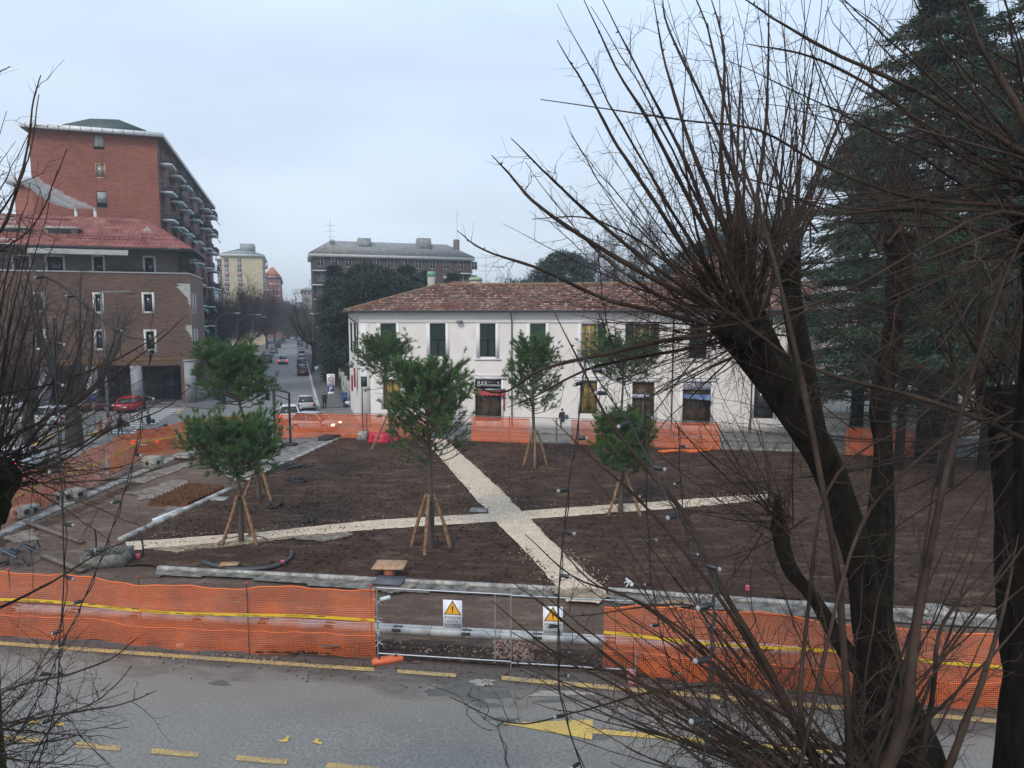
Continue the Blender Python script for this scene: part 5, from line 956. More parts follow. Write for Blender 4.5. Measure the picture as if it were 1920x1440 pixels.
# black portal frame
p1, p2 = G(545, 838), G(516, 812); o = thing('portal_frame', 'tall black tubular portal frame standing on the back left paving', 'frame', p1)
h = P(548, 737, p1[1])[2]; mb = MB(); q1, q2 = p1 + [0, 0, h], p2 + [0, 0, h - .3]; mb.tube(crom([p1, p1 + [0, 0, h * .6], q1 - [0, 0, .25], q1 + (q2 - q1) * .05 + [0, 0, .02], q1 + (q2 - q1) * .5, q2], 30), .085, 8); mb.build('arch', BLK, o)
mb = MB(); mb.bar(p2, q2, .13, n=8); mb.build('post', M('dark_green_tube', (.03, .045, .04), .5), o); mb = MB(); mb.bar(q1 - [0, 0, .5] + (q2 - q1) * .05, q2 - [0, 0, .45], .04, n=6); mb.build('crossbar', BLK, o)
mb = MB(); c_ = (q1 + q2) / 2; mb.bar(c_ - [0, 0, .3], c_ - [0, 0, 3.2], .012, n=4); mb.bar(c_ - [0, 0, .9], c_ - [0, 0, 1.15], .07, n=6); mb.build('hanging_cable', BLK, o)
mb = MB(); mb.box(Fr(p1, Rr), -.6, .45, -.3, .3, 0.1, .32, top=(.06, .06)); mb.build('base', BLK, o)
# green sign on a pole in a concrete block
p = G(681, 826); o = thing('pole_sign', 'small dark green panel on a pole set in a concrete block', 'sign', p); f = Fr(p, Rr, -Rn); zt_ = P(687, 725, p[1])[2]; mb = MB(); mb.bar(p + [0, 0, .5], [p[0], p[1], zt_ + .7], .045, n=6); mb.build('pole', POLED, o)
mb = MB(); mb.box(f, -.05, .42, .05, .08, zt_, zt_ + .78); mb.build('panel', M('sign_green', (.02, .05, .045), .5), o); mb = MB(); mb.box(f, -.42, .42, -.4, .4, .02, .72, top=(.1, .1)); mb.build('concrete_block', CONC, o)
# red road barrier
p = G(712, 832); f = Fr(p, d2(Rr + Rn * .1), -Rn); RB = M('red_barrier', (.55, .025, .05), .4, .1, 2)
for k, (dx, dy, lab) in enumerate(((0, 0, 'red plastic road barrier on the soil edge, the nearer one'), (.5, -.62, 'red plastic road barrier just behind the nearer one'))):
    o = thing('road_barrier', lab, 'barrier', f.pt(dx, dy, 0), group='red plastic barriers by the pole sign'); q = Fr(f.pt(dx, dy, .05), f.u, f.n); mb = MB(); prof = [(-.28, 0), (.28, 0), (.26, .2), (.12, .45), (.1, .78), (-.1, .78), (-.12, .45), (-.26, .2)]; mb.loft([[q.pt(s_, d, z) for d, z in prof] for s_ in (-.75, .75)]); mb.build('body', RB, o)
    mb = MB(); [mb.box(q, s_ - .04, s_ + .04, .13, .22, .1, .6) for s_ in (-.5, 0, .5)]; mb.build('ribs', M('red_barrier_dark', (.35, .02, .03), .5), o)
# road sign with P plate
p = G(622, 772); o = thing('parking_sign', 'white restriction sign with blue parking plate beside the standing man', 'sign', p); f = Fr(p, Fv, -E); z1 = P(619, 701, p[1])[2]; D_ = p[1]; pw = 14.5 / FPX * D_; mb = MB(); mb.bar(p, [p[0], p[1], z1 + .02], .035, n=6); mb.build('pole', POLE, o)
SGW = MATS['sign_white']; mb = MB(); mb.box(f, -pw / 2, pw / 2, .05, .07, z1 - 1.15, z1); mb.build('plate', SGW, o); zc = z1 - .52
def disc(par, fr, s_, z, r, d, mt, nm): mb = MB(); n = 28; mb.add([fr.pt(s_ + r * math.cos(2 * math.pi * i / n), d, z + r * math.sin(2 * math.pi * i / n)) for i in range(n)], [tuple(range(n))]); return mb.build(nm, mt, par)
disc(o, f, 0, zc, .26, .0725, M('sign_red', (.16, .02, .04), .5), 'red_ring'); disc(o, f, 0, zc, .19, .0745, M('sign_pale_pink', (.55, .45, .48), .5), 'disc')
text(o, 'ZONA', f, 0, z1 - .2, .0735, .10, SIGNB, w=.45); text(o, 'A TRAFFICO', f, 0, z1 - .93, .0735, .07, SIGNB, w=.4); text(o, 'LIMITATO', f, 0, z1 - 1.07, .0735, .09, SIGNB, w=.55)
BLU = M('sign_blue', (.02, .03, .22), .5, .05); mb = MB(); mb.box(f, -.3, .26, .05, .075, z1 - 1.75, z1 - 1.19); bp_ = mb.build('blue_plate', BLU, o); text(o, 'P', f, -.02, z1 - 1.70, .079, .44, SGW, w=.3); mb = MB(); mb.box(f, -.3, .26, .05, .07, z1 - 2.0, z1 - 1.77); mb.build('plate', SGW, o)
# blue bin, bags, cloth and lantern on the side wall
p = G(649, 757); o = thing('waste_bin', 'blue wheeled waste bin against the garden wall', 'bin', p); f = Fr(p, Fv, -E); BL = M('blue_plastic', (.02, .045, .22), .5); mb = MB(); mb.box(f, -.42, .42, -.4, .4, 1.05, .15, top=(0, 0)) if 0 else mb.loft([[f.pt(-k, -k, z), f.pt(k, -k, z), f.pt(k, k, z), f.pt(-k, k, z)] for k, z in ((.33, .12), (.44, 1.1))]); mb.build('body', BL, o); mb = MB(); mb.box(f, -.48, .48, -.48, .48, 1.101, 1.22, top=(.08, .1)); mb.build('lid', BL, o)
for s_ in (-.3, .3): mb = MB(); mb.bar(f.pt(s_ - .04, -.3, .1), f.pt(s_ + .04, -.3, .1), .1, n=10); mb.build('wheel', BLK, o)
BAGW = M('white_bag', (.55, .55, .53), .6, .15, 4); BAGB = M('black_bag', (.02, .02, .022), .4); BAGK = M('cardboard', (.34, .25, .15), .8)
for k, (x, y, s_, mt, lab) in enumerate(((652, 763, .34, BAGW, 'full white rubbish bag in front of the blue bin'), (657, 759, .30, BAGW, 'pale rubbish bag leaning on the building corner'), (648, 764, .26, BAGB, 'small black rubbish bag at the foot of the blue bin'), (655, 753, .3, BAGK, 'brown cardboard heap on top of the rubbish bags'))):
    p = G(x, y); mb = MB(); mb.sph(p + [0, 0, s_ * .85 + (.45 if k == 3 else 0)], (s_, s_, s_ * .85), 12, 8); ob = tag(mb.build('rubbish_bag' if k < 3 else 'cardboard_heap', mt), lab, 'rubbish bag' if k < 3 else 'cardboard', None); r = np.random.default_rng(k)
    for v in ob.data.vertices: v.co = v.co * float(r.uniform(.86, 1.12))
s_, z_ = wside.hit(671, 725); mb = MB(); mb.grid(lambda i, j: wside.pt(2.0 + .9 * i, .25 + .08 * math.sin(i * 12), 3.1 + 1.7 * j), 16, 3); mb.grid(lambda i, j: wside.pt(2.5 + .8 * i, .45 + .08 * math.sin(i * 12), 2.7 + 1.4 * j), 16, 3); tag(mb.build('cloth_banner', RED), 'red cloth banner hanging on the side wall of the white building', 'banner')
o = thing('wall_lantern', 'grey wall lantern above the red cloth banner', 'lamp', wside.pt(2, 0, 5.0)); mb = MB(); mb.tube([wside.pt(2.2, .02, 5.4), wside.pt(2.2, .4, 5.6), wside.pt(2.2, .55, 5.4)], .025, 5); mb.build('bracket', POLED, o); mb = MB(); mb.loft([[wside.pt(2.2 - k, .55 - k, z), wside.pt(2.2 + k, .55 - k, z), wside.pt(2.2 + k, .55 + k, z), wside.pt(2.2 - k, .55 + k, z)] for k, z in ((.14, 4.85), (.26, 5.25), (.06, 5.4))]); mb.build('lamp_housing', GREYM, o)
s_, z_ = ws.hit(863, 603.5); o = thing('wall_lamp', 'oval floodlight high on the white facade between two shutters', 'lamp', ws.pt(s_, 0, z_)); mb = MB(); mb.sph(ws.pt(s_, .3, z_), (.3, .2, .13), 12, 6); mb.build('housing', GREYM, o); mb = MB(); mb.bar(ws.pt(s_ + .1, 0.02, z_ + .05), ws.pt(s_ + .1, .25, z_ + .03), .03); mb.build('bracket', POLE, o)
# street lamps
def arc_lamp(bx, top_py, D, arm_px, lab, r=.07, drop=0, flip=1):
    b_ = P(bx, 600, D); b_[2] = 0; t_ = P(bx + arm_px, top_py, D); o = thing('street_lamp', lab, 'street lamp', b_); hz = t_[2]; A = t_[0] - b_[0]; pts = [b_, b_ + [0, 0, hz * .5], b_ + [0, 0, hz - abs(A) * .55 if arm_px else hz], b_ + [A * .2, 0, hz - abs(A) * .22], b_ + [A * .55, 0, hz - .02 * abs(A)], t_]
    mb = MB(); mb.tube(crom(pts, 30), np.linspace(r * 1.3, r * .7, 30), 7); mb.build('pole', POLE, o); mb = MB(); q = t_ + [np.sign(A) * .35, 0, -.02]; mb.sph(q, (.5, .16, .09), 10, 5); mb.build('lamp_head', ZINC, o); return o
arc_lamp(404, 587, 95, 36, 'curved street lamp nearest the red block, left of the pair'); arc_lamp(444, 590, 100, 36, 'curved street lamp over the round pine, right of the pair'); arc_lamp(474, 594, 125, 18, 'third curved street lamp fading among the brown trees')
b_ = P(192, 600, 57); b_[2] = 0; o = thing('street_lamp', 'lamp with long straight arm in front of the brown building', 'street lamp', b_); zt_ = P(192, 547, 57)[2]; mb = MB(); mb.bar(b_, [b_[0], b_[1], zt_], .13, .08, 8); mb.build('pole', M('grey_flaking_pole', (.17, .18, .18), .8, .4, 3), o); mb = MB(); mb.bar([b_[0], b_[1], zt_ - .02], P(243, 546, 57), .045, n=6); mb.build('arm', POLE, o); mb = MB(); mb.sph(P(245, 549, 57), (.42, .16, .12), 10, 5); mb.build('lamp_head', POLED, o)
b_ = G(178, 803); o = thing('signpost', 'grey post with small plates beside the woman with the backpack', 'signpost', b_); zt_ = P(178, 716, b_[1])[2]; mb = MB(); mb.bar(b_, [b_[0], b_[1], zt_], .09, n=8); mb.build('pole', POLE, o); f = Fr(b_, Fv, -E)
for z, mt in ((zt_ - .3, SGW), (zt_ - .8, SGW), (zt_ - 1.4, BLU)): mb = MB(); mb.box(f, -.3, .3, .1, .12, z - .2, z + .2); mb.build('plate', mt, o)
b_ = G(621, 690); o = thing('utility_pole', 'dark tall pole on the right pavement in front of the evergreens', 'pole', b_); zt_ = P(621, 600, b_[1])[2]; mb = MB(); mb.bar(b_, [b_[0], b_[1], zt_], .16, .12, 8); mb.build('pole', POLED, o); mb = MB(); mb.box(Fr([b_[0], b_[1], 0], Rr), -.5, .9, -.1, .1, zt_ - .1, zt_ + .15); mb.build('bracket', POLED, o)
b_ = G(595, 715); o = thing('pavement_sign', 'small blue and white sign on the pavement by the bare street tree', 'sign', b_); f = Fr(b_, Fv, -E); mb = MB(); mb.bar(b_, b_ + [0, 0, 2.2], .03); mb.build('pole', POLE, o); mb = MB(); mb.box(f, -.3, .25, .04, .06, 1.55, 2.2); mb.build('plate', M('pale_blue_plate', (.40, .50, .66), .5), o)
b_ = G(380, 752); f = Fr(b_, Fv, -E); o = thing('payment_machine', 'blue topped machine on the pavement beside the corner column', 'machine', b_); mb = MB(); mb.box(f, -.45, .5, -.3, .3, .1, 1.75); mb.build('cabinet', M('grey_print', (.30, .28, .30), .6, .5, 5), o); mb = MB(); mb.box(f, -.47, .52, -.32, .32, 1.751, 2.2); mb.build('header', BLU, o)
# garden wall and railings on the right of the far street
for k, (x0, y0, x1, y1, h, mt, lab) in enumerate(((655, 759, 636, 722, 1.9, M('pale_pillar', (.30, .31, .30), .9, .3, 2), 'pale concrete garden wall next to the white building'), (634, 719, 613, 678, 1.7, M('mossy_wall', (.13, .125, .10), .9, .3, 2), 'mossy garden wall further up the far street'), (612, 676, 590, 640, 1.7, M('mossy_wall', (.13, .125, .10)), 'most distant garden wall along the right pavement'))):
    a, b_ = G(x0, y0), G(x1, y1); u = d2(b_ - a); f = Fr(a, u); L = np.linalg.norm(b_ - a); o = thing('garden_wall', lab, 'wall', a); mb = MB(); mb.box(f, 0, L, -.12, .12, 0, h * .55); mb.build('low_wall', mt, o); mb = MB(); n = int(L / .3)
    for i in range(n): mb.box(f, L * i / n, L * i / n + .12, -.04, .04, h * .55, h + .35)
    mb.box(f, 0, L, -.06, .06, h + .351, h + .45); mb.build('slats', mt if k else M('pale_slats', (.30, .32, .31), .8), o)
    for i in range(int(L / 6) + 1): mb = MB(); mb.box(f, min(L, i * 6) - .2, min(L, i * 6) + .2, -.2, .2, 0, h + .7); mb.build('pillar', mt, o)

# ================================================================ site odds and ends
def cblock(px, py, wd, lab, rz=.0):
    p = G(px, py); p[2] = .1; u = d2([math.cos(rz), math.sin(rz), 0]); f = Fr(p, u); o = thing('concrete_block', lab, 'concrete block', p, group='concrete ballast blocks along the left kerb'); h = wd * .82; mb = MB(); c = .03; q = wd / 2
    mb.loft([[f.pt(-q + k, -q + k, z), f.pt(q - k, -q + k, z), f.pt(q - k, q - k, z), f.pt(-q + k, q - k, z)] for k, z in ((c, 0), (0, c), (0, h - c), (c, h))]); mb.build('block', M('ballast_concrete', (.25, .235, .19), .9, .35, 2.2, c2=(.34, .33, .27), bmp=.4), o)
    for d, uu in ((-q - .003, 0), (q + .003, 1)):
        mb = MB(); pts = [(f.pt(.14 * math.cos(a), -q - .004, h * .5 + .14 * math.sin(a)) if uu == 0 else f.pt(q + .004, .14 * math.cos(a), h * .5 + .14 * math.sin(a))) for a in np.linspace(0, 6.28, 17)[:-1]]; mb.add(pts, [tuple(range(16))]); mb.build('hole_disc', M('painted_hole_shade', (.03, .025, .02), .9), o)  # flat dark disc paints the shade of a hollow onto the face
cblock(287, 880, .86, 'stained concrete ballast block nearest the zebra crossing', -.3); cblock(121, 944, .62, 'concrete ballast block in the middle of the left kerb, left half of the pair', -.35); cblock(143, 939, .66, 'concrete ballast block in the middle of the left kerb, right half of the pair', -.35); cblock(42, 973, .62, 'concrete ballast block with a dark patch near the left picture edge', -.3); cblock(58, 968, .55, 'darker concrete ballast block behind the one near the left edge', -.3)
# rust brown ribbed drainage mats
COIR = M('rust_brown_fibre', (.020, .008, .004), .95, .4, 5, c2=(.11, .042, .011), bmp=.8, bscale=40); cs = b0((279, 949), (352, 953), (423, 921), (356, 914)); o = thing('ribbed_mat', 'rust brown ribbed mat lying beside the pale kerb', 'mat', cs[0]); n = 11
for k in range(n):
    t0 = k / n; A = cs[0] + (cs[3] - cs[0]) * t0; B = cs[1] + (cs[2] - cs[1]) * t0; nn = (cs[3] - cs[0]) / n; mb = MB(); m_ = 26; mb.grid(lambda i, j: A + (B - A) * i + nn * j * .88 + np.array([0, 0, -.02 + .42 * math.sin(j * math.pi) ** .7 * (.75 + .25 * abs(math.sin(i * math.pi * 13)))]), 52, 6); mb.build('rib', COIR, o)
f = Fr(G(292, 980), d2(G(352, 956) - G(292, 980))); L = np.linalg.norm(G(352, 956) - G(292, 980)); mb = MB(); mb.box(f, 0, L, 0, .2, .04, .16); tag(mb.build('metal_profile', M('bright_aluminium', (.62, .66, .72), .35, .08)), 'bright metal profile lying against the left kerb', 'metal profile')
# drain pit box with cables
p = G(203, 1058); f = Fr(p, d2([1, .25, 0])); o = thing('drain_pit', 'open concrete pit box full of cables at the near left', 'pit box', p); mb = MB()
for a_ in ((-.75, .75, -.55, -.45), (-.75, .75, .45, .55), (-.75, -.65, -.45, .45), (.65, .75, -.45, .45)): mb.box(f, *a_, 0, .5)
mb.build('box', M('pit_concrete', (.10, .098, .085), .9, .4, 4, c2=(.20, .195, .17)), o); r = np.random.default_rng(4); mb = MB()
for k in range(8): c0 = f.pt(r.uniform(-.5, .5), r.uniform(-.3, .3), .3); mb.tube(crom([c0, c0 + [r.uniform(-.6, .6), r.uniform(-.6, .2), .5], c0 + [r.uniform(-1, 1), r.uniform(-.9, .3), .1]], 10), .018, 5)
mb.build('cable', M('grey_cable', (.10, .11, .12), .5), o)
for (x, y, h_) in ((180, 1030, .85), (268, 1048, .75), (530, 950, .5)): p = G(x, y); mb = MB(); mb.tube(crom([p, p + [.03, 0, h_ * .6], p + [.0, 0, h_]], 6), .03, 6); tag(mb.build('stub_pipe', BLK), 'thin black stub pipe standing up %s' % ('at the left side of the drain pit' if x < 200 else 'in the sand right of the drain pit' if x < 300 else 'in the soil behind the black pipe'), 'pipe')
for x, y, lab in ((259, 1046, 'pink plastic cap on the soil right of the drain pit'), (233, 1046, 'dark red plastic cap at the drain pit corner'), (530, 1058, 'pink plastic cap lying on the curved black pipe'), (1402, 1106, 'round red and white cap on the soil behind the pollards')): p = G(x, y, .12); mb = MB(); mb.bar(p, p + [0, 0, .14], .08, n=10); tag(mb.build('marker_disc', M('pink_plastic', (.62, .10, .14), .5)), lab, 'cap')
# curved black corrugated pipe
c = [G(x, y, .16) for x, y in ((381, 1053), (400, 1060), (440, 1067), (490, 1066), (525, 1058), (543, 1046), (547, 1034))]; q = crom(c, 160); R_ = .085 + .012 * np.sin(np.arange(160) * 1.9); mb = MB(); mb.tube(q, R_, 9); tag(mb.build('corrugated_pipe', M('pipe_black', (.045, .05, .055), .45, .1), smooth=True), 'curved black corrugated pipe below the nearest left pine', 'pipe')
mb = MB(); mb.tube(crom([G(509, 1050, .12), G(518, 1030, .4), G(537, 1028, .55), G(541, 1040, .3), G(540, 1052, .1)], 24), .018, 5); tag(mb.build('irrigation_hose', BLK), 'thin looped hose over the right end of the black pipe', 'hose')
PLY = M('plywood', (.30, .17, .09), .8, .25, 5, c2=(.42, .26, .15)); p = G(729, 1088); f = Fr(p, d2([1, -.05, 0])); o = thing('board_on_stump', 'square plywood board resting on a short red pipe stub', 'board', p); mb = MB(); mb.box(f, -.62, .55, -.1, .8, .42, .47, top=(.05, .05)); mb.build('board', PLY, o); mb = MB(); mb.bar(p + [0, .15, 0], p + [0, .15, .415], .2, n=12); mb.build('stub', M('terracotta_pipe', (.36, .12, .07), .7), o)
p = G(430, 1060, .26); f = Fr(p, d2([1, .1, 0])); mb = MB(); mb.box(f, -.35, .3, -.1, .25, 0, .05); tag(mb.build('wood_offcut', PLY), 'small plywood offcut on the curved black pipe', 'wood')
f = Fr(G(729, 1103), Rr); mb = MB(); mb.box(f, -.55, .45, -.15, .6, .16, .22); tag(mb.build('manhole_cover', M('dark_cover', (.10, .105, .12), .6)), 'grey manhole slab set in cement beside the left gate post', 'manhole')
for pts, lab, wd, mt in ((((40, 983), (150, 1023)), 'weathered plank lying across the mud, upper one', .2, M('grey_plank', (.14, .11, .09), .9, .3, 4)), (((75, 1048), (150, 1078)), 'dark plank in the mud nearest the orange net', .25, M('grey_plank', (.14, .11, .09))), ((200, 903, 232, 899), 'short timber baulk on the left kerb', .3, M('grey_plank', (.14, .11, .09)))):
    a, b_ = (G(*pts[0]), G(*pts[1])) if len(pts) == 2 else (G(*pts[:2]), G(*pts[2:])); f = Fr(a, d2(b_ - a)); mb = MB(); mb.box(f, 0, np.linalg.norm(b_ - a), 0, wd, .08, .16); tag(mb.build('plank', mt), lab, 'plank')
r = np.random.default_rng(12)
def heap(cx, cy, rr, n, mt, nm, lab, cat, hh=.25, z=.1):
    mb = MB()
    for k in range(n): a_ = G(cx, cy) + [r.uniform(-rr, rr), r.uniform(-rr, rr) * .6, z]; mb.tube(crom([a_, a_ + [r.uniform(-rr, rr), r.uniform(-.3, .3), r.uniform(.05, hh)], a_ + [r.uniform(-rr, rr), r.uniform(-.5, .5), 0]], 8), r.uniform(.02, .06), 5)
    return tag(mb.build(nm, mt), lab, cat)
heap(556, 907, .5, 12, BLK, 'tangled_strap', 'tangle of black straps on the soil between the left pines', 'strap'); heap(50, 1040, .45, 8, M('slate_plastic', (.06, .07, .09), .4), 'plastic_sheet', 'crumpled dark plastic at the near left of the mud', 'plastic sheet', .4); heap(30, 1062, .35, 5, BLK, 'rag', 'black rag left of the crumpled plastic', 'rag'); heap(510, 955, .25, 5, BLK, 'rag', 'small black rag in the soil beside the first pine', 'rag'); heap(578, 984, .18, 5, BLK, 'rag', 'little black lump above the pale gravel path', 'rag', .15)
heap(548, 880, .8, 12, BLK, 'hose_coil', 'coiled black hose on the paving by the portal frame', 'hose'); heap(520, 874, .6, 8, M('slate_plastic', (.06, .07, .09)), 'plastic_sheet', 'dark plastic folded beside the coiled hose', 'plastic sheet')
for x, y, lab in ((612, 827, 'flat black pallet on the back paving, nearer'), (622, 823, 'flat black pallet on the back paving, farther')): f = Fr(G(x, y), d2([1, .3, 0])); mb = MB(); [mb.box(f, -.6 + .26 * i, -.42 + .26 * i, -.4, .4, .3, .36) for i in range(5)]; [mb.box(f, -.6, .6, -.4 + .36 * i, -.3 + .36 * i, .12, .299) for i in range(3)]; tag(mb.build('pallet', M('pallet_black', (.03, .03, .032), .7)), lab, 'pallet')
f = Fr(G(345, 862), Rr); mb = MB(); mb.box(f, -.5, .5, -.3, .3, .12, .3); mb.box(f, -.4, .4, -.2, .3, .3, .42); tag(mb.build('stacked_slabs', CONC), 'low stack of grey slabs on the far left kerb', 'slabs')
heap(1180, 1098, .22, 3, BAGW, 'litter', 'scraps of white plastic litter on the soil right of the path', 'litter', .05)
for x, y, lab in ((897, 962, 'square inspection lid in the soil left of the path crossing'), (412, 940, 'grey inspection lid in the soil beside the ribbed mat'), (1750, 1148, 'dark slab propped on the kerb behind the pollard trunks')): f = Fr(G(x, y), Rr); mb = MB(); mb.box(f, -.4, .4, -.3, .3, .1, .17); tag(mb.build('inspection_lid', CONC), lab, 'lid')
p = G(188, 815); o = thing('hydrant', 'small orange post by the foot of the grey signpost', 'post', p); mb = MB(); mb.bar(p, p + [0, 0, .95], .16, n=10); mb.build('body', M('dull_orange', (.30, .11, .05), .7), o); mb = MB(); mb.sph(p + [0, 0, .97], (.2, .2, .12)); mb.build('dome', M('dull_orange', (.3, .11, .05)), o)
# ================================================================ vegetation
def leaf_tris(C, Dn, L, Wd):
    """thin leaf triangles: centre C, direction Dn (unit), length L, width Wd"""
    n = len(C); r = RNG.normal(size=(n, 3)); s = np.cross(Dn, r); s /= np.linalg.norm(s, axis=1, keepdims=True) + 1e-9
    V = np.stack([C - s * (Wd / 2)[:, None], C + s * (Wd / 2)[:, None], C + Dn * L[:, None]], 1).reshape(-1, 3)
    return V, np.arange(3 * n).reshape(-1, 3)
def Mleaf(name, c1, c2, c3, rough=.6, scale=1.5):
    m, t, b, o = newmat(name); v = ocoord(t); g_ = N(t, 'ShaderNodeNewGeometry'); n1 = noise(t, v, scale, 3)
    c_ = mixc(t, g_.outputs['Random Per Island'], col(*c1), col(*c2)); t.links.new(mixc(t, mrange(t, n1, .35, .65, 0, .75), c_, col(*c3)), b.inputs['Base Color']); b.inputs['Roughness'].default_value = rough; b.inputs['Specular IOR Level'].default_value = .25; return m
PINEM = Mleaf('pine_needles', (0.022, 0.056, 0.018), (0.13, 0.22, 0.060), (0.045, 0.105, 0.034)); PBARK = M('pine_bark', (0.085, 0.062, 0.05), .9, .35, 9, bmp=.5)
def unit(a): return a / (np.linalg.norm(a, axis=-1, keepdims=True) + 1e-9)
def pine(base, topz, cr, cz, seed, lab, lean=0, airy=0.0):
    r = np.random.default_rng(seed); base = np.array(base, float); o = thing('umbrella_pine', lab, 'tree', base, group='young umbrella pines in the dark soil')
    topz -= .7; H = topz - base[2]; K = 14; T = np.array([[base[0] + lean * (t_ ** 1.5) + .06 * math.sin(t_ * 5 + seed), base[1] + .05 * math.cos(t_ * 4 + seed), base[2] + (H - .5) * t_] for t_ in np.linspace(0, 1, K)])
    mb = MB(); mb.tube(T, np.linspace(.13, .035, K), 8); mb.build('trunk', PBARK, o, smooth=True)
    mb = MB(); tips = []; nb = 74
    for i in range(nb):
        q = (i + r.uniform(0, .9)) / nb; z = cz + (topz - .9 - cz) * q ** .85; j = (z - base[2]) / (H - .5); c0 = np.array([np.interp(j, np.linspace(0, 1, K), T[:, k]) for k in range(3)])
        az_ = i * 2.399 + r.uniform(-.4, .4); prof = (math.sin(math.pi * min(1, .30 + .50 * q)) ** .6) * (1 - .30 * q ** 5); L = cr * prof * r.uniform(.65, 1.08); el_ = .12 + .62 * q + r.uniform(-.15, .2); d = np.array([math.cos(az_) * math.cos(el_), math.sin(az_) * math.cos(el_), math.sin(el_)])
        pts = [c0 + d * L * s + np.array([0, 0, .30 * L * s * s]) + r.normal(0, .03, 3) for s in np.linspace(0, 1, 7)]; pts = np.array(pts); mb.tube(pts, np.linspace(.032, .010, 7), 4, caps=False); tips.append((pts[-1], d, 1))
        for s in range(8 + int(8 * q)):
            f_ = r.uniform(.35, .98); k = f_ * 6; a_ = pts[int(k)] + (pts[min(6, int(k) + 1)] - pts[int(k)]) * (k % 1); dd = nrm(d * .6 + r.normal(0, .55, 3) + [0, 0, .35]); l2 = L * r.uniform(.14, .38); b2 = a_ + dd * l2 + [0, 0, .08]; mb.tube(np.array([a_, (a_ + b2) / 2 + r.normal(0, .02, 3), b2]), [.012, .009, .006], 3, caps=False); tips.append((b2, dd, 1 if f_ > .5 else .8)) if r.random() > airy * (1 - q) else None; 
            if r.random() < .55 * (1 - airy * (1 - q)): tips.append(((a_ + b2) / 2, dd, .7))
    mb.build('branches', PBARK, o)
    C = []; Dn = []; L_ = []
    for p, d, k in tips:
        n = 58; dirs = unit(r.normal(0, 1, (n, 3)) * .75 + nrm(d * .7 + np.array([0, 0, .8]))); st = p + np.outer(r.uniform(-.16, .06, n), nrm(d)) + r.normal(0, .018, (n, 3)); C.append(st); Dn.append(dirs); L_.append(r.uniform(.09, .24, n) * k)
    C, Dn, L_ = np.concatenate(C), np.concatenate(Dn), np.concatenate(L_); V, F = leaf_tris(C, Dn, L_, np.full(len(C), .016)); mb = MB(); mb.add(V, F); mb.build('needles', PINEM, o); return o
STK = M('stake_wood', (0.12, 0.062, 0.032), .85, .35, 7, c2=(.27, .155, .085), bmp=.3); TIE = M('green_tie', (.02, .10, .06), .6)
def stakes(base, h, spread, lab, seed, angs=(200, 320, 80)):
    base = np.array(base, float); o = thing('tree_stakes', lab, 'tree support', base, group='tripods of wooden stakes round the young pines'); r = np.random.default_rng(seed); top = base + [0, 0, h]
    for a_ in angs: a_ = rad(a_ + r.uniform(-8, 8)); d = np.array([math.cos(a_), math.sin(a_), 0]); p = base + d * spread; q = top - d * .1 + d * .26 + [0, 0, .12]; mb = MB(); mb.tube(np.array([p, (p + q) / 2 + r.normal(0, .015, 3), q + (q - p) * .05]), [.078, .072, .068], 8); mb.build('stake', STK, o)
    mb = MB(); mb.tube([top + [.22 * math.cos(x), .22 * math.sin(x), .02 * math.sin(3 * x)] for x in np.linspace(0, 6.283, 18)], .022, 4); mb.build('tie', TIE, o)
def pz(px, py, D): return P(px, py, D)[2]
PN = [((455, 1016), 768, 2.05, 895, 11, 'bright green young pine at the left with a flat bushy crown, nearest left', .0, -.35), ((487, 935), 628, 2.0, 765, 12, 'largest round crowned young pine standing behind the left one', -.0, -1.5), ((807, 1028), 655, 2.05, 872, 13, 'tall open young pine in the foreground between gravel paths', 0, 0),
      ((733, 838), 627, 2.5, 715, 14, 'young pine before the left end of the white building', 0, -.4), ((1003, 872), 617, 2.0, 778, 15, 'slender young pine to the right of the bar door', 0, -.2), ((1165, 858), 629, 2.75, 722, 16, 'wide young pine behind the string lights, farther of the right pair', 0, 0), ((1166, 962), 745, 1.55, 892, 17, 'low dense young pine behind the string lights, nearer of the right pair', 0, -.1)]
for (bx, by), ty, cr, cy, sd_, lab, ln, _l in PN: b_ = G(bx, by, .1); pine(b_, pz(bx, ty, b_[1]), cr, pz(bx, cy, b_[1]), sd_, lab, _l, {13: .5, 14: .25, 15: .25, 16: .25, 12: .0}.get(sd_, .0))
for (bx, by), h, sp_, lab, sd_, an in (((455, 1016), 1.75, .8, 'stake tripod with green tie under the nearest left pine', 1, (215, 335, 90)), ((487, 935), 1.5, .8, 'stake tripod under the large round crowned pine', 2, (210, 330, 90)), ((807, 1028), 2.0, .8, 'stake tripod under the open foreground pine', 3, (175, 268, 5)), ((733, 838), 2.3, 1.4, 'stake tripod under the pine by the white building corner', 4, (205, 330, 90)), ((1003, 872), 2.0, .75, 'stake tripod under the slender pine near the bar', 5, (195, 275, 5)), ((1166, 962), 1.7, .9, 'stake tripod under the low dense pine on the right', 6, (215, 330, 90))): stakes(G(bx, by, .1), h, sp_, lab, sd_, an)
for x0, y0, s_ in ((805, 1030, 1), (455, 1018, 0)): c_ = G(x0, y0, .12); mb = MB(); mb.tube([c_ + [.95 * math.cos(a_), .75 * math.sin(a_), .05] for a_ in np.linspace(-.6, 3.8, 24)], .02, 5); tag(mb.build('drip_hose', BLK), 'thin drip hose looped round the %s' % ('open foreground pine' if s_ else 'nearest left pine'), 'hose')

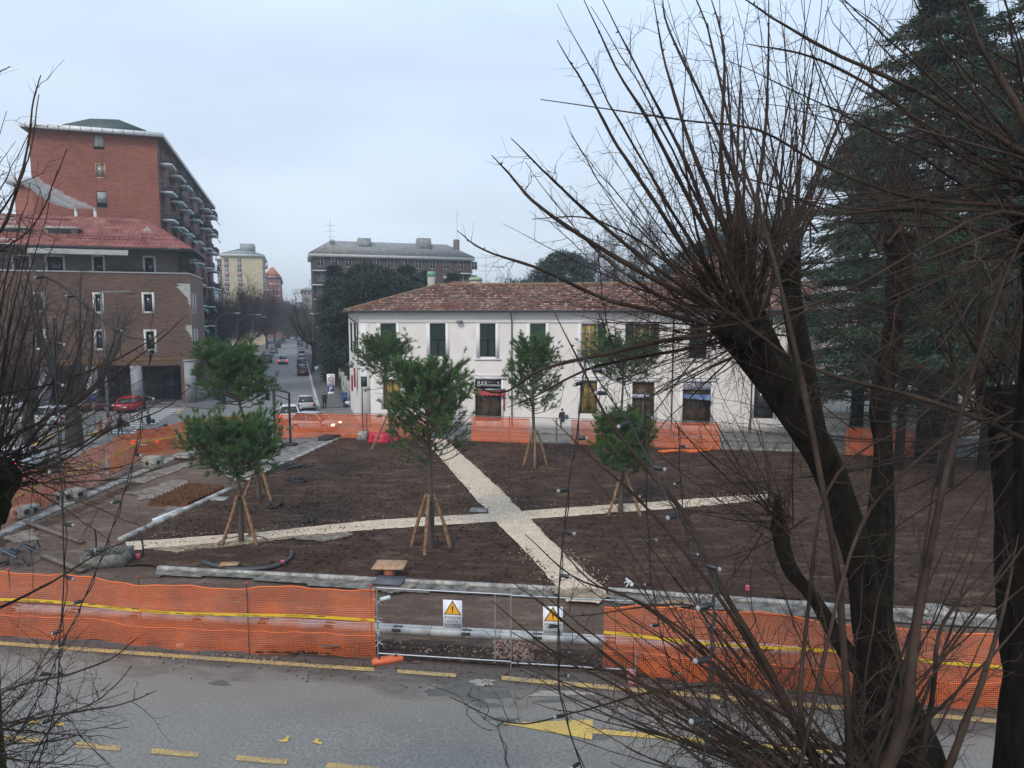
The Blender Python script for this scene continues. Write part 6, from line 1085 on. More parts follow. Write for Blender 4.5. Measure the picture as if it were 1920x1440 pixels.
# ---- bare trees
BARK = M('dark_bark', (0.022, 0.018, 0.015), .9, .45, 6, c2=(.035, .03, .024), bmp=.9, bscale=22, bdist=.03)
def Mtrunk():
    m, t, b, o = newmat('wet_mossy_bark'); v = ocoord(t); mp_ = N(t, 'ShaderNodeMapping'); mp_.inputs['Scale'].default_value = (1, 1, .25); t.links.new(v, mp_.inputs[0]); n1 = noise(t, mp_.outputs[0], 11, 8, .8); n2 = noise(t, v, 1.6, 5, .7)
    g_ = N(t, 'ShaderNodeNewGeometry'); s_ = N(t, 'ShaderNodeSeparateXYZ'); t.links.new(g_.outputs['Normal'], s_.inputs[0]); side = mrange(t, s_.outputs[0], .1, .8)
    c_ = mixc(t, mrange(t, n1, .35, .7), col(.004, .003, .0025), col(.034, .027, .021)); mo = mth(t, 'MULTIPLY', mth(t, 'MULTIPLY', mrange(t, n2, .45, .6), side), .8); t.links.new(mixc(t, mo, c_, col(.030, .042, .012)), b.inputs['Base Color']); b.inputs['Roughness'].default_value = .85; b.inputs['Specular IOR Level'].default_value = .05; bump(t, b, n1, 1.0, .05); return m
TRK = Mtrunk(); SHOOT = M('shoot_bark', (0.012, 0.008, 0.006), .7, .45, 2.2, c2=(.045, .030, .022), bmp=.4, bscale=45, spec=.15); TWG = M('twig_bark', (0.014, 0.009, 0.007), .7, .4, 1.2, c2=(.065, .044, .033), spec=.15); PALET = M('pale_twig', (0.20, 0.155, 0.11), .7, .3, 2)
DTW = M('dark_twig', (0.030, 0.024, 0.021), .8, .3, 2)
class Tw:
    """collects many branches by point count and sides, emits one mesh"""
    def __init__(s): s.d = {}
    def add(s, pts, R, n): pts = np.asarray(pts); s.d.setdefault((len(pts), n), ([], [])); a = s.d[(len(pts), n)]; a[0].append(pts); a[1].append(np.broadcast_to(R, (len(pts),)))
    def build(s, name, mat, par, smooth=True):
        mb = MB()
        for (k, n), (p, r) in s.d.items(): V, F = tubes(np.array(p), np.array(r), n); mb.add(V, F)
        return mb.build(name, mat, par, smooth=smooth)
def sprout(tw, pts, r0, r, per=9.0, lmin=.18, lmax=.85, bias=(0, 0, .2), t0=.12, depth=1, rk=1.0, fr=.35):
    """side twigs along a shoot"""
    L = np.linalg.norm(np.diff(pts, axis=0), axis=1).sum(); n = r.poisson(per * L); K = len(pts)
    for _ in range(n):
        q = (t0 + (.93 - t0) * r.random() ** 1.35) * (K - 1); i = min(K - 2, int(q)); a = pts[i] + (pts[i + 1] - pts[i]) * (q - i); d = nrm(pts[i + 1] - pts[i]); s = nrm(np.cross(d, r.normal(size=3))); l = r.uniform(lmin, lmax) * r.uniform(.4, 1) * (1.15 - .8 * q / K)
        e = nrm(s + d * r.uniform(.15, .9) + np.array(bias)); bend = r.normal(0, .14, 3) + np.array([0, 0, .10 if r.random() < .6 else -.14]); ts = np.linspace(0, 1, 6); c = a + np.outer(ts * l, e) + np.outer(ts ** 2 * l, bend * 1.6) + np.vstack([np.zeros(3), r.normal(0, .012 * l / .4, (5, 3))]); rr = min(r0 * .42, .0016 + .0055 * l) * rk; tw.add(c, np.linspace(rr, rr * .35, 6), 3)
        if depth > 1 and l > .22:
            for _k in range(r.integers(1, 4)): w_ = r.uniform(.25, .85) * 5; j = min(4, int(w_)); b_ = c[j] + (c[j + 1] - c[j]) * (w_ - j); e2 = nrm(e + r.normal(0, .7, 3)); l2 = l * r.uniform(.25, .6); ts2 = np.linspace(0, 1, 4); tw.add(b_ + np.outer(ts2 * l2, e2) + np.outer(ts2 ** 2, r.normal(0, .05, 3)), np.linspace(rr * .6, rr * .28, 4), 3)
def shoot_curve(a, b_, r, sag=.14, K=16, wob=.02, side=.06):
    a = np.asarray(a, float); b_ = np.asarray(b_, float); L = np.linalg.norm(b_ - a); m_ = (a + b_) / 2 + np.array([0, 0, -sag * L]) + r.normal(0, side * L, 3) * [1, 1, .4]; t_ = np.linspace(0, 1, K)[:, None]; c = (1 - t_) ** 2 * a + 2 * t_ * (1 - t_) * m_ + t_ ** 2 * b_
    return c + np.cumsum(r.normal(0, wob, c.shape), 0) * np.linspace(0, 1, K)[:, None] * .6
def taper(r0, K, tip=.0024, p=1.15): return tip + (r0 - tip) * (1 - np.linspace(0, 1, K)) ** p
def knobby(mb, pts, R, seed, n=16, K=40, amp=.10):
    q = crom(pts, K); Rr_ = np.interp(np.linspace(0, 1, K), np.linspace(0, 1, len(R)), R); V, F = tubes(q[None], Rr_[None], n); c = np.repeat(q, n, 0); d = V - c; a = np.tile(np.arange(n), K); k = np.repeat(np.arange(K), n); r = np.random.default_rng(seed); ph = r.uniform(0, 6.28, 6)
    w_ = 1 + amp * (.6 * np.sin(a / n * 6.283 * 3 + ph[0] + k * .22) + .5 * np.sin(a / n * 6.283 * 5 + ph[1] - k * .5) + .5 * np.sin(k * .9 + ph[2]) * np.sin(a / n * 6.283 * 2 + ph[3])) + r.normal(0, amp * .25, len(a)); mb.add(c + d * w_[:, None], F); mb.add((c + d * w_[:, None])[:n], [tuple(range(n))[::-1]]); mb.add((c + d * w_[:, None])[(K - 1) * n:], [tuple(range(n))]); return q
def PX(px, py, Y): return P(px, py, Y)
def pollard(lab, trunks, fans, traced, seed, Yt=None, per=8.0, depth=2, mat=None, tw_mat=None, rs=1.0):
    """trunks: list of ([(px,py,Y)...], [radius...]); fans: list of dict; traced: list of ([(px,py,Y)..], r0)"""
    r = np.random.default_rng(seed); p0 = PX(*trunks[0][0][0]) if len(trunks[0][0][0]) == 3 and not isinstance(trunks[0][0][0], np.ndarray) else trunks[0][0][0]; base = np.array([p0[0], p0[1], 0]); o = thing('pollard_tree', lab, 'tree', base, group='bare pollarded street trees near the camera'); mb = MB()
    for k, (pts, R) in enumerate(trunks): pts = [PX(*q) if not isinstance(q, np.ndarray) else q for q in pts]; knobby(mb, pts, R, seed + k)
    mb.build('trunk', TRK, o, smooth=True); sh = Tw(); tw = Tw()
    for f in fans:
        kb = PX(*f['at'])
        for _ in range(f['n']):
            x = r.uniform(*f['x']); y = r.uniform(*f['y']); Y = r.uniform(*f['Y']); 
            if f.get('arc'):
                cx, cy, rr_, a0, a1 = f['arc']; an = rad(r.uniform(a0, a1)); q = rr_ * r.uniform(.55, 1.08); x, y = cx + q * math.cos(an), cy - q * math.sin(an)
            st = kb + r.normal(0, f.get('kr', .12), 3); c = shoot_curve(st, PX(x, y, Y), r, f.get('sag', .12)); L = np.linalg.norm(c[-1] - c[0]); r0 = (.0045 + .0042 * L) * f.get('rk', 1) * r.uniform(.7, 1.25); sh.add(c, taper(r0, 16) * np.where(np.arange(16) % 3 == 1, 1.22, .96), 6); sprout(tw, c, r0, r, per * f.get('per', 1), depth=depth)
    for pts, r0 in traced:
        c = crom([PX(*q) for q in pts], 22) + np.vstack([np.zeros((1, 3)), np.cumsum(r.normal(0, .0022, (21, 3)), 0)]); sh.add(c, taper(r0, 22, min(.0035, r0 * .5), .9) * np.where(np.arange(22) % 4 == 2, 1.16, .97), 7); sprout(tw, c, r0, r, per, depth=depth)
        for i in range(3, 21, 2): e = c[i]; d = nrm(r.normal(size=3)); sh.add(np.array([e, e + d * (r0 * .9 + .006)]), [r0 * .4, .001], 4)
    sh.build('branches', mat or SHOOT, o); tw.build('twigs', tw_mat or TWG, o); return o
# the leaning pollard in the middle of the right half
gnd = lambda x, y: np.array([x, y, 0.0])
t1 = PX(1655, 1260, 7.0)
pollard('leaning dark pollard with a mossy trunk, its knotty head level with the tiled roof', [([np.array([t1[0] + 1.2, 7.4, 0]), np.array([t1[0] + .75, 7.2, 2.2]), (1722, 1460, 7.1), (1655, 1260, 7.0), (1620, 1080, 7.0), (1562, 900, 7.0), (1512, 800, 7.0), (1425, 665, 7.0), (1390, 612, 7.0)], [.36, .33, .29, .23, .165, .155, .185, .225, .26]), ([(1660, 1290, 7.05), (1590, 1225, 7.2), (1530, 1130, 7.4), (1478, 1060, 7.6), (1462, 990, 7.8), (1458, 930, 7.8)], [.15, .10, .07, .085, .10, .03]),
    ([(1405, 640, 7.0), (1385, 590, 6.9), (1378, 560, 6.9)], [.22, .24, .14]), ([(1420, 640, 7.0), (1380, 625, 6.75), (1340, 612, 6.6)], [.2, .16, .07])],
    [dict(at=(1385, 585, 6.95), n=20, x=(0, 1), y=(0, 1), Y=(5.6, 8.6), arc=(1370, 560, 620, 60, 128), kr=.16, sag=.07, rk=1.15, per=1.1), dict(at=(1375, 600, 6.9), n=16, x=(0, 1), y=(0, 1), Y=(5.6, 8.2), arc=(1370, 560, 470, 122, 172), kr=.14, sag=.12, rk=.9, per=1.1), dict(at=(1400, 620, 7.0), n=24, x=(0, 1), y=(0, 1), Y=(5.8, 8.4), arc=(1400, 600, 330, 165, 232), kr=.16, sag=.03, rk=.85, per=1.0), dict(at=(1400, 560, 7.0), n=12, x=(1420, 1640), y=(-60, 420), Y=(6, 9), kr=.15, sag=.08, per=.8), dict(at=(1460, 985, 7.8), n=26, x=(1180, 1520), y=(640, 1120), Y=(6.5, 9.5), kr=.12, sag=.1, rk=.8)],
    [([(1395, 580, 6.9), (1350, 480, 6.8), (1290, 370, 6.6), (1225, 240, 6.4), (1160, 135, 6.3), (1092, -10, 6.2)], .032), ([(1390, 575, 6.9), (1340, 440, 6.8), (1280, 290, 6.7), (1215, 165, 6.6), (1125, -10, 6.5)], .030), ([(1400, 570, 7.0), (1362, 440, 7.0), (1300, 290, 7.1), (1248, 130, 7.2), (1222, -10, 7.2)], .036), ([(1405, 560, 7), (1400, 430, 7.1), (1350, 260, 7.2), (1255, 60, 7.2), (1240, -10, 7.2)], .030), ([(1380, 590, 6.9), (1300, 490, 6.6), (1215, 360, 6.4), (1150, 262, 6.3), (1098, 165, 6.2), (1046, 78, 6.1)], .028), ([(1380, 600, 6.9), (1230, 525, 6.5), (1100, 448, 6.2), (1005, 382, 6.0), (960, 330, 6.0), (924, 290, 5.9)], .030), ([(1370, 600, 6.9), (1215, 490, 6.4), (1095, 390, 6.2), (1020, 320, 6.1), (961, 260, 6.0)], .024), ([(1350, 612, 6.7), (1200, 576, 6.3), (1130, 556, 6.2), (1010, 500, 6.0), (910, 465, 5.9), (856, 428, 5.9)], .026), ([(1400, 560, 7.0), (1375, 440, 7.0), (1352, 300, 7.0), (1358, 100, 7.1), (1330, -20, 7.1)], .036), ([(1410, 560, 7.0), (1420, 400, 7.0), (1440, 200, 7.0), (1445, -20, 7.0)], .034), ([(1350, 625, 6.7), (1240, 640, 6.4), (1095, 672, 6.1), (1010, 695, 6.0), (940, 735, 5.9), (874, 716, 5.9)], .026), ([(1360, 640, 6.8), (1230, 665, 6.5), (1110, 690, 6.3), (1010, 740, 6.2), (950, 765, 6.1)], .020), ([(1370, 605, 6.8), (1260, 500, 6.5), (1180, 442, 6.4), (1090, 406, 6.3), (994, 410, 6.2)], .016)], 101)
# second head just behind, and the third upright one
k2 = PX(1665, 1330, 10.5)
pollard('upright pollard directly behind the leaning one, its head just above', [([np.array([k2[0] + .35, 10.6, 0]), np.array([k2[0] + .1, 10.6, 3]), (1610, 1050, 10.5), (1545, 880, 10.5), (1519, 740, 10.5), (1492, 610, 10.5), (1478, 520, 10.5), (1470, 478, 10.5)], [.3, .26, .2, .16, .15, .15, .17, .24])], [dict(at=(1475, 490, 10.5), n=30, x=(0, 1), y=(0, 1), Y=(9, 12.5), arc=(1480, 470, 560, 62, 118), kr=.2, sag=.05, rk=.8), dict(at=(1475, 520, 10.5), n=16, x=(0, 1), y=(0, 1), Y=(9, 12), arc=(1480, 520, 330, -30, 60), kr=.2, sag=.1, rk=.7), dict(at=(1475, 520, 10.5), n=14, x=(0, 1), y=(0, 1), Y=(9, 12), arc=(1480, 520, 420, 115, 215), kr=.2, sag=.12, rk=.7)], [], 102, per=3.5)
k3 = PX(1655, 800, 11.5)
pollard('straight black pollard trunk between the leaning one and the picture edge', [([np.array([k3[0], 11.5, 0]), np.array([k3[0] + .05, 11.5, 3]), (1652, 1000, 11.5), (1657, 850, 11.5), (1650, 760, 11.5), (1672, 640, 11.5), (1686, 520, 11.5), (1688, 440, 11.5)], [.32, .28, .22, .15, .17, .16, .18, .26])], [dict(at=(1688, 450, 11.5), n=30, x=(0, 1), y=(0, 1), Y=(9.5, 13.5), arc=(1690, 440, 520, 55, 130), kr=.24, sag=.05, rk=.8), dict(at=(1660, 780, 11.5), n=14, x=(0, 1), y=(0, 1), Y=(9.5, 13), arc=(1660, 740, 330, -20, 200), kr=.2, sag=.1, rk=.6)], [], 103, per=3.5)
k4 = PX(1990, 1400, 8.2)
pollard('thick pollard trunk cut by the right edge of the picture', [([np.array([k4[0] + .5, 8.3, 0]), np.array([k4[0] + .3, 8.3, 2.5]), (1952, 1380, 8.2), (1915, 1180, 8.2), (1900, 1000, 8.2), (1893, 820, 8.2), (1885, 730, 8.2)], [.40, .35, .29, .24, .19, .19, .30])], [dict(at=(1885, 745, 8.2), n=26, x=(0, 1), y=(0, 1), Y=(6.5, 9.8), arc=(1880, 720, 620, 60, 150), kr=.24, sag=.07, rk=.9), dict(at=(1885, 760, 8.2), n=18, x=(0, 1), y=(0, 1), Y=(6.2, 9.5), arc=(1880, 760, 560, 140, 225), kr=.24, sag=.12, rk=.7)], [([(1885, 740, 8.2), (1800, 600, 8), (1740, 420, 7.8), (1640, 240, 7.6)], .03)], 104, per=6)
# the nearest head, just below the frame
n0 = PX(1650, 1560, 4.6)
pollard('nearest pollard whose head is below the picture, thick shoots rising across the right', [([np.array([n0[0], 4.6, 0]), np.array([n0[0], 4.6, 2.5]), (1650, 1700, 4.6), (1650, 1570, 4.6)], [.34, .30, .26, .30])],
    [dict(at=(1600, 1500, 4.6), n=30, x=(0, 1), y=(0, 1), Y=(3.9, 6.6), arc=(1640, 1540, 830, 118, 158), kr=.16, sag=.09, rk=.7, per=1.1), dict(at=(1580, 1500, 4.6), n=20, x=(0, 1), y=(0, 1), Y=(3.8, 6.2), arc=(1640, 1540, 640, 148, 174), kr=.14, sag=.06, rk=.65, per=.8), dict(at=(1660, 1500, 4.6), n=15, x=(0, 1), y=(0, 1), Y=(3.9, 6.8), arc=(1660, 1540, 900, 50, 118), kr=.18, sag=.05, rk=.75, per=.8)],
    [([(1600, 1500, 4.5), (1592, 1400, 4.5), (1585, 1280, 4.5), (1568, 1080, 4.5), (1532, 880, 4.55), (1492, 680, 4.6), (1455, 520, 4.7), (1415, 380, 4.8), (1368, 240, 4.9), (1325, 60, 5.0), (1290, -20, 5)], .030), ([(1640, 1500, 4.3), (1670, 1420, 4.3), (1702, 1330, 4.3), (1714, 1230, 4.35), (1735, 1090, 4.4), (1775, 900, 4.5), (1822, 720, 4.6), (1885, 530, 4.7), (1945, 400, 4.8)], .046), ([(1750, 1520, 4.3), (1800, 1380, 4.3), (1846, 1260, 4.35), (1880, 1130, 4.4), (1905, 1000, 4.5)], .030), ([(1690, 1500, 4.5), (1730, 1400, 4.5), (1754, 1270, 4.55), (1764, 1180, 4.6), (1820, 1100, 4.7), (1900, 1010, 4.8)], .024),
     ([(1550, 1500, 4.4), (1515, 1400, 4.4), (1500, 1300, 4.4), (1520, 1120, 4.5), (1540, 960, 4.6), (1600, 860, 4.7), (1720, 790, 4.9), (1850, 660, 5.1)], .020), ([(1560, 1480, 4.5), (1440, 1250, 4.7), (1345, 1085, 4.9), (1285, 960, 5.0), (1210, 872, 5.1), (1133, 770, 5.2), (1088, 677, 5.3), (1040, 583, 5.4)], .028), ([(1560, 1490, 4.5), (1440, 1270, 4.7), (1340, 1110, 4.9), (1205, 945, 5.1), (1110, 860, 5.2), (1035, 787, 5.3)], .022), ([(1550, 1490, 4.4), (1420, 1330, 4.6), (1290, 1200, 4.8), (1180, 1120, 5.0), (1075, 1080, 5.1), (985, 1000, 5.2)], .018), ([(1560, 1500, 4.3), (1420, 1400, 4.5), (1290, 1320, 4.7), (1160, 1265, 4.8), (1040, 1220, 4.9), (925, 1125, 5.0)], .020), ([(1560, 1520, 4.2), (1420, 1430, 4.3), (1300, 1350, 4.5), (1180, 1260, 4.6), (1080, 1180, 4.8), (960, 1085, 4.9)], .022), ([(1600, 1500, 4.4), (1500, 1400, 4.5), (1350, 1240, 4.7), (1220, 1140, 4.9), (1110, 1090, 5.0), (1030, 1000, 5.1)], .017), ([(1500, 1500, 4.3), (1330, 1440, 4.4), (1180, 1300, 4.6), (1060, 1240, 4.7), (960, 1190, 4.8)], .014), ([(1560, 1500, 4.4), (1480, 1330, 4.6), (1380, 1200, 4.7), (1290, 1130, 4.8), (1130, 1145, 5), (1070, 1152, 5)], .012), ([(1560, 1460, 4.4), (1400, 1300, 4.6), (1250, 1290, 4.8), (1080, 1330, 4.9), (960, 1352, 5), (840, 1302, 5.1)], .012)], 105, per=6)
# head outside the right edge, throwing long shoots to the left
m0 = PX(1990, 420, 5.0)
pollard('pollard standing outside the right edge with shoots sweeping left', [([np.array([m0[0] + .5, 5.2, 0]), np.array([m0[0] + .4, 5.2, 4.5]), (2000, 600, 5.1), (1990, 380, 5.0)], [.36, .32, .26, .32])],
    [dict(at=(1985, 380, 5.0), n=18, x=(0, 1), y=(0, 1), Y=(4.2, 6.6), arc=(1980, 400, 640, 128, 186), kr=.16, sag=-.02, rk=.9, per=.8), dict(at=(1985, 420, 5.0), n=15, x=(0, 1), y=(0, 1), Y=(4.2, 6.4), arc=(1980, 420, 560, 180, 230), kr=.16, sag=-.06, rk=.7, per=.8), dict(at=(1980, 300, 5.0), n=12, x=(1700, 1960), y=(-60, 80), Y=(4.4, 6), kr=.14, sag=.04, rk=1.4)],
    [([(1990, 330, 4.9), (1840, 240, 4.9), (1700, 160, 4.9), (1560, 95, 4.9), (1450, 30, 5.0), (1380, -20, 5)], .022), ([(1990, 360, 4.9), (1820, 300, 4.9), (1660, 180, 5), (1530, 110, 5), (1400, 85, 5.1)], .020), ([(1990, 390, 4.9), (1850, 385, 4.9), (1700, 370, 5.0), (1540, 310, 5.1), (1420, 245, 5.2), (1260, 225, 5.3), (1015, 188, 5.4)], .018), ([(1990, 400, 4.9), (1860, 395, 4.9), (1700, 390, 5.0), (1560, 395, 5.1), (1440, 345, 5.2), (1290, 305, 5.3)], .016), ([(1990, 470, 4.9), (1850, 440, 4.9), (1740, 400, 5.0), (1620, 395, 5.1), (1500, 375, 5.2), (1420, 360, 5.3)], .015), ([(1960, 330, 4.6), (1910, 200, 4.6), (1840, 80, 4.7), (1800, -20, 4.7)], .034), ([(1980, 420, 4.8), (1860, 400, 4.8), (1740, 460, 4.9), (1600, 540, 5.0), (1480, 585, 5.1), (1300, 620, 5.3), (1130, 600, 5.4)], .014), ([(1990, 860, 4.6), (1860, 795, 4.7), (1720, 745, 4.8), (1600, 715, 5.0), (1500, 680, 5.1), (1400, 610, 5.2), (1280, 520, 5.3), (1200, 430, 5.4)], .020), ([(1500, 1440, 4.2), (1600, 1020, 4.5), (1700, 880, 4.6), (1810, 800, 4.6), (1950, 790, 4.7)], .014)], 106, per=6)
# left edge pollards
l0 = PX(-70, 850, 6.2)
pollard('pollard just outside the left edge with a dense broom of thin shoots', [([np.array([l0[0] - .6, 6.3, 0]), np.array([l0[0] - .4, 6.3, 4]), (-70, 1060, 6.2), (-45, 940, 6.2), (-10, 880, 6.2)], [.38, .34, .28, .26, .24])],
    [dict(at=(-15, 880, 6.2), n=30, x=(0, 1), y=(0, 1), Y=(5.2, 7.6), arc=(-30, 870, 330, 15, 78), kr=.14, sag=.05, rk=.7, per=1.2), dict(at=(-15, 900, 6.2), n=16, x=(0, 1), y=(0, 1), Y=(5.2, 7.4), arc=(-30, 890, 330, -28, 15), kr=.14, sag=.04, rk=.6, per=1.1), dict(at=(-60, 850, 6.2), n=14, x=(-10, 120), y=(330, 620), Y=(5.6, 7.5), kr=.14, sag=.05, rk=.8)],
    [([(-20, 850, 6.1), (60, 800, 6), (160, 745, 5.9), (270, 660, 5.8), (350, 590, 5.8)], .012), ([(-20, 900, 6.1), (90, 880, 6.0), (200, 810, 5.9), (300, 770, 5.8), (357, 725, 5.8)], .010), ([(-20, 740, 6.1), (80, 725, 6.0), (180, 690, 5.9), (260, 650, 5.9), (310, 615, 5.8)], .011), ([(-20, 1150, 5.9), (100, 1090, 5.8), (180, 1040, 5.8), (270, 1000, 5.7)], .013)], 107, per=6)
l1 = PX(-120, 1420, 5.0)
pollard('pollard head below the left corner with shoots over the asphalt', [([np.array([l1[0] - .2, 5.0, 0]), np.array([l1[0] - .1, 5.0, 3]), (-120, 1500, 5.0), (-100, 1400, 5.0)], [.32, .3, .26, .28])],
    [dict(at=(-90, 1400, 5.0), n=26, x=(0, 1), y=(0, 1), Y=(4.2, 6.0), arc=(-100, 1390, 330, -8, 50), kr=.12, sag=.06, rk=.6, per=1.0)], [([(-60, 1400, 4.9), (40, 1352, 4.9), (120, 1335, 4.9), (215, 1318, 4.9), (293, 1290, 5.0)], .010), ([(-60, 1330, 4.9), (40, 1285, 4.9), (130, 1262, 4.9), (210, 1230, 5.0), (256, 1192, 5.0)], .011), ([(-60, 1500, 4.9), (60, 1450, 4.9), (110, 1420, 4.9), (150, 1388, 5)], .006), ([(30, 1480, 4.9), (100, 1360, 4.9), (190, 1310, 4.9), (250, 1250, 5)], .007)], 108, per=8)
l2 = PX(-160, 480, 5.4)
pollard('tall pollard left of the picture with pale shoots against the sky', [([np.array([l2[0], 5.4, 0]), np.array([l2[0], 5.4, 5]), (-160, 640, 5.4), (-130, 540, 5.4)], [.32, .3, .26, .28])], [dict(at=(-130, 560, 5.4), n=11, x=(-30, 70), y=(180, 400), Y=(5.0, 6.2), kr=.1, sag=.06, rk=.7, per=.8)], [([(-100, 500, 5.2), (-10, 440, 5.2), (22, 370, 5.2), (45, 280, 5.2), (56, 190, 5.2), (70, 140, 5.2)], .014), ([(-100, 540, 5.2), (20, 372, 5.2), (55, 290, 5.2), (72, 180, 5.2)], .008), ([(-80, 180, 5.2), (-20, 150, 5.2), (22, 125, 5.2)], .006), ([(-100, 520, 5.3), (20, 460, 5.2), (80, 400, 5.2), (128, 278, 5.2)], .009)], 109, per=5)

# ---- mid distance bare trees
def baretree(base, H, spread, lab, seed, nl=7, r0=.28, fork=.18, mat=None, tw_=None, ntw=900, cat='tree', name='bare_tree', group=None, twl=1.0, twr=.014, up=1.0):
    r = np.random.default_rng(seed); base = np.array(base, float); o = thing(name, lab, cat, base, group=group); mb = MB(); fz = H * fork; top = base + [0, 0, fz]; q = crom([base, base + [r.normal(0, .1), 0, fz * .5], top], 8); mb.tube(q, np.linspace(r0 * 1.2, r0 * .9, 8), 8); mb.build('trunk', mat or BARK, o, smooth=True); br = Tw(); ends = []
    for i in range(nl):
        a_ = i * 6.283 / nl + r.uniform(-.3, .3); sp_ = spread * r.uniform(.4, 1.0); e = base + [sp_ * math.cos(a_), sp_ * math.sin(a_), H * r.uniform(.72, 1.0)]; c = crom([top, top + (e - top) * .35 + [math.cos(a_) * sp_ * .18, math.sin(a_) * sp_ * .18, -.02 * H], e], 12) + np.vstack([np.zeros(3), np.cumsum(r.normal(0, .02 * spread ** .5, (11, 3)), 0)]); rr = r0 * r.uniform(.35, .6); br.add(c, np.linspace(rr, rr * .12, 12), 5)
        for j in range(9):
            k = r.integers(3, 11); s = c[k]; d = nrm(nrm(c[k] - c[k - 1]) * .7 + r.normal(0, .6, 3) + [0, 0, .5 * up]); l = spread * r.uniform(.25, .6); c2 = np.array([s + d * l * t_ + np.array([0, 0, .2 * l * t_ * t_]) + r.normal(0, .03, 3) * t_ for t_ in np.linspace(0, 1, 7)]); br.add(c2, np.linspace(rr * .4 * (1 - k / 14), .012, 7), 4); ends += [c2[m] for m in range(2, 7)]
        ends += [c[m] for m in range(5, 12)]
    br.build('branches', mat or BARK, o, False); tw = Tw(); ends = np.array(ends)
    for _ in range(ntw): s = ends[r.integers(len(ends))]; d = nrm(r.normal(0, .8, 3) + [0, 0, .55 * up]); l = r.uniform(.4, 1.4) * twl; tw.add(s + np.outer(np.linspace(0, 1, 4) * l, d) + np.outer(np.linspace(0, 1, 4) ** 2, r.normal(0, .15, 3) * l), np.linspace(twr, twr * .4, 4), 3)
    tw.build('twigs', tw_ or DTW, o, False); return o
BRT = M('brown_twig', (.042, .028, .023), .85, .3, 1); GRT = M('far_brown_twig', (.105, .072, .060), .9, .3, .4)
b_ = G(140, 838); baretree(b_, P(140, 490, b_[1])[2], 4.6, 'bare street tree with thick trunk before the brown building arcade', 21, 9, .52, .22, ntw=1500, tw_=BRT, twl=1.2, twr=.011)
b_ = G(60, 830); baretree(b_, P(60, 500, b_[1])[2], 4.0, 'bare street tree nearer the left edge beside the parked white cars', 22, 8, .36, .22, ntw=1200, tw_=BRT, twl=1.2, twr=.011)
b_ = G(-30, 820); baretree(b_, P(-30, 480, b_[1])[2], 4.0, 'bare street tree half outside the left picture edge', 23, 8, .36, .22, ntw=1500, tw_=BRT, twl=1.2, twr=.011)
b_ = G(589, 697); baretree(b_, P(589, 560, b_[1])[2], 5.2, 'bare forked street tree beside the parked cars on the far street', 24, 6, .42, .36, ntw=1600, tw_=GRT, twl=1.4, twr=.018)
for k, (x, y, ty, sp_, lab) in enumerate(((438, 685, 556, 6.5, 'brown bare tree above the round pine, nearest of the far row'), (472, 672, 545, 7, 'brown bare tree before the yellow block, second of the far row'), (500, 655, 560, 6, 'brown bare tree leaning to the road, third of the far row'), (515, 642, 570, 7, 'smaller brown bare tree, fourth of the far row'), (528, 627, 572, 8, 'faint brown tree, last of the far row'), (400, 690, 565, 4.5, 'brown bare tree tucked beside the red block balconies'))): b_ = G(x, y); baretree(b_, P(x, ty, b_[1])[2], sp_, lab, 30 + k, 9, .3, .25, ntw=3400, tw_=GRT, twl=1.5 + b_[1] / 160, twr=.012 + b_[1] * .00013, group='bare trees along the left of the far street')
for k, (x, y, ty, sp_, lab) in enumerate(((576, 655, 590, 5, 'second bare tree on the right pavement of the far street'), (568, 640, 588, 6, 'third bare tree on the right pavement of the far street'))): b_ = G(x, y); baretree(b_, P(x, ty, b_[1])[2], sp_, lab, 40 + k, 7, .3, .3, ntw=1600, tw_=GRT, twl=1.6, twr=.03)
b_ = P(1165, 600, 125); b_[2] = 0; baretree(b_, P(1165, 425, 125)[2], 8.5, 'broad grey bare tree behind the tiled roof', 50, 14, .4, .3, ntw=7000, tw_=BRT, twl=1.8, twr=.022)
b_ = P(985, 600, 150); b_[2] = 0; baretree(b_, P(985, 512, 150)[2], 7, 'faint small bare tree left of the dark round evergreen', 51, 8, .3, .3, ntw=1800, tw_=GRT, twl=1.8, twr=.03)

# ---- evergreens
def cloud(o, cs, rs, n, ls, ws_, mat, droop=0.0, seed=0, name='foliage', surf=.55, up=.1):
    r = np.random.default_rng(seed); k = r.choice(len(cs), n, p=np.prod(rs, 1) ** .66 / (np.prod(rs, 1) ** .66).sum()); d = unit(r.normal(0, 1, (n, 3))); q = surf + (1.02 - surf) * r.random(n) ** .5; C = cs[k] + d * rs[k] * q[:, None]; Dn = unit(d * .8 + r.normal(0, .6, (n, 3)) + [0, 0, up - droop]); L = ls * r.uniform(.6, 1.4, n); V, F = leaf_tris(C, Dn, L, L * ws_); mb = MB(); mb.add(V, F); return mb.build(name, mat, o)
CEDM = Mleaf('cedar_needles', (.008, .026, .012), (.048, .088, .040), (.018, .044, .024), scale=.6); FCED = Mleaf('far_cedar_needles', (.012, .026, .018), (.052, .080, .055), (.020, .042, .034), scale=.35); HEDG = Mleaf('hedge_leaf', (.018, .034, .016), (.045, .070, .030), (.024, .042, .02), scale=.9)
